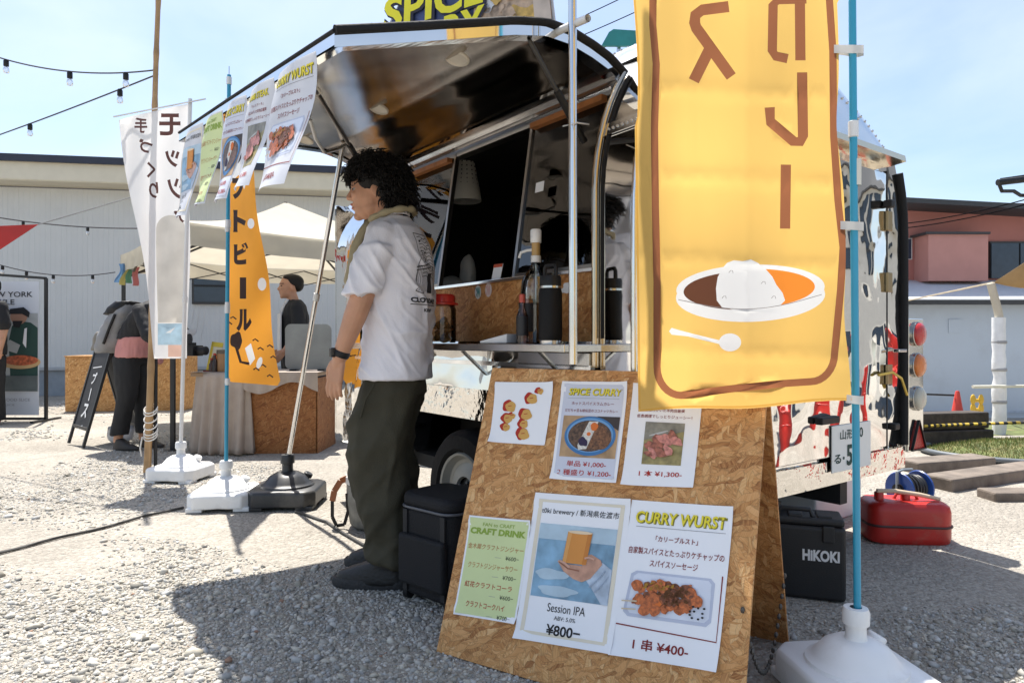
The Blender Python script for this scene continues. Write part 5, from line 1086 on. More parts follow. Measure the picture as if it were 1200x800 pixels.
for k in range(26):
    t = rng.uniform(0, 6.28); r = .043 * math.sqrt(rng.random()); z = .016 + .0035 * k
    m = MB(); m.lathe([(0, -.006), (.013, -.008), (.018, -.002), (.018, .004), (.012, .008), (0, .005)], 10, M4((r * math.cos(t), r * math.sin(t), z), rng.uniform(-1, 1), rng.uniform(-1, 1), 0)); m.build('biscuit', mat('biscuit_brown', (.26, .12, .035), .7, var=.5, vscale=60), o, smooth=60)
m = MB(); n = 40; pr = []
def sc(r, z): return [((r * (1 + .03 * math.cos(12 * 2 * math.pi * j / n))) * math.cos(2 * math.pi * j / n), (r * (1 + .03 * math.cos(12 * 2 * math.pi * j / n))) * math.sin(2 * math.pi * j / n), z) for j in range(n)]
vs = sc(.060, .168) + sc(.062, .205) + sc(.055, .215); m.add(vs, [(i * n + j, i * n + (j + 1) % n, (i + 1) * n + (j + 1) % n, (i + 1) * n + j) for i in range(2) for j in range(n)] + [tuple(2 * n + j for j in range(n))]); m.lathe([(.058, .168), (.074, .169), (.075, .177), (.06, .18)], 36); m.build('lid', mat('lid_red', (.60, .03, .02), .35), o, smooth=40)
a = Art(); a.rect(-.022, -.115, .022, -.055, flat('label_orange', (.62, .32, .08)), 1, 'label'); a.rect(-.017, -.110, .017, -.06, flat('label_white', (.7, .7, .7)), 2, 'label')
def cyl2(x, y, l): th = -math.pi / 2 - .75 + x / .067; r = .067 + .0005 * l; return (r * math.cos(th), r * math.sin(th), -y)
a.emit(o, cyl2, (list(np.linspace(-.02, .02, 7)), []))
# card stand on the sill (code left out)
o = put('card_stand', 'small white card with red top edge standing on the sill', 'card', 581, .035, .1, 1.211)
m = MB(); m.box((0, 0, .035), (.055, .003, .07), Matrix.Rotation(-.25, 4, 'X')); m.build('card', PAPER, o); m = MB(); m.box((0, -.0025, .062), (.055, .002, .014), Matrix.Rotation(-.25, 4, 'X')); m.build('red_edge', flat('card_red', (.55, .10, .05)), o)
# bags and boxes inside
def bag(px, b, w, h, label, seed, z=1.181):
    p = TW(shelf_a(px, b), b, z); m = MB(); m.ell((0, 0, h * .48), (w / 2, w * .38, h * .5), nu=28, nv=18)
    vs = []
    for v in m.v:
        q = Vector(v); k = noise.noise(q * 14 + Vector((seed, 0, 0))) * .16 + noise.noise(q * 34 + Vector((seed, 3, 0))) * .07; q = Vector((q.x * (1 + k), q.y * (1 + k), max(0.0, q.z * (1 + k * .6)))); vs.append(tuple(q))
    m.v = vs; o = m.build('plastic_bag', mat('bag_white', (.42, .40, .36), .35, trans=.25, bump=.4, bscale=50), smooth=60); o.location = p; o.rotation_euler = (0, 0, TRZ); tag(o, label, 'bag', 'plastic bags inside the hatch')
bag(530, .20, .20, .10, 'wide crumpled plastic bag behind the sill', 1); bag(548, .24, .10, .20, 'upright crumpled plastic bag with twisted top behind the sill', 5); bag(655, .22, .17, .30, 'tall grey plastic bag seen through the sliding window', 9)
p = TW(shelf_a(545, .5), .5, 2.03); o = thing('hood_lamp', 'perforated pale metal lamp shade hanging inside the trailer', 'lamp', p, 0)
m = MB(); m.lathe([(.045, .0), (.055, -.05), (.085, -.20), (.095, -.27), (.092, -.275), (.05, -.268), (0, -.266)], 30); m.build('shade', mat('lamp_shade_metal', (.78, .74, .64), .4), o, smooth=40)
m = MB()
for k in range(14):
    for j in range(9): t = 2 * math.pi * k / 14; z = -.03 - j * .025; r = .051 + (.09 - .051) * (-z) / .26; m.ell((r * math.cos(t), r * math.sin(t), z), (.004, .004, .004), nu=5, nv=4)
tag(m.build('perforations', DARK, o), kind='stuff'); m = MB(); m.tube([(0, 0, -.02), (0, 0, -.005)], .012, 8); m.build('stem', BLACK, o)
p = TW(shelf_a(632, .06), .062, 1.56)
m = MB(); m.box((0, 0, 0), (.05, .002, .04)); o = m.build('note_card', PAPER); o.location = p; o.rotation_euler = (-.15, 0, TRZ); tag(o, 'small white note stuck on the sliding window', 'note')
# ------------------------------------------------------------------ people
def organic(name, prims, voxel, m, parent, smooth=6, fold=None):
    """one continuous surface grown over a set of rounded volumes"""
    b = MB()
    for p in prims:
        if p[0] == 'cap':
            _, p0, r0, p1, r1 = p; p0, p1 = Vector(p0), Vector(p1); d = (p1 - p0); n = max(2, int(d.length / .02))
            pts = [p0 - d.normalized() * r0 * .98, p0 - d.normalized() * r0 * .7] + [p0.lerp(p1, i / n) for i in range(n + 1)] + [p1 + d.normalized() * r1 * .7, p1 + d.normalized() * r1 * .98]
            rs = [r0 * .2, r0 * .71] + [r0 + (r1 - r0) * i / n for i in range(n + 1)] + [r1 * .71, r1 * .2]; b.tube(pts, rs, 16)
        elif p[0] == 'ell':
            b.ell(p[1], p[2], rotm(*p[3]) if len(p) > 3 else None, 20, 14)
        elif p[0] == 'loft':
            rings = p[1]; n = 28; vs = []
            for (cx, cy, cz, rx, ry) in rings:
                for j in range(n):
                    t = 2 * math.pi * j / n; c, s = math.cos(t), math.sin(t); ex = .85
                    vs.append((cx + rx * math.copysign(abs(c) ** ex, c), cy + ry * math.copysign(abs(s) ** ex, s), cz))
            k = len(rings); fs = [(i * n + j, i * n + (j + 1) % n, (i + 1) * n + (j + 1) % n, (i + 1) * n + j) for i in range(k - 1) for j in range(n)] + [tuple(range(n))[::-1], tuple((k - 1) * n + j for j in range(n))]
            b.add(vs, fs)
        elif p[0] == 'mesh': b.add(p[1], p[2])
    me = b.mesh('tmp', m); ob = bpy.data.objects.new('tmp', me); COL.objects.link(ob)
    r = ob.modifiers.new('r', 'REMESH'); r.mode = 'VOXEL'; r.voxel_size = voxel; r.adaptivity = 0
    if smooth: s = ob.modifiers.new('s', 'SMOOTH'); s.factor = .5; s.iterations = smooth
    dg = bpy.context.evaluated_depsgraph_get(); nm = bpy.data.meshes.new_from_object(ob.evaluated_get(dg)); bpy.data.objects.remove(ob); bpy.data.meshes.remove(me)
    nm.name = name
    if fold:
        nm.update(); nv = len(nm.vertices); co = [v.co.copy() for v in nm.vertices]; no = [v.normal.copy() for v in nm.vertices]
        for i, v in enumerate(nm.vertices): v.co = co[i] + no[i] * fold(co[i])
    nm.polygons.foreach_set('use_smooth', [True] * len(nm.polygons)); nm.materials.clear(); nm.materials.append(m); nm.update()
    o = bpy.data.objects.new(name, nm); COL.objects.link(o); o.parent = parent; return o

def skin_mat(name, col):
    m = mat(name, col, .48, var=.10, vscale=14, bump=.12, bscale=300, spec=.4); b = m.node_tree.nodes['Principled BSDF']
    b.inputs['Subsurface Weight'].default_value = .12; b.inputs['Subsurface Radius'].default_value = (.02, .008, .004); b.inputs['Subsurface Scale'].default_value = .3; return m
SKIN = skin_mat('skin', (.50, .265, .165))
HAIR = mat('black_hair', (.0045, .0038, .0034), .55, var=.3, vscale=40, spec=.3)
COTTON = mat('white_cotton', (.76, .75, .80), .85, var=.02, bump=.25, bscale=260, spec=.2)
OLIVE_C = mat('olive_trousers', (.050, .046, .031), .82, var=.18, vscale=8, bump=.3, bscale=240, spec=.25)
KHAKI = mat('khaki_cloth', (.34, .29, .18), .85, var=.12, vscale=20, bump=.4, bscale=200)

def head_prims(c, s=1.0, tilt=0, yaw=0):
    """head looking along +x; c = centre of the skull"""
    R = Matrix.Rotation(yaw, 3, 'Z') @ Matrix.Rotation(tilt, 3, 'Y'); c = Vector(c)
    def p(x, y, z): return c + R @ Vector((x, y, z)) * s
    e = lambda x, y, z, rx, ry, rz, r=(0, 0, 0): ('ell', p(x, y, z), (rx * s, ry * s, rz * s), (r[0], r[1] + tilt, r[2] + yaw))
    k = lambda a, ra, b, rb: ('cap', p(*a), ra * s, p(*b), rb * s)
    return [e(-.005, 0, .025, .097, .076, .098), e(.030, 0, -.02, .066, .066, .085), e(.045, 0, -.075, .045, .048, .042), e(.020, 0, -.072, .055, .058, .040),
            e(.074, 0, -.103, .020, .024, .018), e(.078, 0, .030, .020, .050, .020), e(.080, 0, .014, .016, .044, .010),
            k((.090, 0, .008), .010, (.108, 0, -.024), .0125), e(.110, 0, -.028, .012, .013, .010), e(.098, .012, -.032, .011, .008, .008), e(.098, -.012, -.032, .011, .008, .008),
            e(.090, 0, -.056, .013, .022, .0075), e(.087, 0, -.072, .013, .020, .0075), e(.078, .030, -.020, .018, .020, .018), e(.078, -.030, -.020, .018, .020, .018),
            e(-.008, .077, -.012, .018, .009, .030, (.15, .15, 0)), e(-.008, -.077, -.012, .018, .009, .030, (-.15, .15, 0))]

def hand_prims(wr, tip, thumb_dir, palm_n, s=1.0, curl=.5):
    """relaxed hand from the wrist to the fingertips: palm, four fingers of unequal length, thumb"""
    wr, tip = Vector(wr), Vector(tip); d = (tip - wr).normalized(); t = Vector(thumb_dir); t = (t - d * t.dot(d)).normalized(); n = Vector(palm_n); n = (n - d * n.dot(d) - t * n.dot(t)).normalized()
    pr = [('cap', wr - d * .02 * s, .024 * s, wr + d * .02 * s, .023 * s)]
    for k in (-1.2, -.4, .4, 1.2): pr.append(('cap', wr + d * .015 * s + t * k * .012 * s, .0145 * s, wr + d * .088 * s + t * k * .0195 * s, .0125 * s))
    for k, ln in ((1.25, .070), (.42, .080), (-.42, .074), (-1.25, .058)):
        b = wr + d * .088 * s + t * k * .0205 * s; L_ = ln * s; c = curl * (1 + .12 * (1.25 - k))
        q1 = b + (d * math.cos(.25 * c) + n * math.sin(.25 * c) + t * k * .10) * L_ * .45; q2 = q1 + (d * math.cos(.9 * c) + n * math.sin(.9 * c)) * L_ * .32; q3 = q2 + (d * math.cos(1.3 * c) + n * math.sin(1.3 * c)) * L_ * .25
        pr += [('cap', b, .0086 * s, q1, .0080 * s), ('cap', q1, .0080 * s, q2, .0074 * s), ('cap', q2, .0074 * s, q3, .0062 * s)]
    b = wr + d * .022 * s + t * .022 * s; q1 = b + (d * .72 + t * .55 + n * .3) * .042 * s; q2 = q1 + (d * .92 + t * .15 + n * .3) * .036 * s
    pr += [('cap', b, .0155 * s, q1, .0118 * s), ('cap', q1, .0112 * s, q2, .0085 * s)]
    return pr

def curly(m, c, rad, n, rng, zmin, cut):
    """springy curls standing off the scalp"""
    for i in range(n):
        for _ in range(30):
            v = Vector((rng.gauss(0, 1), rng.gauss(0, 1), rng.gauss(0, 1))).normalized()
            if not cut(v): break
        else: continue
        p = Vector((c[0] + v.x * rad[0], c[1] + v.y * rad[1], c[2] + v.z * rad[2])) * 1; d = (v + Vector((rng.uniform(-.6, .6), rng.uniform(-.6, .6), -.55))).normalized()
        a = d.orthogonal().normalized(); b_ = d.cross(a); ph = rng.uniform(0, 6.28); cr = rng.uniform(.006, .013); ln = rng.uniform(.03, .065); tw = rng.uniform(7, 12)
        ps = []
        for k in range(9):
            t = k / 8; ps.append(p + d * ln * t + (a * math.cos(ph + tw * t) + b_ * math.sin(ph + tw * t)) * cr * (1 - .3 * t) + Vector((0, 0, -.02 * t * t)))
        r = rng.uniform(.0018, .0034); m.tube(ps, [r * 1.1, r * 1.2, r * 1.2, r * 1.1, r, r, r * .9, r * .7, r * .35], 4)

def fold_fn(scale, amp, stretch=(1, 1, .45), seed=0, zfn=None):
    def f(p):
        q = Vector((p.x * stretch[0], p.y * stretch[1], p.z * stretch[2])) * scale + Vector((seed, seed * .7, 0))
        v = noise.noise(q) * .6 + (abs(noise.noise(q * 1.9 + Vector((5, 0, 0)))) - .25) * .8
        return amp * v * (zfn(p) if zfn else 1)
    return f

def decal(parent, target, art, to_world, direction, off=.0022, cut=None, name=None):
    """lay flat lettering onto a curved garment (all in the parent's frame)"""
    me = target.data; bvh = BVHTree.FromPolygons([v.co for v in me.vertices], [tuple(p.vertices) for p in me.polygons]); d = Vector(direction).normalized()
    def fn(x, y, l):
        o = Vector(to_world(x, y)); h = bvh.ray_cast(o, d)
        return (h[0] - d * (off + .0004 * l)) if h[0] else o + d * .3
    art.emit(parent, fn, cut)

# ---- the customer at the shelf: white T-shirt, olive trousers, facing along his +x
def customer():
    Z = 2.76; px = 456; o = thing('person', 'person with curly black hair in white printed T-shirt and olive trousers beside the hatch', 'person', ((px - 600) / F * Z, Z, 0), math.radians(171)); 
    HC = (.055, 0, 1.562)
    LA = [(-.025, .170, 1.362), (.030, .215, 1.115), (.125, .205, .885)]; RA = [(-.025, -.170, 1.362), (.01, -.25, 1.12), (.10, -.22, .90)]
    body = head_prims(HC, 1.0, .04, .20)
    body += [('cap', (-.015, 0, 1.41), .058, (.02, 0, 1.50), .055), ('loft', [(-.03, 0, .84, .085, .125), (-.03, 0, 1.0, .085, .125), (-.035, 0, 1.2, .095, .14), (-.025, 0, 1.33, .10, .155), (-.02, 0, 1.405, .055, .075)])]
    for A, s in ((LA, 1), (RA, -1)):
        body += [('cap', Vector(A[0]) + Vector((0, -s * .02, -.02)), .044, A[1], .043), ('cap', A[1], .044, Vector(A[1]).lerp(Vector(A[2]), .3), .043), ('cap', Vector(A[1]).lerp(Vector(A[2]), .3), .043, A[2], .0275)]
    body += hand_prims(LA[2], (.165, .20, .71), (1, -.25, .1), (-.2, -1, 0), 1.0, .45); body += hand_prims(RA[2], (.12, -.20, .73), (1, .25, .1), (-.2, 1, 0), 1.0, .6)
    for s in (-1, 1): body += [('cap', (-.03, s * .07, .82), .065, (.0, s * .10, .48), .06), ('cap', (0, s * .10, .48), .058, (-.03, s * .10, .09), .04), ('cap', (-.04, s * .10, .05), .04, (.12, s * .11, .04), .03)]
    organic('body', body, .0042, SKIN, o, 3)
    # eyes, brows, mouth
    R = Matrix.Rotation(.20, 3, 'Z') @ Matrix.Rotation(.04, 3, 'Y'); hp_ = lambda x, y, z: Vector(HC) + R @ Vector((x, y, z))
    for s in (-1, 1):
        m = MB(); m.ell(hp_(.0765, s * .032, -.001), (.0118, .0118, .0105)); ey = m.build('eye', mat('eye_white', (.38, .35, .32), .35), o, smooth=180)
        m = MB(); m.ell(hp_(.0848, s * .0345, -.001), (.0048, .0065, .0065)); m.build('iris', mat('iris_dark', (.015, .01, .008), .15), ey, smooth=180)
        m = MB(); m.tube([hp_(.084 + .008 * math.sin(t), s * (.016 + .034 * t / 3.14), .006 + .0065 * math.sin(t)) for t in np.linspace(0, 3.14, 7)], [.002, .0028, .003, .003, .003, .0028, .002], 6); m.build('eyelid', SKIN, ey, smooth=180)
        m = MB(); m.tube([hp_(.098 - .03 * t * t, s * (.014 + .044 * t), .026 + .006 * math.sin(2.4 * t)) for t in np.linspace(0, 1, 7)], [.002, .0045, .005, .005, .0045, .003, .001], 6); m.build('eyebrow', HAIR, o, smooth=180)
    m = MB(); m.ell(hp_(.094, 0, -.0565), (.0105, .021, .0055)); m.ell(hp_(.090, 0, -.0715), (.0105, .019, .0058)); m.build('lips', mat('lip_skin', (.42, .14, .11), .45), o, smooth=180)
    # hair
    rng = random.Random(11); hb = [('ell', hp_(-.018, 0, .050), (.104, .092, .088)), ('ell', hp_(-.056, 0, .010), (.076, .086, .088)), ('ell', hp_(-.062, 0, -.030), (.05, .072, .048)), ('ell', hp_(.055, 0, .078), (.05, .075, .040)), ('ell', hp_(.018, .066, .035), (.05, .022, .04)), ('ell', hp_(.018, -.066, .035), (.05, .022, .04))]
    organic('hair', hb, .009, HAIR, o, 3, fold=lambda p: .012 * noise.noise(p * 45) + .006 * noise.noise(p * 95))
    m = MB(); cut = lambda v: (v.x > .30 and v.z < .30) or (v.x > -.40 and v.z < .0) or v.z < -.6
    curly(m, hp_(-.012, 0, .040), (.108, .098, .096), 1500, rng, 0, cut); curly(m, hp_(-.066, 0, -.010), (.064, .080, .070), 560, rng, 0, lambda v: v.x > .05 or v.z < -.75)
    for i in range(260):
        y = rng.uniform(-.07, .07); p = hp_(.078 + rng.uniform(-.02, .022) - 4 * y * y, y, .085 + rng.uniform(-.02, .02)); ps = []; ph = rng.uniform(0, 6.28)
        for k in range(8): t = k / 7; ps.append(p + Vector((.024 * math.sin(t * 2.2), .006 * math.cos(ph + 8 * t), -.052 * t + .006 * math.sin(ph + 8 * t))))
        m.tube(ps, [.0025, .003, .003, .0028, .0025, .002, .0016, .0008], 4)
    tag(m.build('curls', HAIR, o, smooth=180), kind='stuff')
    # T-shirt
    sh = [('loft', [(-.030, 0, .800, .141, .184), (-.032, 0, .86, .138, .180), (-.036, 0, .98, .132, .174), (-.042, 0, 1.12, .134, .180), (-.045, 0, 1.25, .136, .186), (-.038, 0, 1.34, .124, .184), (-.028, 0, 1.40, .105, .15), (-.018, 0, 1.432, .075, .095), (-.012, 0, 1.452, .068, .074)])]
    for A, s in ((LA, 1), (RA, -1)):
        a0, a1 = Vector(A[0]), Vector(A[1]); e_dir = (a1 - a0); sh += [('cap', a0 + Vector((0, -s * .025, -.004)), .058, a0.lerp(a1, .40), .060), ('loft', [(a0.lerp(a1, t).x + .008 * (t - .5), a0.lerp(a1, t).y + s * .004, a0.lerp(a1, t).z, .064 + .010 * t, .054 + .014 * t) for t in (.2, .4, .6, .8, .98)])]
    def tshirt_fold(p):
        w = smooth01(1.34, 1.34 - .4, p.z) if False else (1 - smooth01(p.z, 1.22, 1.40)); q = Vector((p.x * 7 + p.z * 5, p.y * 6, p.z * 4.2 - p.x * 6))
        v = noise.noise(q + Vector((3, 1, 0))) + .5 * noise.noise(q * 2.1); r = (abs(noise.noise(q * .9 + Vector((9, 4, 2)))) - .2)
        hem = smooth01(p.z, .80, .86); al = .55 * p.x + .83 * p.z; ac = .83 * p.x - .55 * p.z; q2 = Vector((ac * 13, p.y * 5, al * 3.2)); rid = max(0, .22 - abs(noise.noise(q2 + Vector((1, 6, 3))))) / .22; q3 = Vector((ac * 22, p.y * 8, al * 6)); rid2 = max(0, .2 - abs(noise.noise(q3 + Vector((7, 2, 3))))) / .2
        return (.005 * v * (.5 + w) + (.011 * (rid ** 1.5 - .25) + .004 * (rid2 - .3)) * (.3 + .7 * w)) * (.3 + .7 * hem)
    shirt = organic('tshirt', sh, .0065, COTTON, o, 7, tshirt_fold)
    m = MB(); m.tube([(-.012 + .066 * math.cos(t), .073 * math.sin(t), 1.452 - .012 * math.cos(t)) for t in np.linspace(0, 2 * math.pi, 40)], .007, 8); m.build('collar', COTTON, o, smooth=180)
    # back print
    a = Art(); IK = flat('shirt_ink', (.03, .03, .035))
    a.text('CLOT&DAILY', 0, .105, .020, IK, w=.185, bold=.05); a.line([(-.092, .122), (.092, .122)], .003, IK, 2, 'lettering'); a.text('KEY WE', 0, .143, .013, IK, w=.06, bold=.04)
    def L_(ps, w=.0028): a.line(ps, w, IK, 2, 'line_print')
    L_([(-.055, -.155), (.055, -.155)]); L_([(-.055, -.155), (-.06, -.06), (-.072, -.02), (-.075, .07)]); L_([(.055, -.155), (.06, -.06), (.072, -.02), (.075, .07)]); L_([(-.075, .07), (-.05, .08), (-.03, .07)]); L_([(.075, .07), (.05, .08), (.03, .07)])
    rr = random.Random(8)
    for k in range(12): y = -.14 + .014 * k; L_([(-.045, y), (-.02, y - .006), (.0, y + .004), (.025, y - .005), (.045, y + .003)], .0022)
    for k in range(9): x = -.065 + .008 * k; L_([(x, -.03), (x - .004, .02), (x - .002, .07)], .0018)
    for k in range(5): x = .03 + .009 * k; L_([(x, -.03), (x + .004, .02), (x + .002, .07)], .0018)
    a.poly([(-.012, .0), (.018, -.005), (.022, .075), (-.010, .075)], IK, 2, 'line_print'); L_([(-.08, -.02), (0, -.04), (.08, -.02)], .004); L_([(-.078, -.008), (0, -.026), (.078, -.008)], .003)
    for i in range(16): x, y = rr.uniform(-.04, .04), rr.uniform(-.15, -.05); a.ell(x, y, .004, .003, IK, 2, 'line_print')
    ang = math.radians(0)
    decal(o, shirt, a, lambda x, y: (-.6, -x + .045, 1.215 - y), (1, 0, 0), .0025, (list(np.linspace(-.09, .09, 13)), list(np.linspace(-.15, .15, 17))))
    # trousers
    tr = [('loft', [(-.025, 0, .80, .128, .178), (-.025, 0, .88, .124, .172)])]; tr = [('loft', [(-.03, 0, .74, .122, .160), (-.03, 0, .80, .110, .148), (-.03, 0, .88, .095, .130)])]
    for s in (-1, 1):
        k = .03 if s < 0 else 0
        tr += [('loft', [(-.045 + k, s * .112, .105, .086, .080), (-.042 + k, s * .112, .155, .096, .09), (-.03 + k, s * .112, .22, .094, .088), (-.006 + k, s * .108, .35, .106, .094), (.014 + k, s * .102, .50, .115, .098), (.004 + k * .6, s * .092, .64, .117, .092), (-.022, s * .076, .76, .112, .082), (-.03, s * .06, .84, .09, .065)])]
    def tf(p):
        q = Vector((p.x * 5, p.y * 5, p.z * 6.5)); low = 1 - smooth01(p.z, .15, .55)
        dr = max(0, .25 - abs(noise.noise(Vector((p.x * 13 + 3 * p.z, p.y * 9, p.z * 2.6))))) / .25
        return .009 * (dr - .3) + .012 * noise.noise(q + Vector((2, 7, 1))) + .016 * low * math.sin(p.z * 48 + 6 * noise.noise(Vector((p.x * 6, p.y * 6, p.z * 3)))) * .6 + .028 * (max(0, .3 - abs(noise.noise(Vector((p.x * 5 + p.z * 3, p.y * 4, p.z * 7 + p.x * 4))))) - .1)
    organic('trousers', tr, .008, OLIVE_C, o, 7, tf)
    m = MB(); m.tube([(-.005, .178, .79), (.03, .180, .73), (.05, .182, .66)], .004, 5); m.build('pocket_seam', OLIVE_C, o)
    # shoes
    SH = mat('black_shoe', (.007, .007, .0075), .5, var=.3, bump=.3, bscale=90)
    for s in (-1, 1):
        x0 = .035 if s < 0 else -.01; y = s * .112
        sho = organic('shoe', [('loft', [(.045 + x0, y, .016, .145, .048), (.045 + x0, y, .03, .146, .049), (.038 + x0, y, .055, .135, .045), (.02 + x0, y, .075, .105, .040), (-.015 + x0, y, .10, .065, .038), (-.04 + x0, y, .135, .045, .036)])], .006, SH, o, 4)
        m = MB(); n = 30; vs = []
        for z, g in ((.0, 1.0), (.012, 1.03), (.030, 1.025), (.036, .985)):
            for j in range(n):
                t = 2 * math.pi * j / n; c_, s_ = math.cos(t), math.sin(t); vs.append((.045 + x0 + .152 * g * math.copysign(abs(c_) ** .8, c_), y + (.050 if c_ > 0 else .043) * g * math.copysign(abs(s_) ** .8, s_), z))
        m.add(vs, [(i * n + j, i * n + (j + 1) % n, (i + 1) * n + (j + 1) % n, (i + 1) * n + j) for i in range(3) for j in range(n)] + [tuple(range(n))[::-1], tuple(3 * n + j for j in range(n))]); m.build('sole', mat('sole_grey', (.028, .028, .029), .7, bump=.5, bscale=70), sho, smooth=40)
        m = MB()
        for k in range(4): zz = .083 + .011 * k; xx = .075 - .022 * k + x0; m.tube([(xx, y - .028, zz - .006), (xx + .006, y, zz + .006), (xx, y + .028, zz - .006)], .003, 5)
        m.build('laces', mat('lace_grey', (.05, .05, .052), .7), sho)
        m = MB(); m.lathe([(.040, .105), (.041, .14)], 18, M4((-.045 + x0, y, 0)), cap=False); m.build('sock', mat('lime_sock', (.35, .55, .05), .8), o, smooth=60)
    # watch and ring
    wv = (Vector(LA[2]) - Vector(LA[1])).normalized(); wp = Vector(LA[2]) - wv * .022; q = wv.to_track_quat('Z', 'Y').to_matrix().to_4x4()
    m = MB(); m.lathe([(.0305, -.012), (.0325, -.009), (.0325, .009), (.0305, .012)], 24, Matrix.Translation(wp) @ q, cap=False); wt = m.build('watch_strap', BLACK, o, smooth=60)
    m = MB(); m.box(wp + Vector((.022, .024, .004)), (.026, .02, .036), None, .9); m.build('watch_case', mat('watch_black', (.012, .012, .014), .2), wt, bevel=.005, seg=3)
    # khaki neck towel with knotted end
    m = MB(); ring = []
    for t in np.linspace(-2.55, 2.55, 30):
        ring.append(Vector((-.012 - .088 * math.cos(t), .098 * math.sin(t), 1.478 - .045 * (1 - math.cos(t)) * .6)))
    m.tube(ring, [.013 + .003 * math.sin(k * 1.7) for k in range(30)], 10)
    for s in (-1, 1):
        st = ring[-1] if s > 0 else ring[0]; m.tube([st, (.088, s * .066, 1.385), (.116, s * .076, 1.32), (.128, s * .074, 1.25), (.136, s * .078, 1.185), (.135, s * .08, 1.165)], [.015, .017, .018, .019, .024, .012], 10)
    m.build('neck_towel', KHAKI, o, smooth=180)
customer()

def simple_person(name, label, loc, rz, parts_fn): 
    o = thing(name, label, 'person', loc, rz); parts_fn(o); return o
# ---- the photographer bending forward, seen from behind the bamboo pole
def photographer(o):
    # faces +x, leaning forward
    HC = (.36, 0, 1.40); body = head_prims(HC, .95, .35) + [('cap', (.26, 0, 1.26), .05, (.32, 0, 1.34), .048), ('loft', [(0, 0, .82, .10, .15), (.04, 0, .95, .10, .13), (.12, 0, 1.1, .105, .15), (.22, 0, 1.22, .10, .16), (.27, 0, 1.28, .05, .08)])]
    A = [(.22, .17, 1.20), (.36, .22, .98), (.46, .10, .86)]; B = [(.22, -.17, 1.20), (.36, -.22, .98), (.46, -.08, .86)]
    for K, s in ((A, 1), (B, -1)): body += [('cap', K[0], .046, K[1], .038), ('cap', K[1], .038, K[2], .026)] + hand_prims(K[2], Vector(K[2]) + Vector((.15, -s * .05, -.02)), (0, 0, 1), (0, -s, 0), .95, 1.1)
    for s in (-1, 1): body += [('cap', (0, s * .08, .82), .085, (.02, s * .09, .46), .055), ('cap', (.02, s * .09, .46), .05, (-.03 + .05 * s, s * .09, .08), .036)]
    organic('body', body, .008, SKIN, o, 3)
    organic('hair', [('ell', (.335, 0, 1.43), (.10, .088, .10)), ('ell', (.29, 0, 1.38), (.07, .08, .10))], .01, HAIR, o, 4)
    JK = mat('dark_check_top', (.016, .016, .018), .8)
    j = organic('jacket', [('loft', [(.03, 0, .96, .125, .17), (.09, 0, 1.06, .125, .17), (.17, 0, 1.18, .12, .18), (.23, 0, 1.25, .10, .17), (.27, 0, 1.295, .06, .09)]), ('cap', A[0], .062, A[1], .055), ('cap', A[1], .055, Vector(A[1]).lerp(Vector(A[2]), .8), .045), ('cap', B[0], .062, B[1], .055), ('cap', B[1], .055, Vector(B[1]).lerp(Vector(B[2]), .8), .045)], .01, JK, o, 4, fold_fn(12, .012))
    a = Art(); WL = flat('check_white', (.62, .62, .62))
    for k in range(9): a.line([(-.14 + .06 * k, -.16), (-.24 + .06 * k + .05, .16)], .006, WL, 2, 'check_lines'); a.line([(-.16, -.18 + .05 * k), (.16, -.14 + .05 * k)], .005, WL, 2, 'check_lines')
    decal(o, j, a, lambda x, y: (.16 + x, .6, 1.10 - y), (0, -1, 0), .004, (list(np.linspace(-.15, .15, 10)), list(np.linspace(-.15, .15, 10))))
    organic('pink_shirt', [('loft', [(.02, 0, .80, .135, .175), (.03, 0, .88, .13, .17), (.06, 0, .98, .125, .165)]), ('cap', (.10, .10, .88), .05, (.16, .13, .76), .03)], .01, mat('pink_cotton', (.55, .24, .22), .8), o, 4, fold_fn(14, .012))
    tr = [('loft', [(0, 0, .74, .12, .165), (.0, 0, .84, .115, .16)])]
    for s in (-1, 1): tr += [('loft', [(-.01 + .05 * s, s * .09, .13, .075, .07), (.0 + .03 * s, s * .09, .30, .07, .068), (.02, s * .088, .46, .078, .074), (.01, s * .084, .66, .10, .088), (.0, s * .08, .80, .11, .09)])]
    organic('trousers', tr, .01, mat('black_trousers', (.012, .012, .013), .8), o, 5, fold_fn(10, .01))
    for s in (-1, 1):
        x = .05 * s; organic('shoe', [('loft', [(.06 + x, s * .09, .004, .13, .042), (.06 + x, s * .09, .03, .13, .042), (.02 + x, s * .09, .06, .08, .036), (-.02 + x, s * .09, .10, .04, .034)])], .008, mat('charcoal_shoe', (.03, .026, .024), .6), o, 3)
    cb_ = MB(); cb_.box((.62, .0, .86), (.08, .13, .09)); cb_.lathe([(.035, 0), (.038, .08), (.034, .085)], 18, M4((.66, 0, .86), 0, 1.57, 0)); 
    c = thing('camera_body', 'black camera held low by the photographer', 'camera', Vector(o.location), o.rotation_euler[2]); cb_.build('casing', BLACK, c, bevel=.006); s_ = MB(); s_.box((.60, 0, .915), (.05, .05, .03)); s_.build('viewfinder', BLACK, c, bevel=.004)
    b = thing('backpack', 'grey and black roll top backpack on the photographer', 'backpack', Vector(o.location), o.rotation_euler[2])
    def bk(p): return .012 * noise.noise(p * 14)
    organic('pack', [('loft', [(-.25, 0, .84, .09, .13), (-.22, 0, .90, .125, .15), (-.15, 0, 1.05, .125, .155), (-.06, 0, 1.20, .11, .15), (-.02, 0, 1.26, .07, .13)])], .012, mat('grey_pack', (.24, .24, .245), .75), b, 4, bk)
    organic('pocket', [('loft', [(-.33, 0, .86, .05, .11), (-.30, 0, .96, .06, .12), (-.26, 0, 1.02, .05, .11)])], .012, mat('taupe_pack', (.20, .185, .16), .75), b, 3, bk)
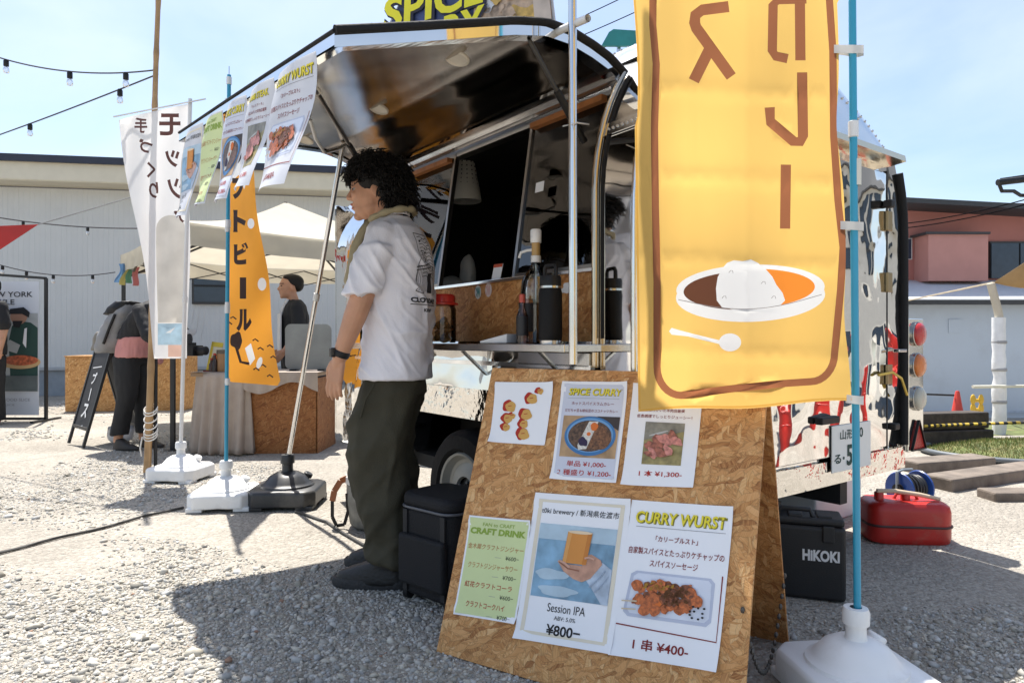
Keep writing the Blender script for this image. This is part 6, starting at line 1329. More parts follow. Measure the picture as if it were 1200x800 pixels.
    organic('top_flap', [('loft', [(-.12, 0, 1.17, .125, .158), (-.07, 0, 1.24, .115, .158), (-.03, 0, 1.285, .08, .14)])], .012, BLACK, b, 3, bk)
    for s in (-1, 1): m = MB(); m.tube([(-.16, s * .158, .92), (-.10, s * .165, 1.04), (-.04, s * .16, 1.17)], .012, 6); m.build('strap', BLACK, b)
p_ = G(163, 527); simple_person('person', 'person with grey backpack, pink shirt and black trousers bending over a camera', (p_.x - .05, p_.y, gz(p_.x, p_.y)), math.radians(-14), photographer)

# ---- the stall keeper behind the draped table
def keeper(o):
    HC = (.03, 0, 1.50); body = head_prims(HC, 1.0, 0) + [('cap', (-.015, 0, 1.34), .055, (.01, 0, 1.42), .052), ('loft', [(-.02, 0, .82, .11, .15), (-.02, 0, 1.0, .11, .145), (-.02, 0, 1.2, .115, .17), (-.02, 0, 1.31, .09, .16)])]
    for s in (-1, 1): body += [('cap', (-.02, s * .17, 1.29), .05, (-.03, s * .22, 1.05), .042), ('cap', (-.03, s * .22, 1.05), .042, (.10, s * .2, .86), .028)] + hand_prims((.10, s * .2, .86), (.2, s * .19, .74), (1, 0, 0), (0, -s, 0), 1, .6)
    for s in (-1, 1): body += [('cap', (-.01, s * .09, .84), .085, (0, s * .09, .46), .058), ('cap', (0, s * .09, .46), .055, (-.02, s * .09, .06), .04), ('cap', (-.02, s * .09, .04), .04, (.12, s * .1, .035), .03)]
    organic('body', body, .008, SKIN, o, 3)
    organic('hair', [('ell', (-.01, 0, 1.555), (.102, .086, .075)), ('ell', (-.045, 0, 1.52), (.065, .08, .07)), ('ell', (.05, 0, 1.585), (.05, .065, .035)), ('ell', (.0, .055, 1.545), (.05, .03, .045)), ('ell', (.0, -.055, 1.545), (.05, .03, .045))], .009, HAIR, o, 4)
    for s in (-1, 1):
        m = MB(); m.tube([(.03 + .094 - .03 * t * t, s * (.014 + .044 * t), 1.528) for t in np.linspace(0, 1, 6)], .004, 5); m.build('eyebrow', HAIR, o)
        m = MB(); m.ell((.03 + .082, s * .032, 1.505), (.010, .013, .006)); m.build('eye', mat('iris_dark', (.015, .01, .008), .15), o, smooth=180)
    m = MB(); m.ell((.122, 0, 1.44), (.009, .021, .005)); m.build('lips', MATS['lip_skin'], o, smooth=180)
    organic('tshirt', [('loft', [(-.02, 0, .80, .14, .18), (-.02, 0, 1.0, .135, .175), (-.02, 0, 1.2, .14, .19), (-.02, 0, 1.31, .11, .175), (-.015, 0, 1.37, .066, .075)])] + [('cap', (-.02, s * .17, 1.29), .066, (-.03, s * .21, 1.10), .068) for s in (-1, 1)], .01, mat('black_tshirt', (.014, .014, .015), .85), o, 5, fold_fn(9, .012))
    organic('trousers', [('loft', [(-.01, 0, .74, .125, .165), (-.01, 0, .84, .12, .16)])] + [('loft', [(-.02, s * .09, .06, .07, .07), (0, s * .09, .46, .082, .08), (0, s * .085, .78, .11, .09)]) for s in (-1, 1)], .012, mat('black_trousers', (.012, .012, .013), .8), o, 4)
    ap = MB(); ap.tube([(.05, .055, 1.37), (.10, .06, 1.28), (.125, .075, 1.2)], .010, 6); ap.tube([(.05, -.055, 1.37), (.10, -.06, 1.28), (.125, -.075, 1.2)], .010, 6); ap.box((.128, 0, 1.02), (.012, .26, .42)); ap.build('apron', mat('white_apron', (.7, .7, .7), .8), o)
kz = 6.9; kx = (343 - 600) / F * kz; simple_person('person', 'stall keeper in black shirt and white apron straps behind the draped table', (kx, kz, .0), math.radians(205), keeper)

# ---- passer-by cut by the picture's left side
def passer(o):
    HC = (.02, 0, 1.56); body = head_prims(HC, 1, 0) + [('cap', (-.01, 0, 1.40), .055, (.01, 0, 1.48), .052), ('loft', [(0, 0, .84, .11, .15), (0, 0, 1.05, .11, .15), (0, 0, 1.25, .12, .175), (0, 0, 1.37, .09, .16)])]
    for s in (-1, 1): body += [('cap', (0, s * .19, 1.35), .05, (-.01, s * .23, 1.10), .042), ('cap', (-.01, s * .23, 1.10), .042, (.04, s * .24, .88), .028)] + hand_prims((.04, s * .24, .88), (.07, s * .24, .72), (1, 0, 0), (0, -s, 0), 1, .6)
    for s in (-1, 1): body += [('cap', (0, s * .09, .86), .085, (0, s * .09, .46), .058), ('cap', (0, s * .09, .46), .055, (-.02, s * .09, .06), .04), ('cap', (-.02, s * .09, .04), .04, (.13, s * .1, .035), .03)]
    organic('body', body, .009, SKIN, o, 3)
    organic('hair', [('ell', (-.01, 0, 1.61), (.105, .09, .085)), ('ell', (-.04, 0, 1.58), (.07, .085, .09))], .01, HAIR, o, 4)
    organic('tshirt', [('loft', [(0, 0, .80, .14, .185), (0, 0, 1.05, .14, .185), (0, 0, 1.25, .145, .20), (0, 0, 1.37, .11, .175), (0, 0, 1.43, .066, .075)])] + [('cap', (0, s * .19, 1.35), .068, (0, s * .23, 1.14), .072) for s in (-1, 1)], .01, MATS['black_tshirt'], o, 5, fold_fn(9, .012, seed=4))
    organic('trousers', [('loft', [(0, 0, .74, .125, .165), (0, 0, .86, .12, .16)])] + [('loft', [(-.01, s * .095, .05, .085, .08), (0, s * .09, .46, .09, .085), (0, s * .085, .78, .11, .09)]) for s in (-1, 1)], .012, MATS['black_trousers'], o, 4, fold_fn(8, .012))
p_ = G(-12, 497); simple_person('person', 'passer by in black clothes with bare arms next to the pizza banner', (p_.x, p_.y, 0), math.radians(250), passer)
# ------------------------------------------------------------------ near props
def rbox_mesh(w, d, h, r=.03, seg=5):
    """box with rounded upright corners, base at z 0"""
    pl = []
    for (cx, cy, a0) in ((w / 2 - r, d / 2 - r, 0), (-w / 2 + r, d / 2 - r, 90), (-w / 2 + r, -d / 2 + r, 180), (w / 2 - r, -d / 2 + r, 270)):
        for k in range(seg + 1): t = math.radians(a0 + 90 * k / seg); pl.append((cx + r * math.cos(t), cy + r * math.sin(t)))
    return pl
def cooler():
    p = G(512, 706); NB = mat('navy_nylon', (.0028, .0034, .0062), .75, bump=.5, bscale=220, var=.25)
    o = thing('cooler_bag', 'navy black wheeled cooler bag beside the sandwich board', 'cooler bag', (p.x + .035, p.y + .05, gz(p.x, p.y) + .012), -.72)
    m = MB(); m.prism(rbox_mesh(.27, .23, 0, .05), .015, .33); m.build('body', NB, o, bevel=.015, seg=3, smooth=40)
    m = MB(); m.prism(rbox_mesh(.282, .242, 0, .055), .333, .385); lid = m.build('lid', NB, o, bevel=.02, seg=3, smooth=40)
    m = MB(); m.tube([(x * 1.012, y * 1.012, .335) for x, y in rbox_mesh(.28, .24, 0, .055)] + [(rbox_mesh(.28, .24, 0, .055)[0][0] * 1.012, rbox_mesh(.28, .24, 0, .055)[0][1] * 1.012, .335)], .005, 6); m.build('zip', mat('zip_grey', (.08, .085, .10), .4), lid, smooth=60)
    m = MB(); m.prism(rbox_mesh(.24, .03, 0, .012), .06, .24, Matrix.Translation((0, -.126, 0))); m.build('front_pocket', NB, o, bevel=.012, seg=3, smooth=40)
    for x in (-.10, .10): m = MB(); m.bar((x, -.119, .03), (x, -.119, .325), .022, .006, (0, 1, 0)); m.build('webbing', mat('black_webbing', (.014, .014, .016), .7), o)
    m = MB(); m.tube([(-.14, -.06, .30), (-.165, -.05, .24), (-.165, .05, .24), (-.14, .06, .30)], .009, 8); m.build('carry_handle', BLACK, o, smooth=60)
    for x in (-.11, .11):
        for y in (-.09, .09): m = MB(); m.lathe([(.025, -.012), (.026, 0), (.025, .012)], 16, M4((x, y, .014), 0, 1.57, 0)); m.build('wheel', RUBBER, o, smooth=40)
cooler()
def tote():
    p = G(438, 618); CV = mat('grey_canvas', (.20, .19, .165), .8, var=.3, vscale=18, bump=.4, bscale=60); LT = mat('tan_leather', (.30, .095, .03), .5, var=.2); 
    o = thing('round_tote', 'round grey canvas tote with tan leather strap behind the customer', 'bag', (p.x + .02, p.y + .05, gz(p.x, p.y)))
    m = MB(); m.lathe([(0, .004), (.135, .004), (.15, .02), (.168, .14), (.166, .25), (.158, .265), (.15, .25), (.145, .05), (0, .04)], 40); m.build('body', CV, o, smooth=50)
    m = MB(); m.lathe([(.168, .225), (.173, .228), (.173, .262), (.160, .270)], 40, cap=False); m.build('rim', mat('white_trim', (.55, .53, .5), .7), o, smooth=50)
    def strap(ps, w, name, mm):
        m = MB(); ps = [Vector(q) for q in ps]
        for a, b in zip(ps[:-1], ps[1:]): m.bar(a, b, w, .006, (0, 1, .2))
        m.build(name, mm, o)
    strap([(-.15, -.06, .255), (-.185, -.07, .24), (-.215, -.075, .19), (-.225, -.075, .14)], .030, 'leather_strap', LT)
    strap([(-.225, -.075, .14), (-.225, -.075, .06), (-.205, -.072, .015), (-.165, -.07, .02), (-.145, -.075, .09), (-.15, -.08, .18)], .016, 'web_strap', BLACK)
    strap([(.165, -.05, .25), (.185, -.06, .24), (.188, -.06, .12), (.182, -.06, .02)], .020, 'web_strap', BLACK)
tote()
def tool_case():
    p = Vector((1.075, 2.60, 0)); BK = mat('case_black', (.010, .010, .011), .55, bump=.15, bscale=200)
    o = thing('tool_case', 'black power tool case lettered HiKOKI under the trailer rear', 'tool case', (p.x, p.y, gz(p.x, p.y) + .002), math.atan2(-.32, .95) + .0)
    m = MB(); m.box((0, 0, .135), (.34, .16, .27)); m.build('case', BK, o, bevel=.014, seg=3)
    m = MB(); m.box((0, 0, .285), (.332, .155, .028)); m.build('lid', BK, o, bevel=.01, seg=2)
    for x in (-.10, .0, .10): m = MB(); m.box((x, -.02, .301), (.05, .09, .012)); m.build('lid_rib', BK, o, bevel=.004)
    m = MB(); m.tube([(-.06, -.05, .30), (-.05, -.05, .325), (.05, -.05, .325), (.06, -.05, .30)], .009, 8); m.build('handle', BK, o, smooth=60)
    for x in (-.11, .11): m = MB(); m.box((x, -.084, .245), (.04, .012, .06)); m.build('latch', BK, o, bevel=.004)
    a = Art(); a.text('HiKOKI', .085, -.165, .042, flat('case_white', (.7, .7, .7)), w=.125, bold=.045); a.emit(o, lambda x, y, l: (x, -.0805 - .0006 * l, -y))
tool_case()
def foam_box():
    p = G(958, 606); o = thing('foam_box', 'white foam box tucked under the trailer behind the tool case', 'box', (p.x, p.y + .1, gz(p.x, p.y)), TRZ + math.pi / 2)
    W = mat('foam_white', (.66, .67, .68), .7, bump=.15, bscale=120, var=.03)
    m = MB(); m.box((0, 0, .115), (.48, .34, .23)); m.build('tub', W, o, bevel=.012, seg=3); m = MB(); m.box((0, 0, .256), (.49, .35, .05)); m.build('lid', W, o, bevel=.012, seg=3)
foam_box()
def fuel_can():
    p = G(1070, 636); RD = mat('can_red', (.46, .02, .014), .38, var=.12, dirt=(.3, .14, .1), dirt_amt=.5, dscale=8); z0 = gz(p.x, p.y)
    o = thing('fuel_can', 'red metal fuel can lying on the gravel behind the trailer', 'fuel can', (p.x, p.y + .08, z0), -.12)
    n = 40; vs = []; lev = [(.90, 0), (.97, .008), (1.0, .03), (1.0, .09), (1.0, .15), (.97, .175), (.88, .19), (.7, .195)]
    base = rbox_mesh(.375, .22, 0, .06, 6); k = len(base); m = MB(); vs = [(x * g, y * g, z) for g, z in lev for x, y in base]
    m.add(vs, [(i * k + j, i * k + (j + 1) % k, (i + 1) * k + (j + 1) % k, (i + 1) * k + j) for i in range(len(lev) - 1) for j in range(k)] + [tuple(range(k))[::-1], tuple((len(lev) - 1) * k + j for j in range(k))]); m.build('tank', RD, o, smooth=40)
    m = MB(); rr = [(x * 1.012, y * 1.012, .085) for x, y in base]; m.tube(rr + [rr[0]], .006, 6); m.build('seam', mat('seam_dark', (.06, .02, .018), .5), o, smooth=60)
    for x in (-.12, .0): m = MB(); m.lathe([(.021, .19), (.021, .225), (.018, .23), (0, .23)], 16, M4((x, -.02, 0))); m.build('cap', RD, o, smooth=40)
    m = MB(); m.tube([(-.135, -.035, .237), (-.05, -.03, .236), (.06, -.035, .222), (.15, -.03, .203)], [.010, .011, .011, .009], 10); m.build('spout', mat('cream_hose', (.58, .46, .33), .5), o, smooth=60)
    m = MB(); m.tube([(-.045, 0, .19), (-.03, 0, .222), (.05, 0, .222), (.065, 0, .19)], .008, 8); m.build('carry_handle', RD, o, smooth=60)
fuel_can()
def reel():
    p = G(1072, 598); BL = mat('reel_blue', (.02, .07, .30), .35); o = thing('cable_reel', 'blue cable reel wound with black cord beyond the red can', 'cable reel', (p.x, p.y + .05, gz(p.x, p.y)), .35)
    for x in (-.075, .075):
        m = MB(); m.lathe([(.03, -.004), (.092, -.006), (.096, 0), (.092, .006), (.03, .004)], 32, M4((x, 0, .118), 0, math.pi / 2, 0)); f = m.build('flange', BL, o, smooth=35)
    m = MB(); m.lathe([(.03, -.10), (.03, .10)], 16, M4((0, 0, .118), 0, math.pi / 2, 0)); m.build('hub', BLACK, o, smooth=40)
    m = MB(); ps = []
    for i in range(260): t = i / 260 * 2 * math.pi * 15; x = -.062 + .124 * abs(((i / 260 * 3) % 2) - 1); r = .05 + .026 * (i / 260); ps.append((x, r * math.cos(t), .118 + r * math.sin(t)))
    m.tube(ps, .0075, 6); m.build('cord', mat('cord_black', (.015, .015, .016), .4), o, smooth=60)
    m = MB()
    for x in (-.095, .095): m.tube([(x, -.08, .006), (x, -.02, .02), (x, 0, .118), (x, .02, .02), (x, .08, .006)], .007, 6)
    m.tube([(-.095, -.08, .007), (.095, -.08, .007)], .007, 6); m.tube([(-.095, .08, .007), (.095, .08, .007)], .007, 6); m.build('stand_frame', mat('dark_tube', (.05, .06, .07), .4), o, smooth=60)
    m = MB(); m.tube([(-.095, 0, .118), (-.095, .0, .215), (-.05, 0, .225), (.02, 0, .222)], .008, 8); m.build('handle', mat('grey_handle', (.22, .25, .27), .4), o, smooth=60)
    m = MB(); m.lathe([(.025, 0), (.028, .02), (.02, .035), (0, .036)], 16, M4((.085, 0, .118), 0, math.pi / 2, 0)); m.build('socket_plug', mat('plug_blue', (.015, .05, .35), .3), o, smooth=40)
reel()
def ground_cable(px, label):
    m = MB(); ps = []
    for (x, y) in px: q = G(x, y); ps.append(Vector((q.x, q.y, gz(q.x, q.y) + .009)))
    fine = []
    for a, b in zip(ps[:-1], ps[1:]):
        for k in range(8): q = a.lerp(b, k / 8); fine.append(Vector((q.x + .012 * math.sin(9 * q.y), q.y, gz(q.x, q.y) + .009)))
    fine.append(ps[-1]); m.tube(fine, .007, 6); tag(m.build('ground_cable', mat('cable_grey', (.05, .048, .045), .7), smooth=60), label, 'cable')
ground_cable([(-30, 655), (0, 648), (60, 634), (120, 620), (165, 607), (215, 596)], 'dark cable snaking over the dusty gravel towards the white flag stand')
ground_cable([(345, 601), (380, 612), (410, 630), (470, 668)], 'dark cable running from the black stand past the customer')

# ------------------------------------------------------------------ market stall on the left
CANV = mat('cream_canopy', (.60, .555, .45), .8, var=.05, trans=.36, bump=.1, bscale=12)
FRB = mat('black_frame', (.015, .015, .016), .4)
def tent(P0, ud, vd, size, eave, peak, label, leg_m=FRB, group=None, valance=.2):
    o = thing('canopy_tent', label, 'tent', (P0.x, P0.y, 0), 0, group); P0 = Vector((0, 0, 0)); ud, vd = Vector((ud[0], ud[1], 0)), Vector((vd[0], vd[1], 0))
    c = [P0, P0 + ud * size, P0 + ud * size + vd * size, P0 + vd * size]; ctr = (c[0] + c[2]) / 2
    m = MB(); n = 14
    for k in range(4):
        a, b = c[k], c[(k + 1) % 4]
        def fn(u, v, a=a, b=b):
            q = a.lerp(b, u).lerp(ctr, v); z = eave + (peak - eave) * v - .09 * math.sin(math.pi * v) - .05 * math.sin(math.pi * u) * (1 - v); return Vector((q.x, q.y, z))
        m.grid(fn, n, n)
    m.build('canopy', CANV, o, smooth=50)
    for k in range(4):
        a, b = c[k], c[(k + 1) % 4]; m = MB(); out = ((a + b) / 2 - ctr).normalized()
        def fv(u, v, a=a, b=b, out=out):
            q = a.lerp(b, u) + out * (.008 + .03 * v * math.sin(u * 34) * .4); return Vector((q.x, q.y, eave - .05 * math.sin(math.pi * u) - valance * v))
        m.grid(fv, 40, 3); m.build('valance', CANV, o, smooth=180)
        # scissor truss under the eave
        t = MB(); ns = 4; inn = -out * .03
        for i in range(ns):
            q0, q1 = a.lerp(b, i / ns) + inn, a.lerp(b, (i + 1) / ns) + inn; za, zb = eave - .06, eave - .26
            t.bar(q0 + Vector((0, 0, za)), q1 + Vector((0, 0, zb)), .022, .012); t.bar(q0 + Vector((0, 0, zb)), q1 + Vector((0, 0, za)), .022, .012)
        t.build('truss', FRB, o)
        l = MB(); l.bar(a - (a - ctr).normalized() * .03 + Vector((0, 0, .012)), a - (a - ctr).normalized() * .03 + Vector((0, 0, eave - .02)), .034, .034); l.box((a.x * .985 + ctr.x * .015, a.y * .985 + ctr.y * .015, .008), (.12, .12, .012)); l.build('leg', leg_m, o)
    t = MB()
    for k in range(4): t.bar(c[k] + Vector((0, 0, eave - .3)), ctr + Vector((0, 0, peak - .12)), .02, .02)
    t.tube([ctr + Vector((0, 0, peak - .6)), ctr + Vector((0, 0, peak))], .02, 8); t.build('centre_frame', FRB, o)
    return o
tent(Vector((-2.95, 5.9, 0)), (-.6, .8), (.8, .6), 3.0, 2.0, 2.58, 'cream canopy tent over the draped market table')
def drape_table():
    LC = mat('linen_cloth', (.40, .33, .275), .85, var=.08, vscale=10, bump=.3, bscale=150); z = 5.75
    c = Vector(((292 - 600) / F * z, z, 0)); o = thing('market_table', 'market table with linen cloth and brown OSB front under the tent', 'table', c)
    X = lambda px, zz=z: (px - 600) / F * zz - c.x
    x0, x1, xs = X(222), X(372), X(278); top = .69
    m = MB(); m.box(((x0 + x1) / 2, .33, top - .02), (x1 - x0 - .02, .66, .03)); m.build('table_top', mat('table_board', (.3, .2, .12), .6), o)
    def path(t):                                   # plan of the long drape: back left, round the corner, to the seam
        pts = [Vector((x0, .62)), Vector((x0 - .02, .30)), Vector((x0 + .02, .10)), Vector((x0 + .13, -.01)), Vector((x0 + .27, -.035)), Vector((xs + .05, -.03)), Vector((xs + .10, .04))]
        k = t * (len(pts) - 1); i = min(int(k), len(pts) - 2); f = k - i; p0, p1, p2, p3 = pts[max(i - 1, 0)], pts[i], pts[i + 1], pts[min(i + 2, len(pts) - 1)]
        return .5 * ((2 * p1) + (p2 - p0) * f + (2 * p0 - 5 * p1 + 4 * p2 - p3) * f * f + (3 * p1 - p0 - 3 * p2 + p3) * f ** 3)
    m = MB()
    def fn(u, v):
        q = path(u); d = (path(min(1, u + .01)) - path(max(0, u - .01))); nn = Vector((d.y, -d.x)).normalized(); k = v ** .6; q = q + nn * (.028 * k * math.sin(u * 62 + 1.5 * v) + .04 * v)
        return Vector((q.x, q.y, top - (top - .012) * v))
    m.grid(fn, 110, 14); m.build('long_drape', LC, o, smooth=180, solid=.003)
    m = MB(); m.grid(lambda u, v: Vector((xs + .05 + (x1 - xs - .04) * u, -.03 - .012 * math.sin(u * 30) * v, top - (.13 + .05 * math.sin(u * 7)) * v)), 40, 5); m.grid(lambda u, v: Vector((x0 + (x1 + .01 - x0) * u, -.03 + .68 * v, top + .002)), 20, 6); m.build('cloth_top', LC, o, smooth=180)
    panel('front_board', Vector((xs + .07, .03, .0)), Vector((1, 0, 0)), Vector((0, 0, 1)), Vector((0, -1, 0)), x1 - xs - .08, .64, .015, osb_mat('osb_dark', (.55, .42, .33)), o)
    panel('side_board', Vector((x1 - .005, .03, 0)), Vector((0, 1, 0)), Vector((0, 0, 1)), Vector((1, 0, 0)), .58, .64, .015, osb_mat('osb_dark', (.55, .42, .33)), o)
    W = lambda px, dy, zz: (X(px) + c.x, c.y + dy, zz)
    # things on it
    t = thing('menu_card', 'yellow edged menu card on a red easel on the market table', 'card', W(241, .12, top + .004)); m = MB(); R_ = Matrix.Rotation(.12, 4, 'Y') @ Matrix.Rotation(-.2, 4, 'X'); m.box((0, 0, .13), (.10, .004, .25), R_); m.build('card', mat('card_cream', (.70, .64, .45), .5), t); m = MB(); m.box((-.04, -.003, .13), (.02, .004, .25), R_); m.box((0, -.003, .235), (.1, .004, .04), R_); m.build('yellow_band', flat('card_yellow', (.66, .5, .06)), t); a = Art(); a.ell(.01, -.12, .03, .03, CURRY2, 1); a.ell(.01, -.12, .02, .02, ORNG, 2); a.emit(t, lambda x, y, l: R_ @ Vector((x, -.0055 - .0008 * l, -y))); m = MB(); m.bar((-.06, -.03, .004), (.06, -.02, .004), .02, .01); m.build('easel', mat('easel_red', (.2, .03, .02), .6), t)
    for px, h, r, cl, lb in ((248, .14, .022, (.03, .02, .02), 'dark sauce bottle on the market table'), (244, .10, .02, (.05, .02, .015), 'short brown bottle on the market table')):
        t = thing('sauce_bottle', lb, 'bottle', W(px, .06, top + .004)); m = MB(); m.lathe([(0, 0), (r, 0), (r, h * .6), (r * .45, h * .8), (r * .45, h)], 16); m.build('glass', mat('bottle%d' % px, cl, .2), t, smooth=40); m = MB(); m.lathe([(r * .55, h), (r * .55, h + .015), (0, h + .016)], 12); m.build('cap', mat('cap_red', (.4, .03, .02), .4), t, smooth=40)
    t = thing('wooden_jar', 'brown jar with dark lid on the market table', 'jar', W(257, .10, top + .004)); m = MB(); m.lathe([(0, 0), (.055, 0), (.06, .02), (.06, .15)], 24); m.build('jar', mat('jar_brown', (.30, .16, .07), .5), t, smooth=40); m = MB(); m.lathe([(.062, .151), (.062, .185), (0, .187)], 24); m.build('lid', mat('jar_lid', (.10, .08, .06), .5), t, smooth=40)
    t = thing('acrylic_screen', 'grey translucent screen standing on the market table', 'screen', W(349, .30, top + .004), .1); m = MB(); q = rbox_mesh(.40, .40, 0, .05); m.prism([(x, y + .21) for x, y in q], -.006, .006, Matrix(((1, 0, 0, 0), (0, 0, 1, 0), (0, 1, 0, 0), (0, 0, 0, 1)))); m.build('sheet', mat('grey_acrylic', (.33, .345, .34), .3, trans=.4), t); m = MB(); m.box((-.12, 0, .006), (.06, .14, .012)); m.box((.12, 0, .006), (.06, .14, .012)); m.build('feet', BLACK, t)
drape_table()
def camp_chair():
    p = G(386, 522); o = thing('camp_chair', 'orange framed folding camp chair behind the market table', 'chair', (p.x, p.y + .35, 0), .3); OT = mat('orange_tube', (.62, .13, .02), .4)
    for (a, b) in (((-.2, -.2, .01), (.2, -.2, .40)), ((.2, -.2, .01), (-.2, -.2, .40)), ((-.2, .2, .01), (.2, .2, .40)), ((.2, .2, .01), (-.2, .2, .40)), ((-.2, -.2, .01), (-.2, .2, .42)), ((.2, -.2, .01), (.2, .2, .42))): m = MB(); m.tube([a, b], .010, 8); m.build('leg', OT, o, smooth=60)
    for x in (-.2, .2): m = MB(); m.tube([(x, .2, .40), (x * 1.05, .28, .72)], .010, 8); m.build('back_post', OT, o, smooth=60)
    m = MB(); m.grid(lambda u, v: Vector((-.2 + .4 * u, -.2 + .4 * v, .40 - .05 * math.sin(math.pi * u))), 10, 6); m.build('seat', mat('seat_dark', (.03, .03, .035), .8), o, smooth=180, solid=.006)
    m = MB(); m.grid(lambda u, v: Vector((-.2 + .4 * u, .235 + .05 * v + .03 * math.sin(math.pi * u), .50 + .2 * v)), 10, 5); m.build('backrest', mat('seat_dark', (.03, .03, .035), .8), o, smooth=180, solid=.006)
camp_chair()
def osb_counter():
    z = 9.3; a, b = (80 - 600) / F * z, (211 - 600) / F * z; o = thing('plywood_counter', 'long low OSB counter in front of the grey shed', 'counter', ((a + b) / 2, z, 0), .08); w = b - a
    OL = osb_mat('osb_light', (.95, .98, .95))
    for k in range(2): panel('front_board', Vector((-w / 2 + k * w / 2 + .002, 0, .005)), Vector((1, 0, 0)), Vector((0, 0, 1)), Vector((0, -1, 0)), w / 2 - .006, .735, .015, OL, o)
    panel('top_board', Vector((-w / 2 - .01, -.02, .756)), Vector((1, 0, 0)), Vector((0, 1, 0)), Vector((0, 0, 1)), w + .02, .55, .015, OL, o)
    for s in (-1, 1): panel('end_board', Vector((s * w / 2 + (.016 if s > 0 else 0), .017, .005)), Vector((0, 1, 0)), Vector((0, 0, 1)), Vector((1, 0, 0)), .5, .735, .015, OL, o)
osb_counter()
def chalkboard():
    p0, p1 = G(113, 516), G(137, 522); o = thing('chalkboard_easel', 'black A-frame chalkboard with white handwriting by the counter', 'chalkboard', ((p0.x + p1.x) / 2, (p0.y + p1.y) / 2, 0), -.75); w, h, sp = .44, .92, .5
    FR = mat('chalk_frame', (.02, .02, .021), .5); BDm = mat('chalk_face', (.022, .022, .025), .7)
    for s in (-1, 1):
        for x in (-w / 2, w / 2): m = MB(); m.bar((x, s * sp / 2, .005), (x, s * .012, h), .03, .022); m.build('leg', FR, o)
        m = MB(); q = lambda t: s * (sp / 2 + (.012 - sp / 2) * t); m.bar((-w / 2, q(.98), h * .98), (w / 2, q(.98), h * .98), .022, .03); m.bar((-w / 2, q(.18), h * .18), (w / 2, q(.18), h * .18), .022, .03); m.build('rail', FR, o)
        m = MB(); m.add([(-w / 2, q(.19), h * .19), (w / 2, q(.19), h * .19), (w / 2, q(.97), h * .97), (-w / 2, q(.97), h * .97)], [(0, 1, 2, 3)]); m.build('face', BDm, o, solid=.006)
    a = Art(); WC = flat('chalk_white', (.75, .75, .75))
    for ch, y, sz in (('ブ', .34, .12), ('ー', .52, .0), ('ス', .66, .14)):
        if sz: a.text(ch, .0, y, sz, WC, bold=.03)
    a.line([(.0, .44), (.02, .56)], .022, WC, 2, 'lettering'); a.line([(-.05, .82), (.05, .80), (.06, .88), (-.04, .90)], .008, WC, 2, 'drawing', closed=True); a.line([(-.05, .82), (0, .87), (.05, .80)], .008, WC, 2, 'drawing'); a.line([(-.12, .24), (.12, .22)], .01, WC, 2, 'lettering')
    def fn(x, y, l): t = 1 - y; return (x, -(sp / 2 + (.012 - sp / 2) * t) - .006 - .001 * l, h * t + .003)
    a.emit(o, fn)
    b = MB(); b.ell((0, 0, .09), (.12, .09, .10), nu=20, nv=12); b.v = [tuple(Vector(v) * (1 + .18 * noise.noise(Vector(v) * 18))) for v in b.v]; t = b.build('white_bag', mat('bag_bright', (.7, .7, .72), .5, bump=.3), smooth=60); q = G(141, 519); t.location = (q.x, q.y, 0); tag(t, 'crumpled white bag on the ground under the chalkboard', 'bag')
chalkboard()
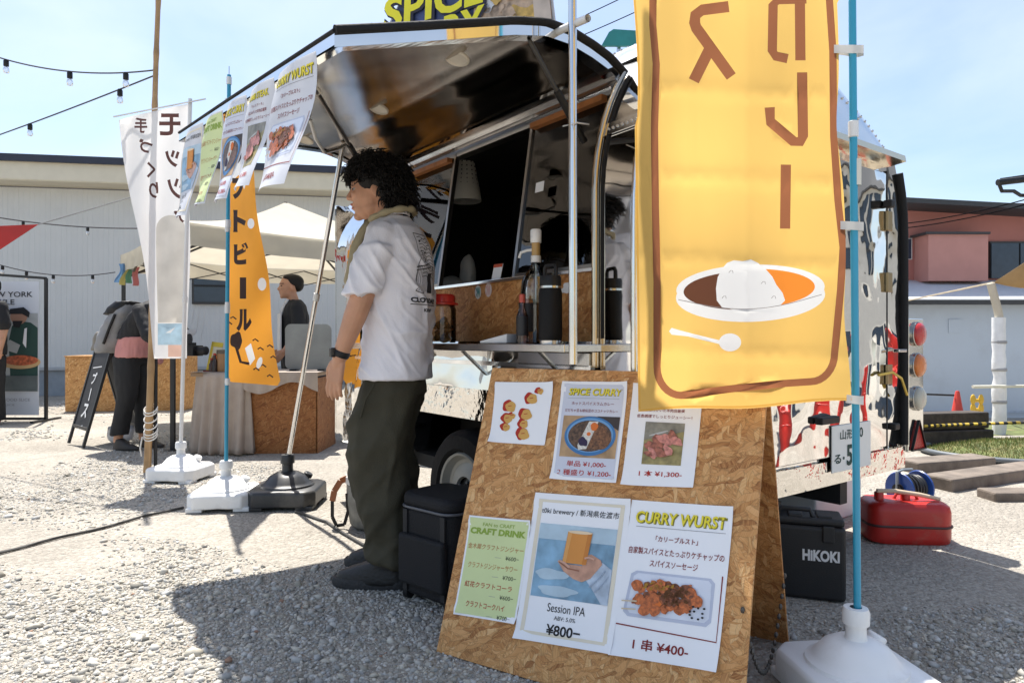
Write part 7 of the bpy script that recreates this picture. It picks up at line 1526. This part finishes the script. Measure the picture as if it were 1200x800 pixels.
def pizza_stand():
    z = 8.15; X = lambda px: (px - 600) / F * z; Zh = lambda py: P(0, py, z).z
    o = thing('banner_stand', 'black framed pizza banner stand on the gravel by the counter', 'banner', (X(15), z, 0)); c = X(15)
    m = MB(); x0, x1 = X(-45) - c, X(54) - c
    m.bar((x0, 0, .02), (x0, 0, Zh(319)), .03, .03); m.bar((x1, 0, .02), (x1, 0, Zh(326)), .03, .03); m.bar((x0, 0, Zh(319)), (x1, 0, Zh(326)), .03, .03); m.bar((x0, 0, .03), (x1, 0, .03), .03, .03)
    for x in (x0, x1): m.bar((x, -.25, .015), (x, .25, .015), .04, .02)
    m.build('frame', FRB, o)
    m = MB(); y0, y1 = 330, 486; f = lambda px, py, off=0: (X(px) - c, -.02 - off, Zh(py)); m.add([f(-38, y1), f(47, y1), f(47, y0), f(-38, y0)], [(0, 1, 2, 3)]); m.build('sheet', mat('banner_paper', (.62, .64, .68), .6, var=.02), o, solid=.004)
    a = Art(); GRN = flat('apron_green', (.03, .07, .06)); SK = flat('photo_skin', (.40, .22, .15)); 
    a.text('NEW YORK', 12, 345, 6.2, INK, w=56, bold=.005); a.text('STYLE', 4, 354, 6.2, INK, w=30, bold=.005); a.text('PIZZA', 0, 364, 6.2, INK, w=30, bold=.005)
    PH = mat('photo_grey', (.40, .42, .42), .6, var=.15, vscale=6); a.rect(-38, 367, 46, 458, PH, 1, 'photo')
    a.poly([(16, 382), (24, 376), (38, 378), (46, 384), (46, 440), (14, 440), (12, 400)], GRN, 2, 'photo'); a.ell(24, 371, 10, 9, SK, 3, 'photo'); a.poly([(13, 368), (14, 362), (30, 360), (37, 366), (36, 372), (28, 368)], INK, 4, 'photo'); a.poly([(17, 376), (29, 376), (25, 384), (18, 383)], INK, 4, 'photo')
    a.poly([(2, 408), (14, 398), (26, 404), (22, 414)], PH, 4, 'photo'); a.poly([(31, 385), (34, 384), (33, 408), (29, 402)], PAPER, 5, 'photo')
    a.ell(26, 424, 24, 8, flat('crust', (.55, .36, .18)), 5, 'photo'); a.ell(27, 422, 20, 6, mat('pizza_red', (.42, .10, .04), .6, var=.6, vscale=30), 6, 'photo'); a.rect(-38, 440, 46, 458, mat('photo_dark', (.10, .12, .12), .6, var=.3), 7, 'photo')
    a.text('FOOD SLICE', 22, 468, 3.2, GREY, w=30); a.text('SLICE', 12, 474, 2.2, GREY, w=14)
    a.emit(o, lambda x, y, l: f(x, y, .004 + .002 * l))
pizza_stand()
# bamboo mast with a black pole lashed to it
def bamboo():
    b = G(172.5, 553); t = P(187.5, -60, b.y); o = thing('bamboo_mast', 'tall bamboo mast carrying the string lights', 'pole', (b.x, b.y, 0)); d = t - Vector((b.x, b.y, 0)); n = 60; ps, rs = [], []
    for i in range(n + 1):
        q = d * (i / n); q.x += .01 * math.sin(i / 9); ps.append(q); rs.append(.0255 - .010 * i / n + (.0028 if i % 6 == 0 else 0))
    m = MB(); m.tube(ps, rs, 12); m.build('culm', mat('dry_bamboo', (.36, .22, .10), .5, var=.25, vscale=9), o, smooth=60)
    m = MB(); m.tube([(.05, .02, .0), (.055, .02, 1.25)], .012, 10); m.build('black_pole', BLACK, o, smooth=60)
    m = MB()
    for z in (.26, .28, .3, .34, .39, .44, .46): m.tube([(.02 + .045 * math.cos(k), .01 + .034 * math.sin(k), z + .03 * math.sin(k)) for k in np.linspace(0, 6.28, 18)], .005, 6)
    m.tube([(-.02, -.03, .26), (-.03, -.04, .18), (-.025, -.03, .12)], .005, 6); m.build('lashing', mat('white_cord', (.7, .68, .64), .7), o, smooth=60)
bamboo()
BULB = glass_mat('bulb_glass', (1, 1, 1), .02, .92, .16)
def string_lights(label, a, b, sag, ts, r=.006):
    o = thing('string_lights', label, 'string lights', a, 0, 'string lights'); n = 24; f = lambda t: a.lerp(b, t) - Vector((0, 0, sag * 4 * t * (1 - t))) - a
    m = MB(); m.tube([f(i / n) for i in range(n + 1)], r, 5); m.build('cable', mat('light_cable', (.03, .03, .035), .6), o)
    for t in ts:
        q = f(t); m = MB(); m.lathe([(.014, 0), (.019, -.01), (.019, -.05), (.015, -.055)], 12, M4(q)); s = m.build('lamp_holder', BLACK, o, smooth=50)
        m = MB(); m.lathe([(.011, -.050), (.020, -.07), (.023, -.085), (.018, -.104), (0, -.110)], 14, M4(q), cap=False); m.build('bulb', BULB, s, smooth=180)
zb = G(172.5, 553).y
string_lights('upper string of clear bulbs tied to the bamboo mast', P(-60, 45, 5.6), P(184, 82, zb), .12, (.30, .61, .865))
string_lights('slanting string of clear bulbs tied just below the upper one', P(-80, 185, 7.0), P(185, 87, zb), .02, (.52, .875))
string_lights('string of clear bulbs crossing the top of the grey wall', P(-40, 248, 9.5), P(240, 264, 9.5), .12, (.24, .51, .80), .009)
string_lights('lowest string of small bulbs above the pizza banner', P(-30, 300, 9.0), P(135, 319, 9.0), .13, (.2, .37, .56, .84), .007)
m = MB(); m.add([P(45, 263, 6.2), P(-80, 268, 5.6), P(-80, 345, 5.4)], [(0, 1, 2)]); tag(m.build('red_sail', mat('red_cloth', (.50, .025, .02), .75, trans=.35), solid=.004), 'red triangular shade sail pointing in front of the grey wall', 'shade sail')
m = MB(); m.tube([P(45, 263, 6.2), P(175, 225, 7.2), P(330, 150, 8.5)], .006, 5); tag(m.build('sail_line', mat('thin_line', (.2, .2, .2), .7)), 'thin line running up from the tip of the red sail', 'line')
# bunting cloths at the tent corner
for i, (px, cl, nm) in enumerate(((139, (.12, .24, .42), 'blue'), (144, (.50, .43, .14), 'yellow'), (150, (.10, .26, .16), 'green'), (157, (.45, .15, .15), 'red'))):
    m = MB(); q = P(px, 309 + 3 * i % 5, 8.05); m.grid(lambda u, v: q + Vector((.07 * u - .03 * v + .02 * math.sin(5 * v + i), .015 * math.sin(6 * u + 4 * v), -.22 * v)), 5, 10); tag(m.build('cloth_streamer', mat('streamer_' + nm, cl, .8, trans=.3), smooth=180), '%s cloth streamer tied to the tent corner' % nm, 'streamer')

# ------------------------------------------------------------------ beyond the left side: what the polished wall mirrors
def clothes_rail():
    o = thing('clothes_rail', 'clothes rail hung with shirts facing the trailer', 'clothes rail', (-5.1, 3.15, 0), math.radians(80))
    m = MB(); m.tube([(-.8, 0, .05), (-.8, 0, 1.5)], .014, 8); m.tube([(.8, 0, .05), (.8, 0, 1.5)], .014, 8); m.tube([(-.8, 0, 1.5), (.8, 0, 1.5)], .014, 8); m.bar((-.8, -.25, .03), (-.8, .25, .03), .03, .02); m.bar((.8, -.25, .03), (.8, .25, .03), .03, .02); m.build('rail_frame', FRB, o)
    cols = [(.03, .25, .10), (.02, .03, .07), (.60, .60, .58), (.05, .05, .05), (.10, .12, .2), (.5, .48, .42), (.04, .2, .12), (.62, .62, .6), (.03, .03, .03), (.25, .1, .08), (.55, .55, .56)]
    for i, cl in enumerate(cols):
        x = -.68 + .136 * i; m = MB()
        m.prism([(-.2, .0), (.2, 0), (.21, .55), (.14, .68), (.04, .70), (-.04, .70), (-.14, .68), (-.21, .55)], -.025, .025, Matrix(((0, 0, 1, x), (1, 0, 0, 0), (0, 1, 0, .74), (0, 0, 0, 1)))); m.build('garment', mat('garment%d' % i, cl, .85), o, bevel=.012)
        m = MB(); m.tube([(x, 0, 1.44), (x, 0, 1.47), (x, .015, 1.50), (x, 0, 1.515)], .003, 5); m.build('hanger', STEEL, o)
clothes_rail()
tent(Vector((-6.9, 1.6, 0)), (-.1, 1.0), (-1, -.1), 3.0, 2.05, 3.0, 'second cream canopy tent over the clothes rail')
for (x, y, lb) in ((4.7, 3.35, 'unseen red steel drum added for the trailer rear to mirror'),):  # drum added out of view to put red into the rear wall's reflection
    o = thing('reflection_drum', lb, 'drum', (x, y, gz(x, y))); RD = mat('drum_red', (.5, .02, .015), .4, dirt=(.2, .08, .05), dirt_amt=.5)
    m = MB(); m.lathe([(.285, .0), (.285, .28), (.295, .29), (.285, .30), (.285, .58), (.295, .59), (.285, .60), (.285, .87), (.293, .88), (.285, .89), (.27, .875), (0, .875)], 40); m.build('barrel', RD, o, smooth=35); m = MB(); m.lathe([(.03, .875), (.03, .895), (0, .896)], 14, M4((.15, .1, 0))); m.build('bung', STEEL, o, smooth=40)
def reflection_house():  # unseen house, added so the polished rear has walls and windows to reflect
    o = thing('reflection_house', 'unseen white two storey house with dark roof, added for the trailer rear to mirror', 'house', (17, 3.5, -1.3), math.radians(85)); W = mat('cream_render_wall', (.62, .60, .55), .8, var=.05, dirt=(.4, .38, .34), dirt_amt=.3, dscale=1)
    m = MB(); m.box((0, 0, 2.8), (9, 6, 5.6)); m.build('wall', W, o); m = MB(); m.prism([(-3.6, 5.5), (0, 7.6), (3.6, 5.5), (3.6, 5.35), (-3.6, 5.35)], -4.9, 4.9, Matrix(((0, 0, 1, 0), (1, 0, 0, 0), (0, 1, 0, 0), (0, 0, 0, 1)))); m.build('roof', ROOFD, o)
    for x in (-3, -.8, 1.6, 3.4):
        for z in (1.7, 4.3): m = MB(); m.box((x, 3.02, z), (1.3, .08, 1.3)); w = m.build('window', mat('window_frame_black', (.02, .02, .022), .4), o); m = MB(); m.box((x, 3.07, z), (1.15, .03, 1.15)); m.build('pane', MATS['dark_pane'], w)
reflection_house()

q = P(436, 30, 7.5); o = thing('capped_pole', 'thin grey pole with green cap behind the hatch', 'pole', (q.x, q.y, 0)); m = MB(); m.tube([(0, 0, 0), (0, 0, q.z - .12)], .025, 8); m.build('shaft', STEEL, o, smooth=60); m = MB(); m.lathe([(.032, q.z - .12), (.034, q.z - .02), (.02, q.z + .02), (0, q.z + .025)], 12); m.build('cap', mat('cap_green', (.02, .25, .16), .4), o, smooth=50)
q = P(724, 44, 9.0); o = thing('teal_sign', 'teal roadside sign board behind the trailer roof', 'sign', (q.x, q.y, 0)); m = MB(); m.prism([(-.22, -.12), (.25, -.12), (.25, .08), (-.06, .10), (-.12, .06)], -.02, .02, Matrix(((1, 0, 0, 0), (0, 0, 1, 0), (0, 1, 0, q.z), (0, 0, 0, 1)))); m.build('board', mat('teal_paint', (.02, .20, .20), .5), o); m = MB(); m.tube([(.02, .05, 0), (.02, .05, q.z)], .03, 8); m.build('post', STEEL, o)
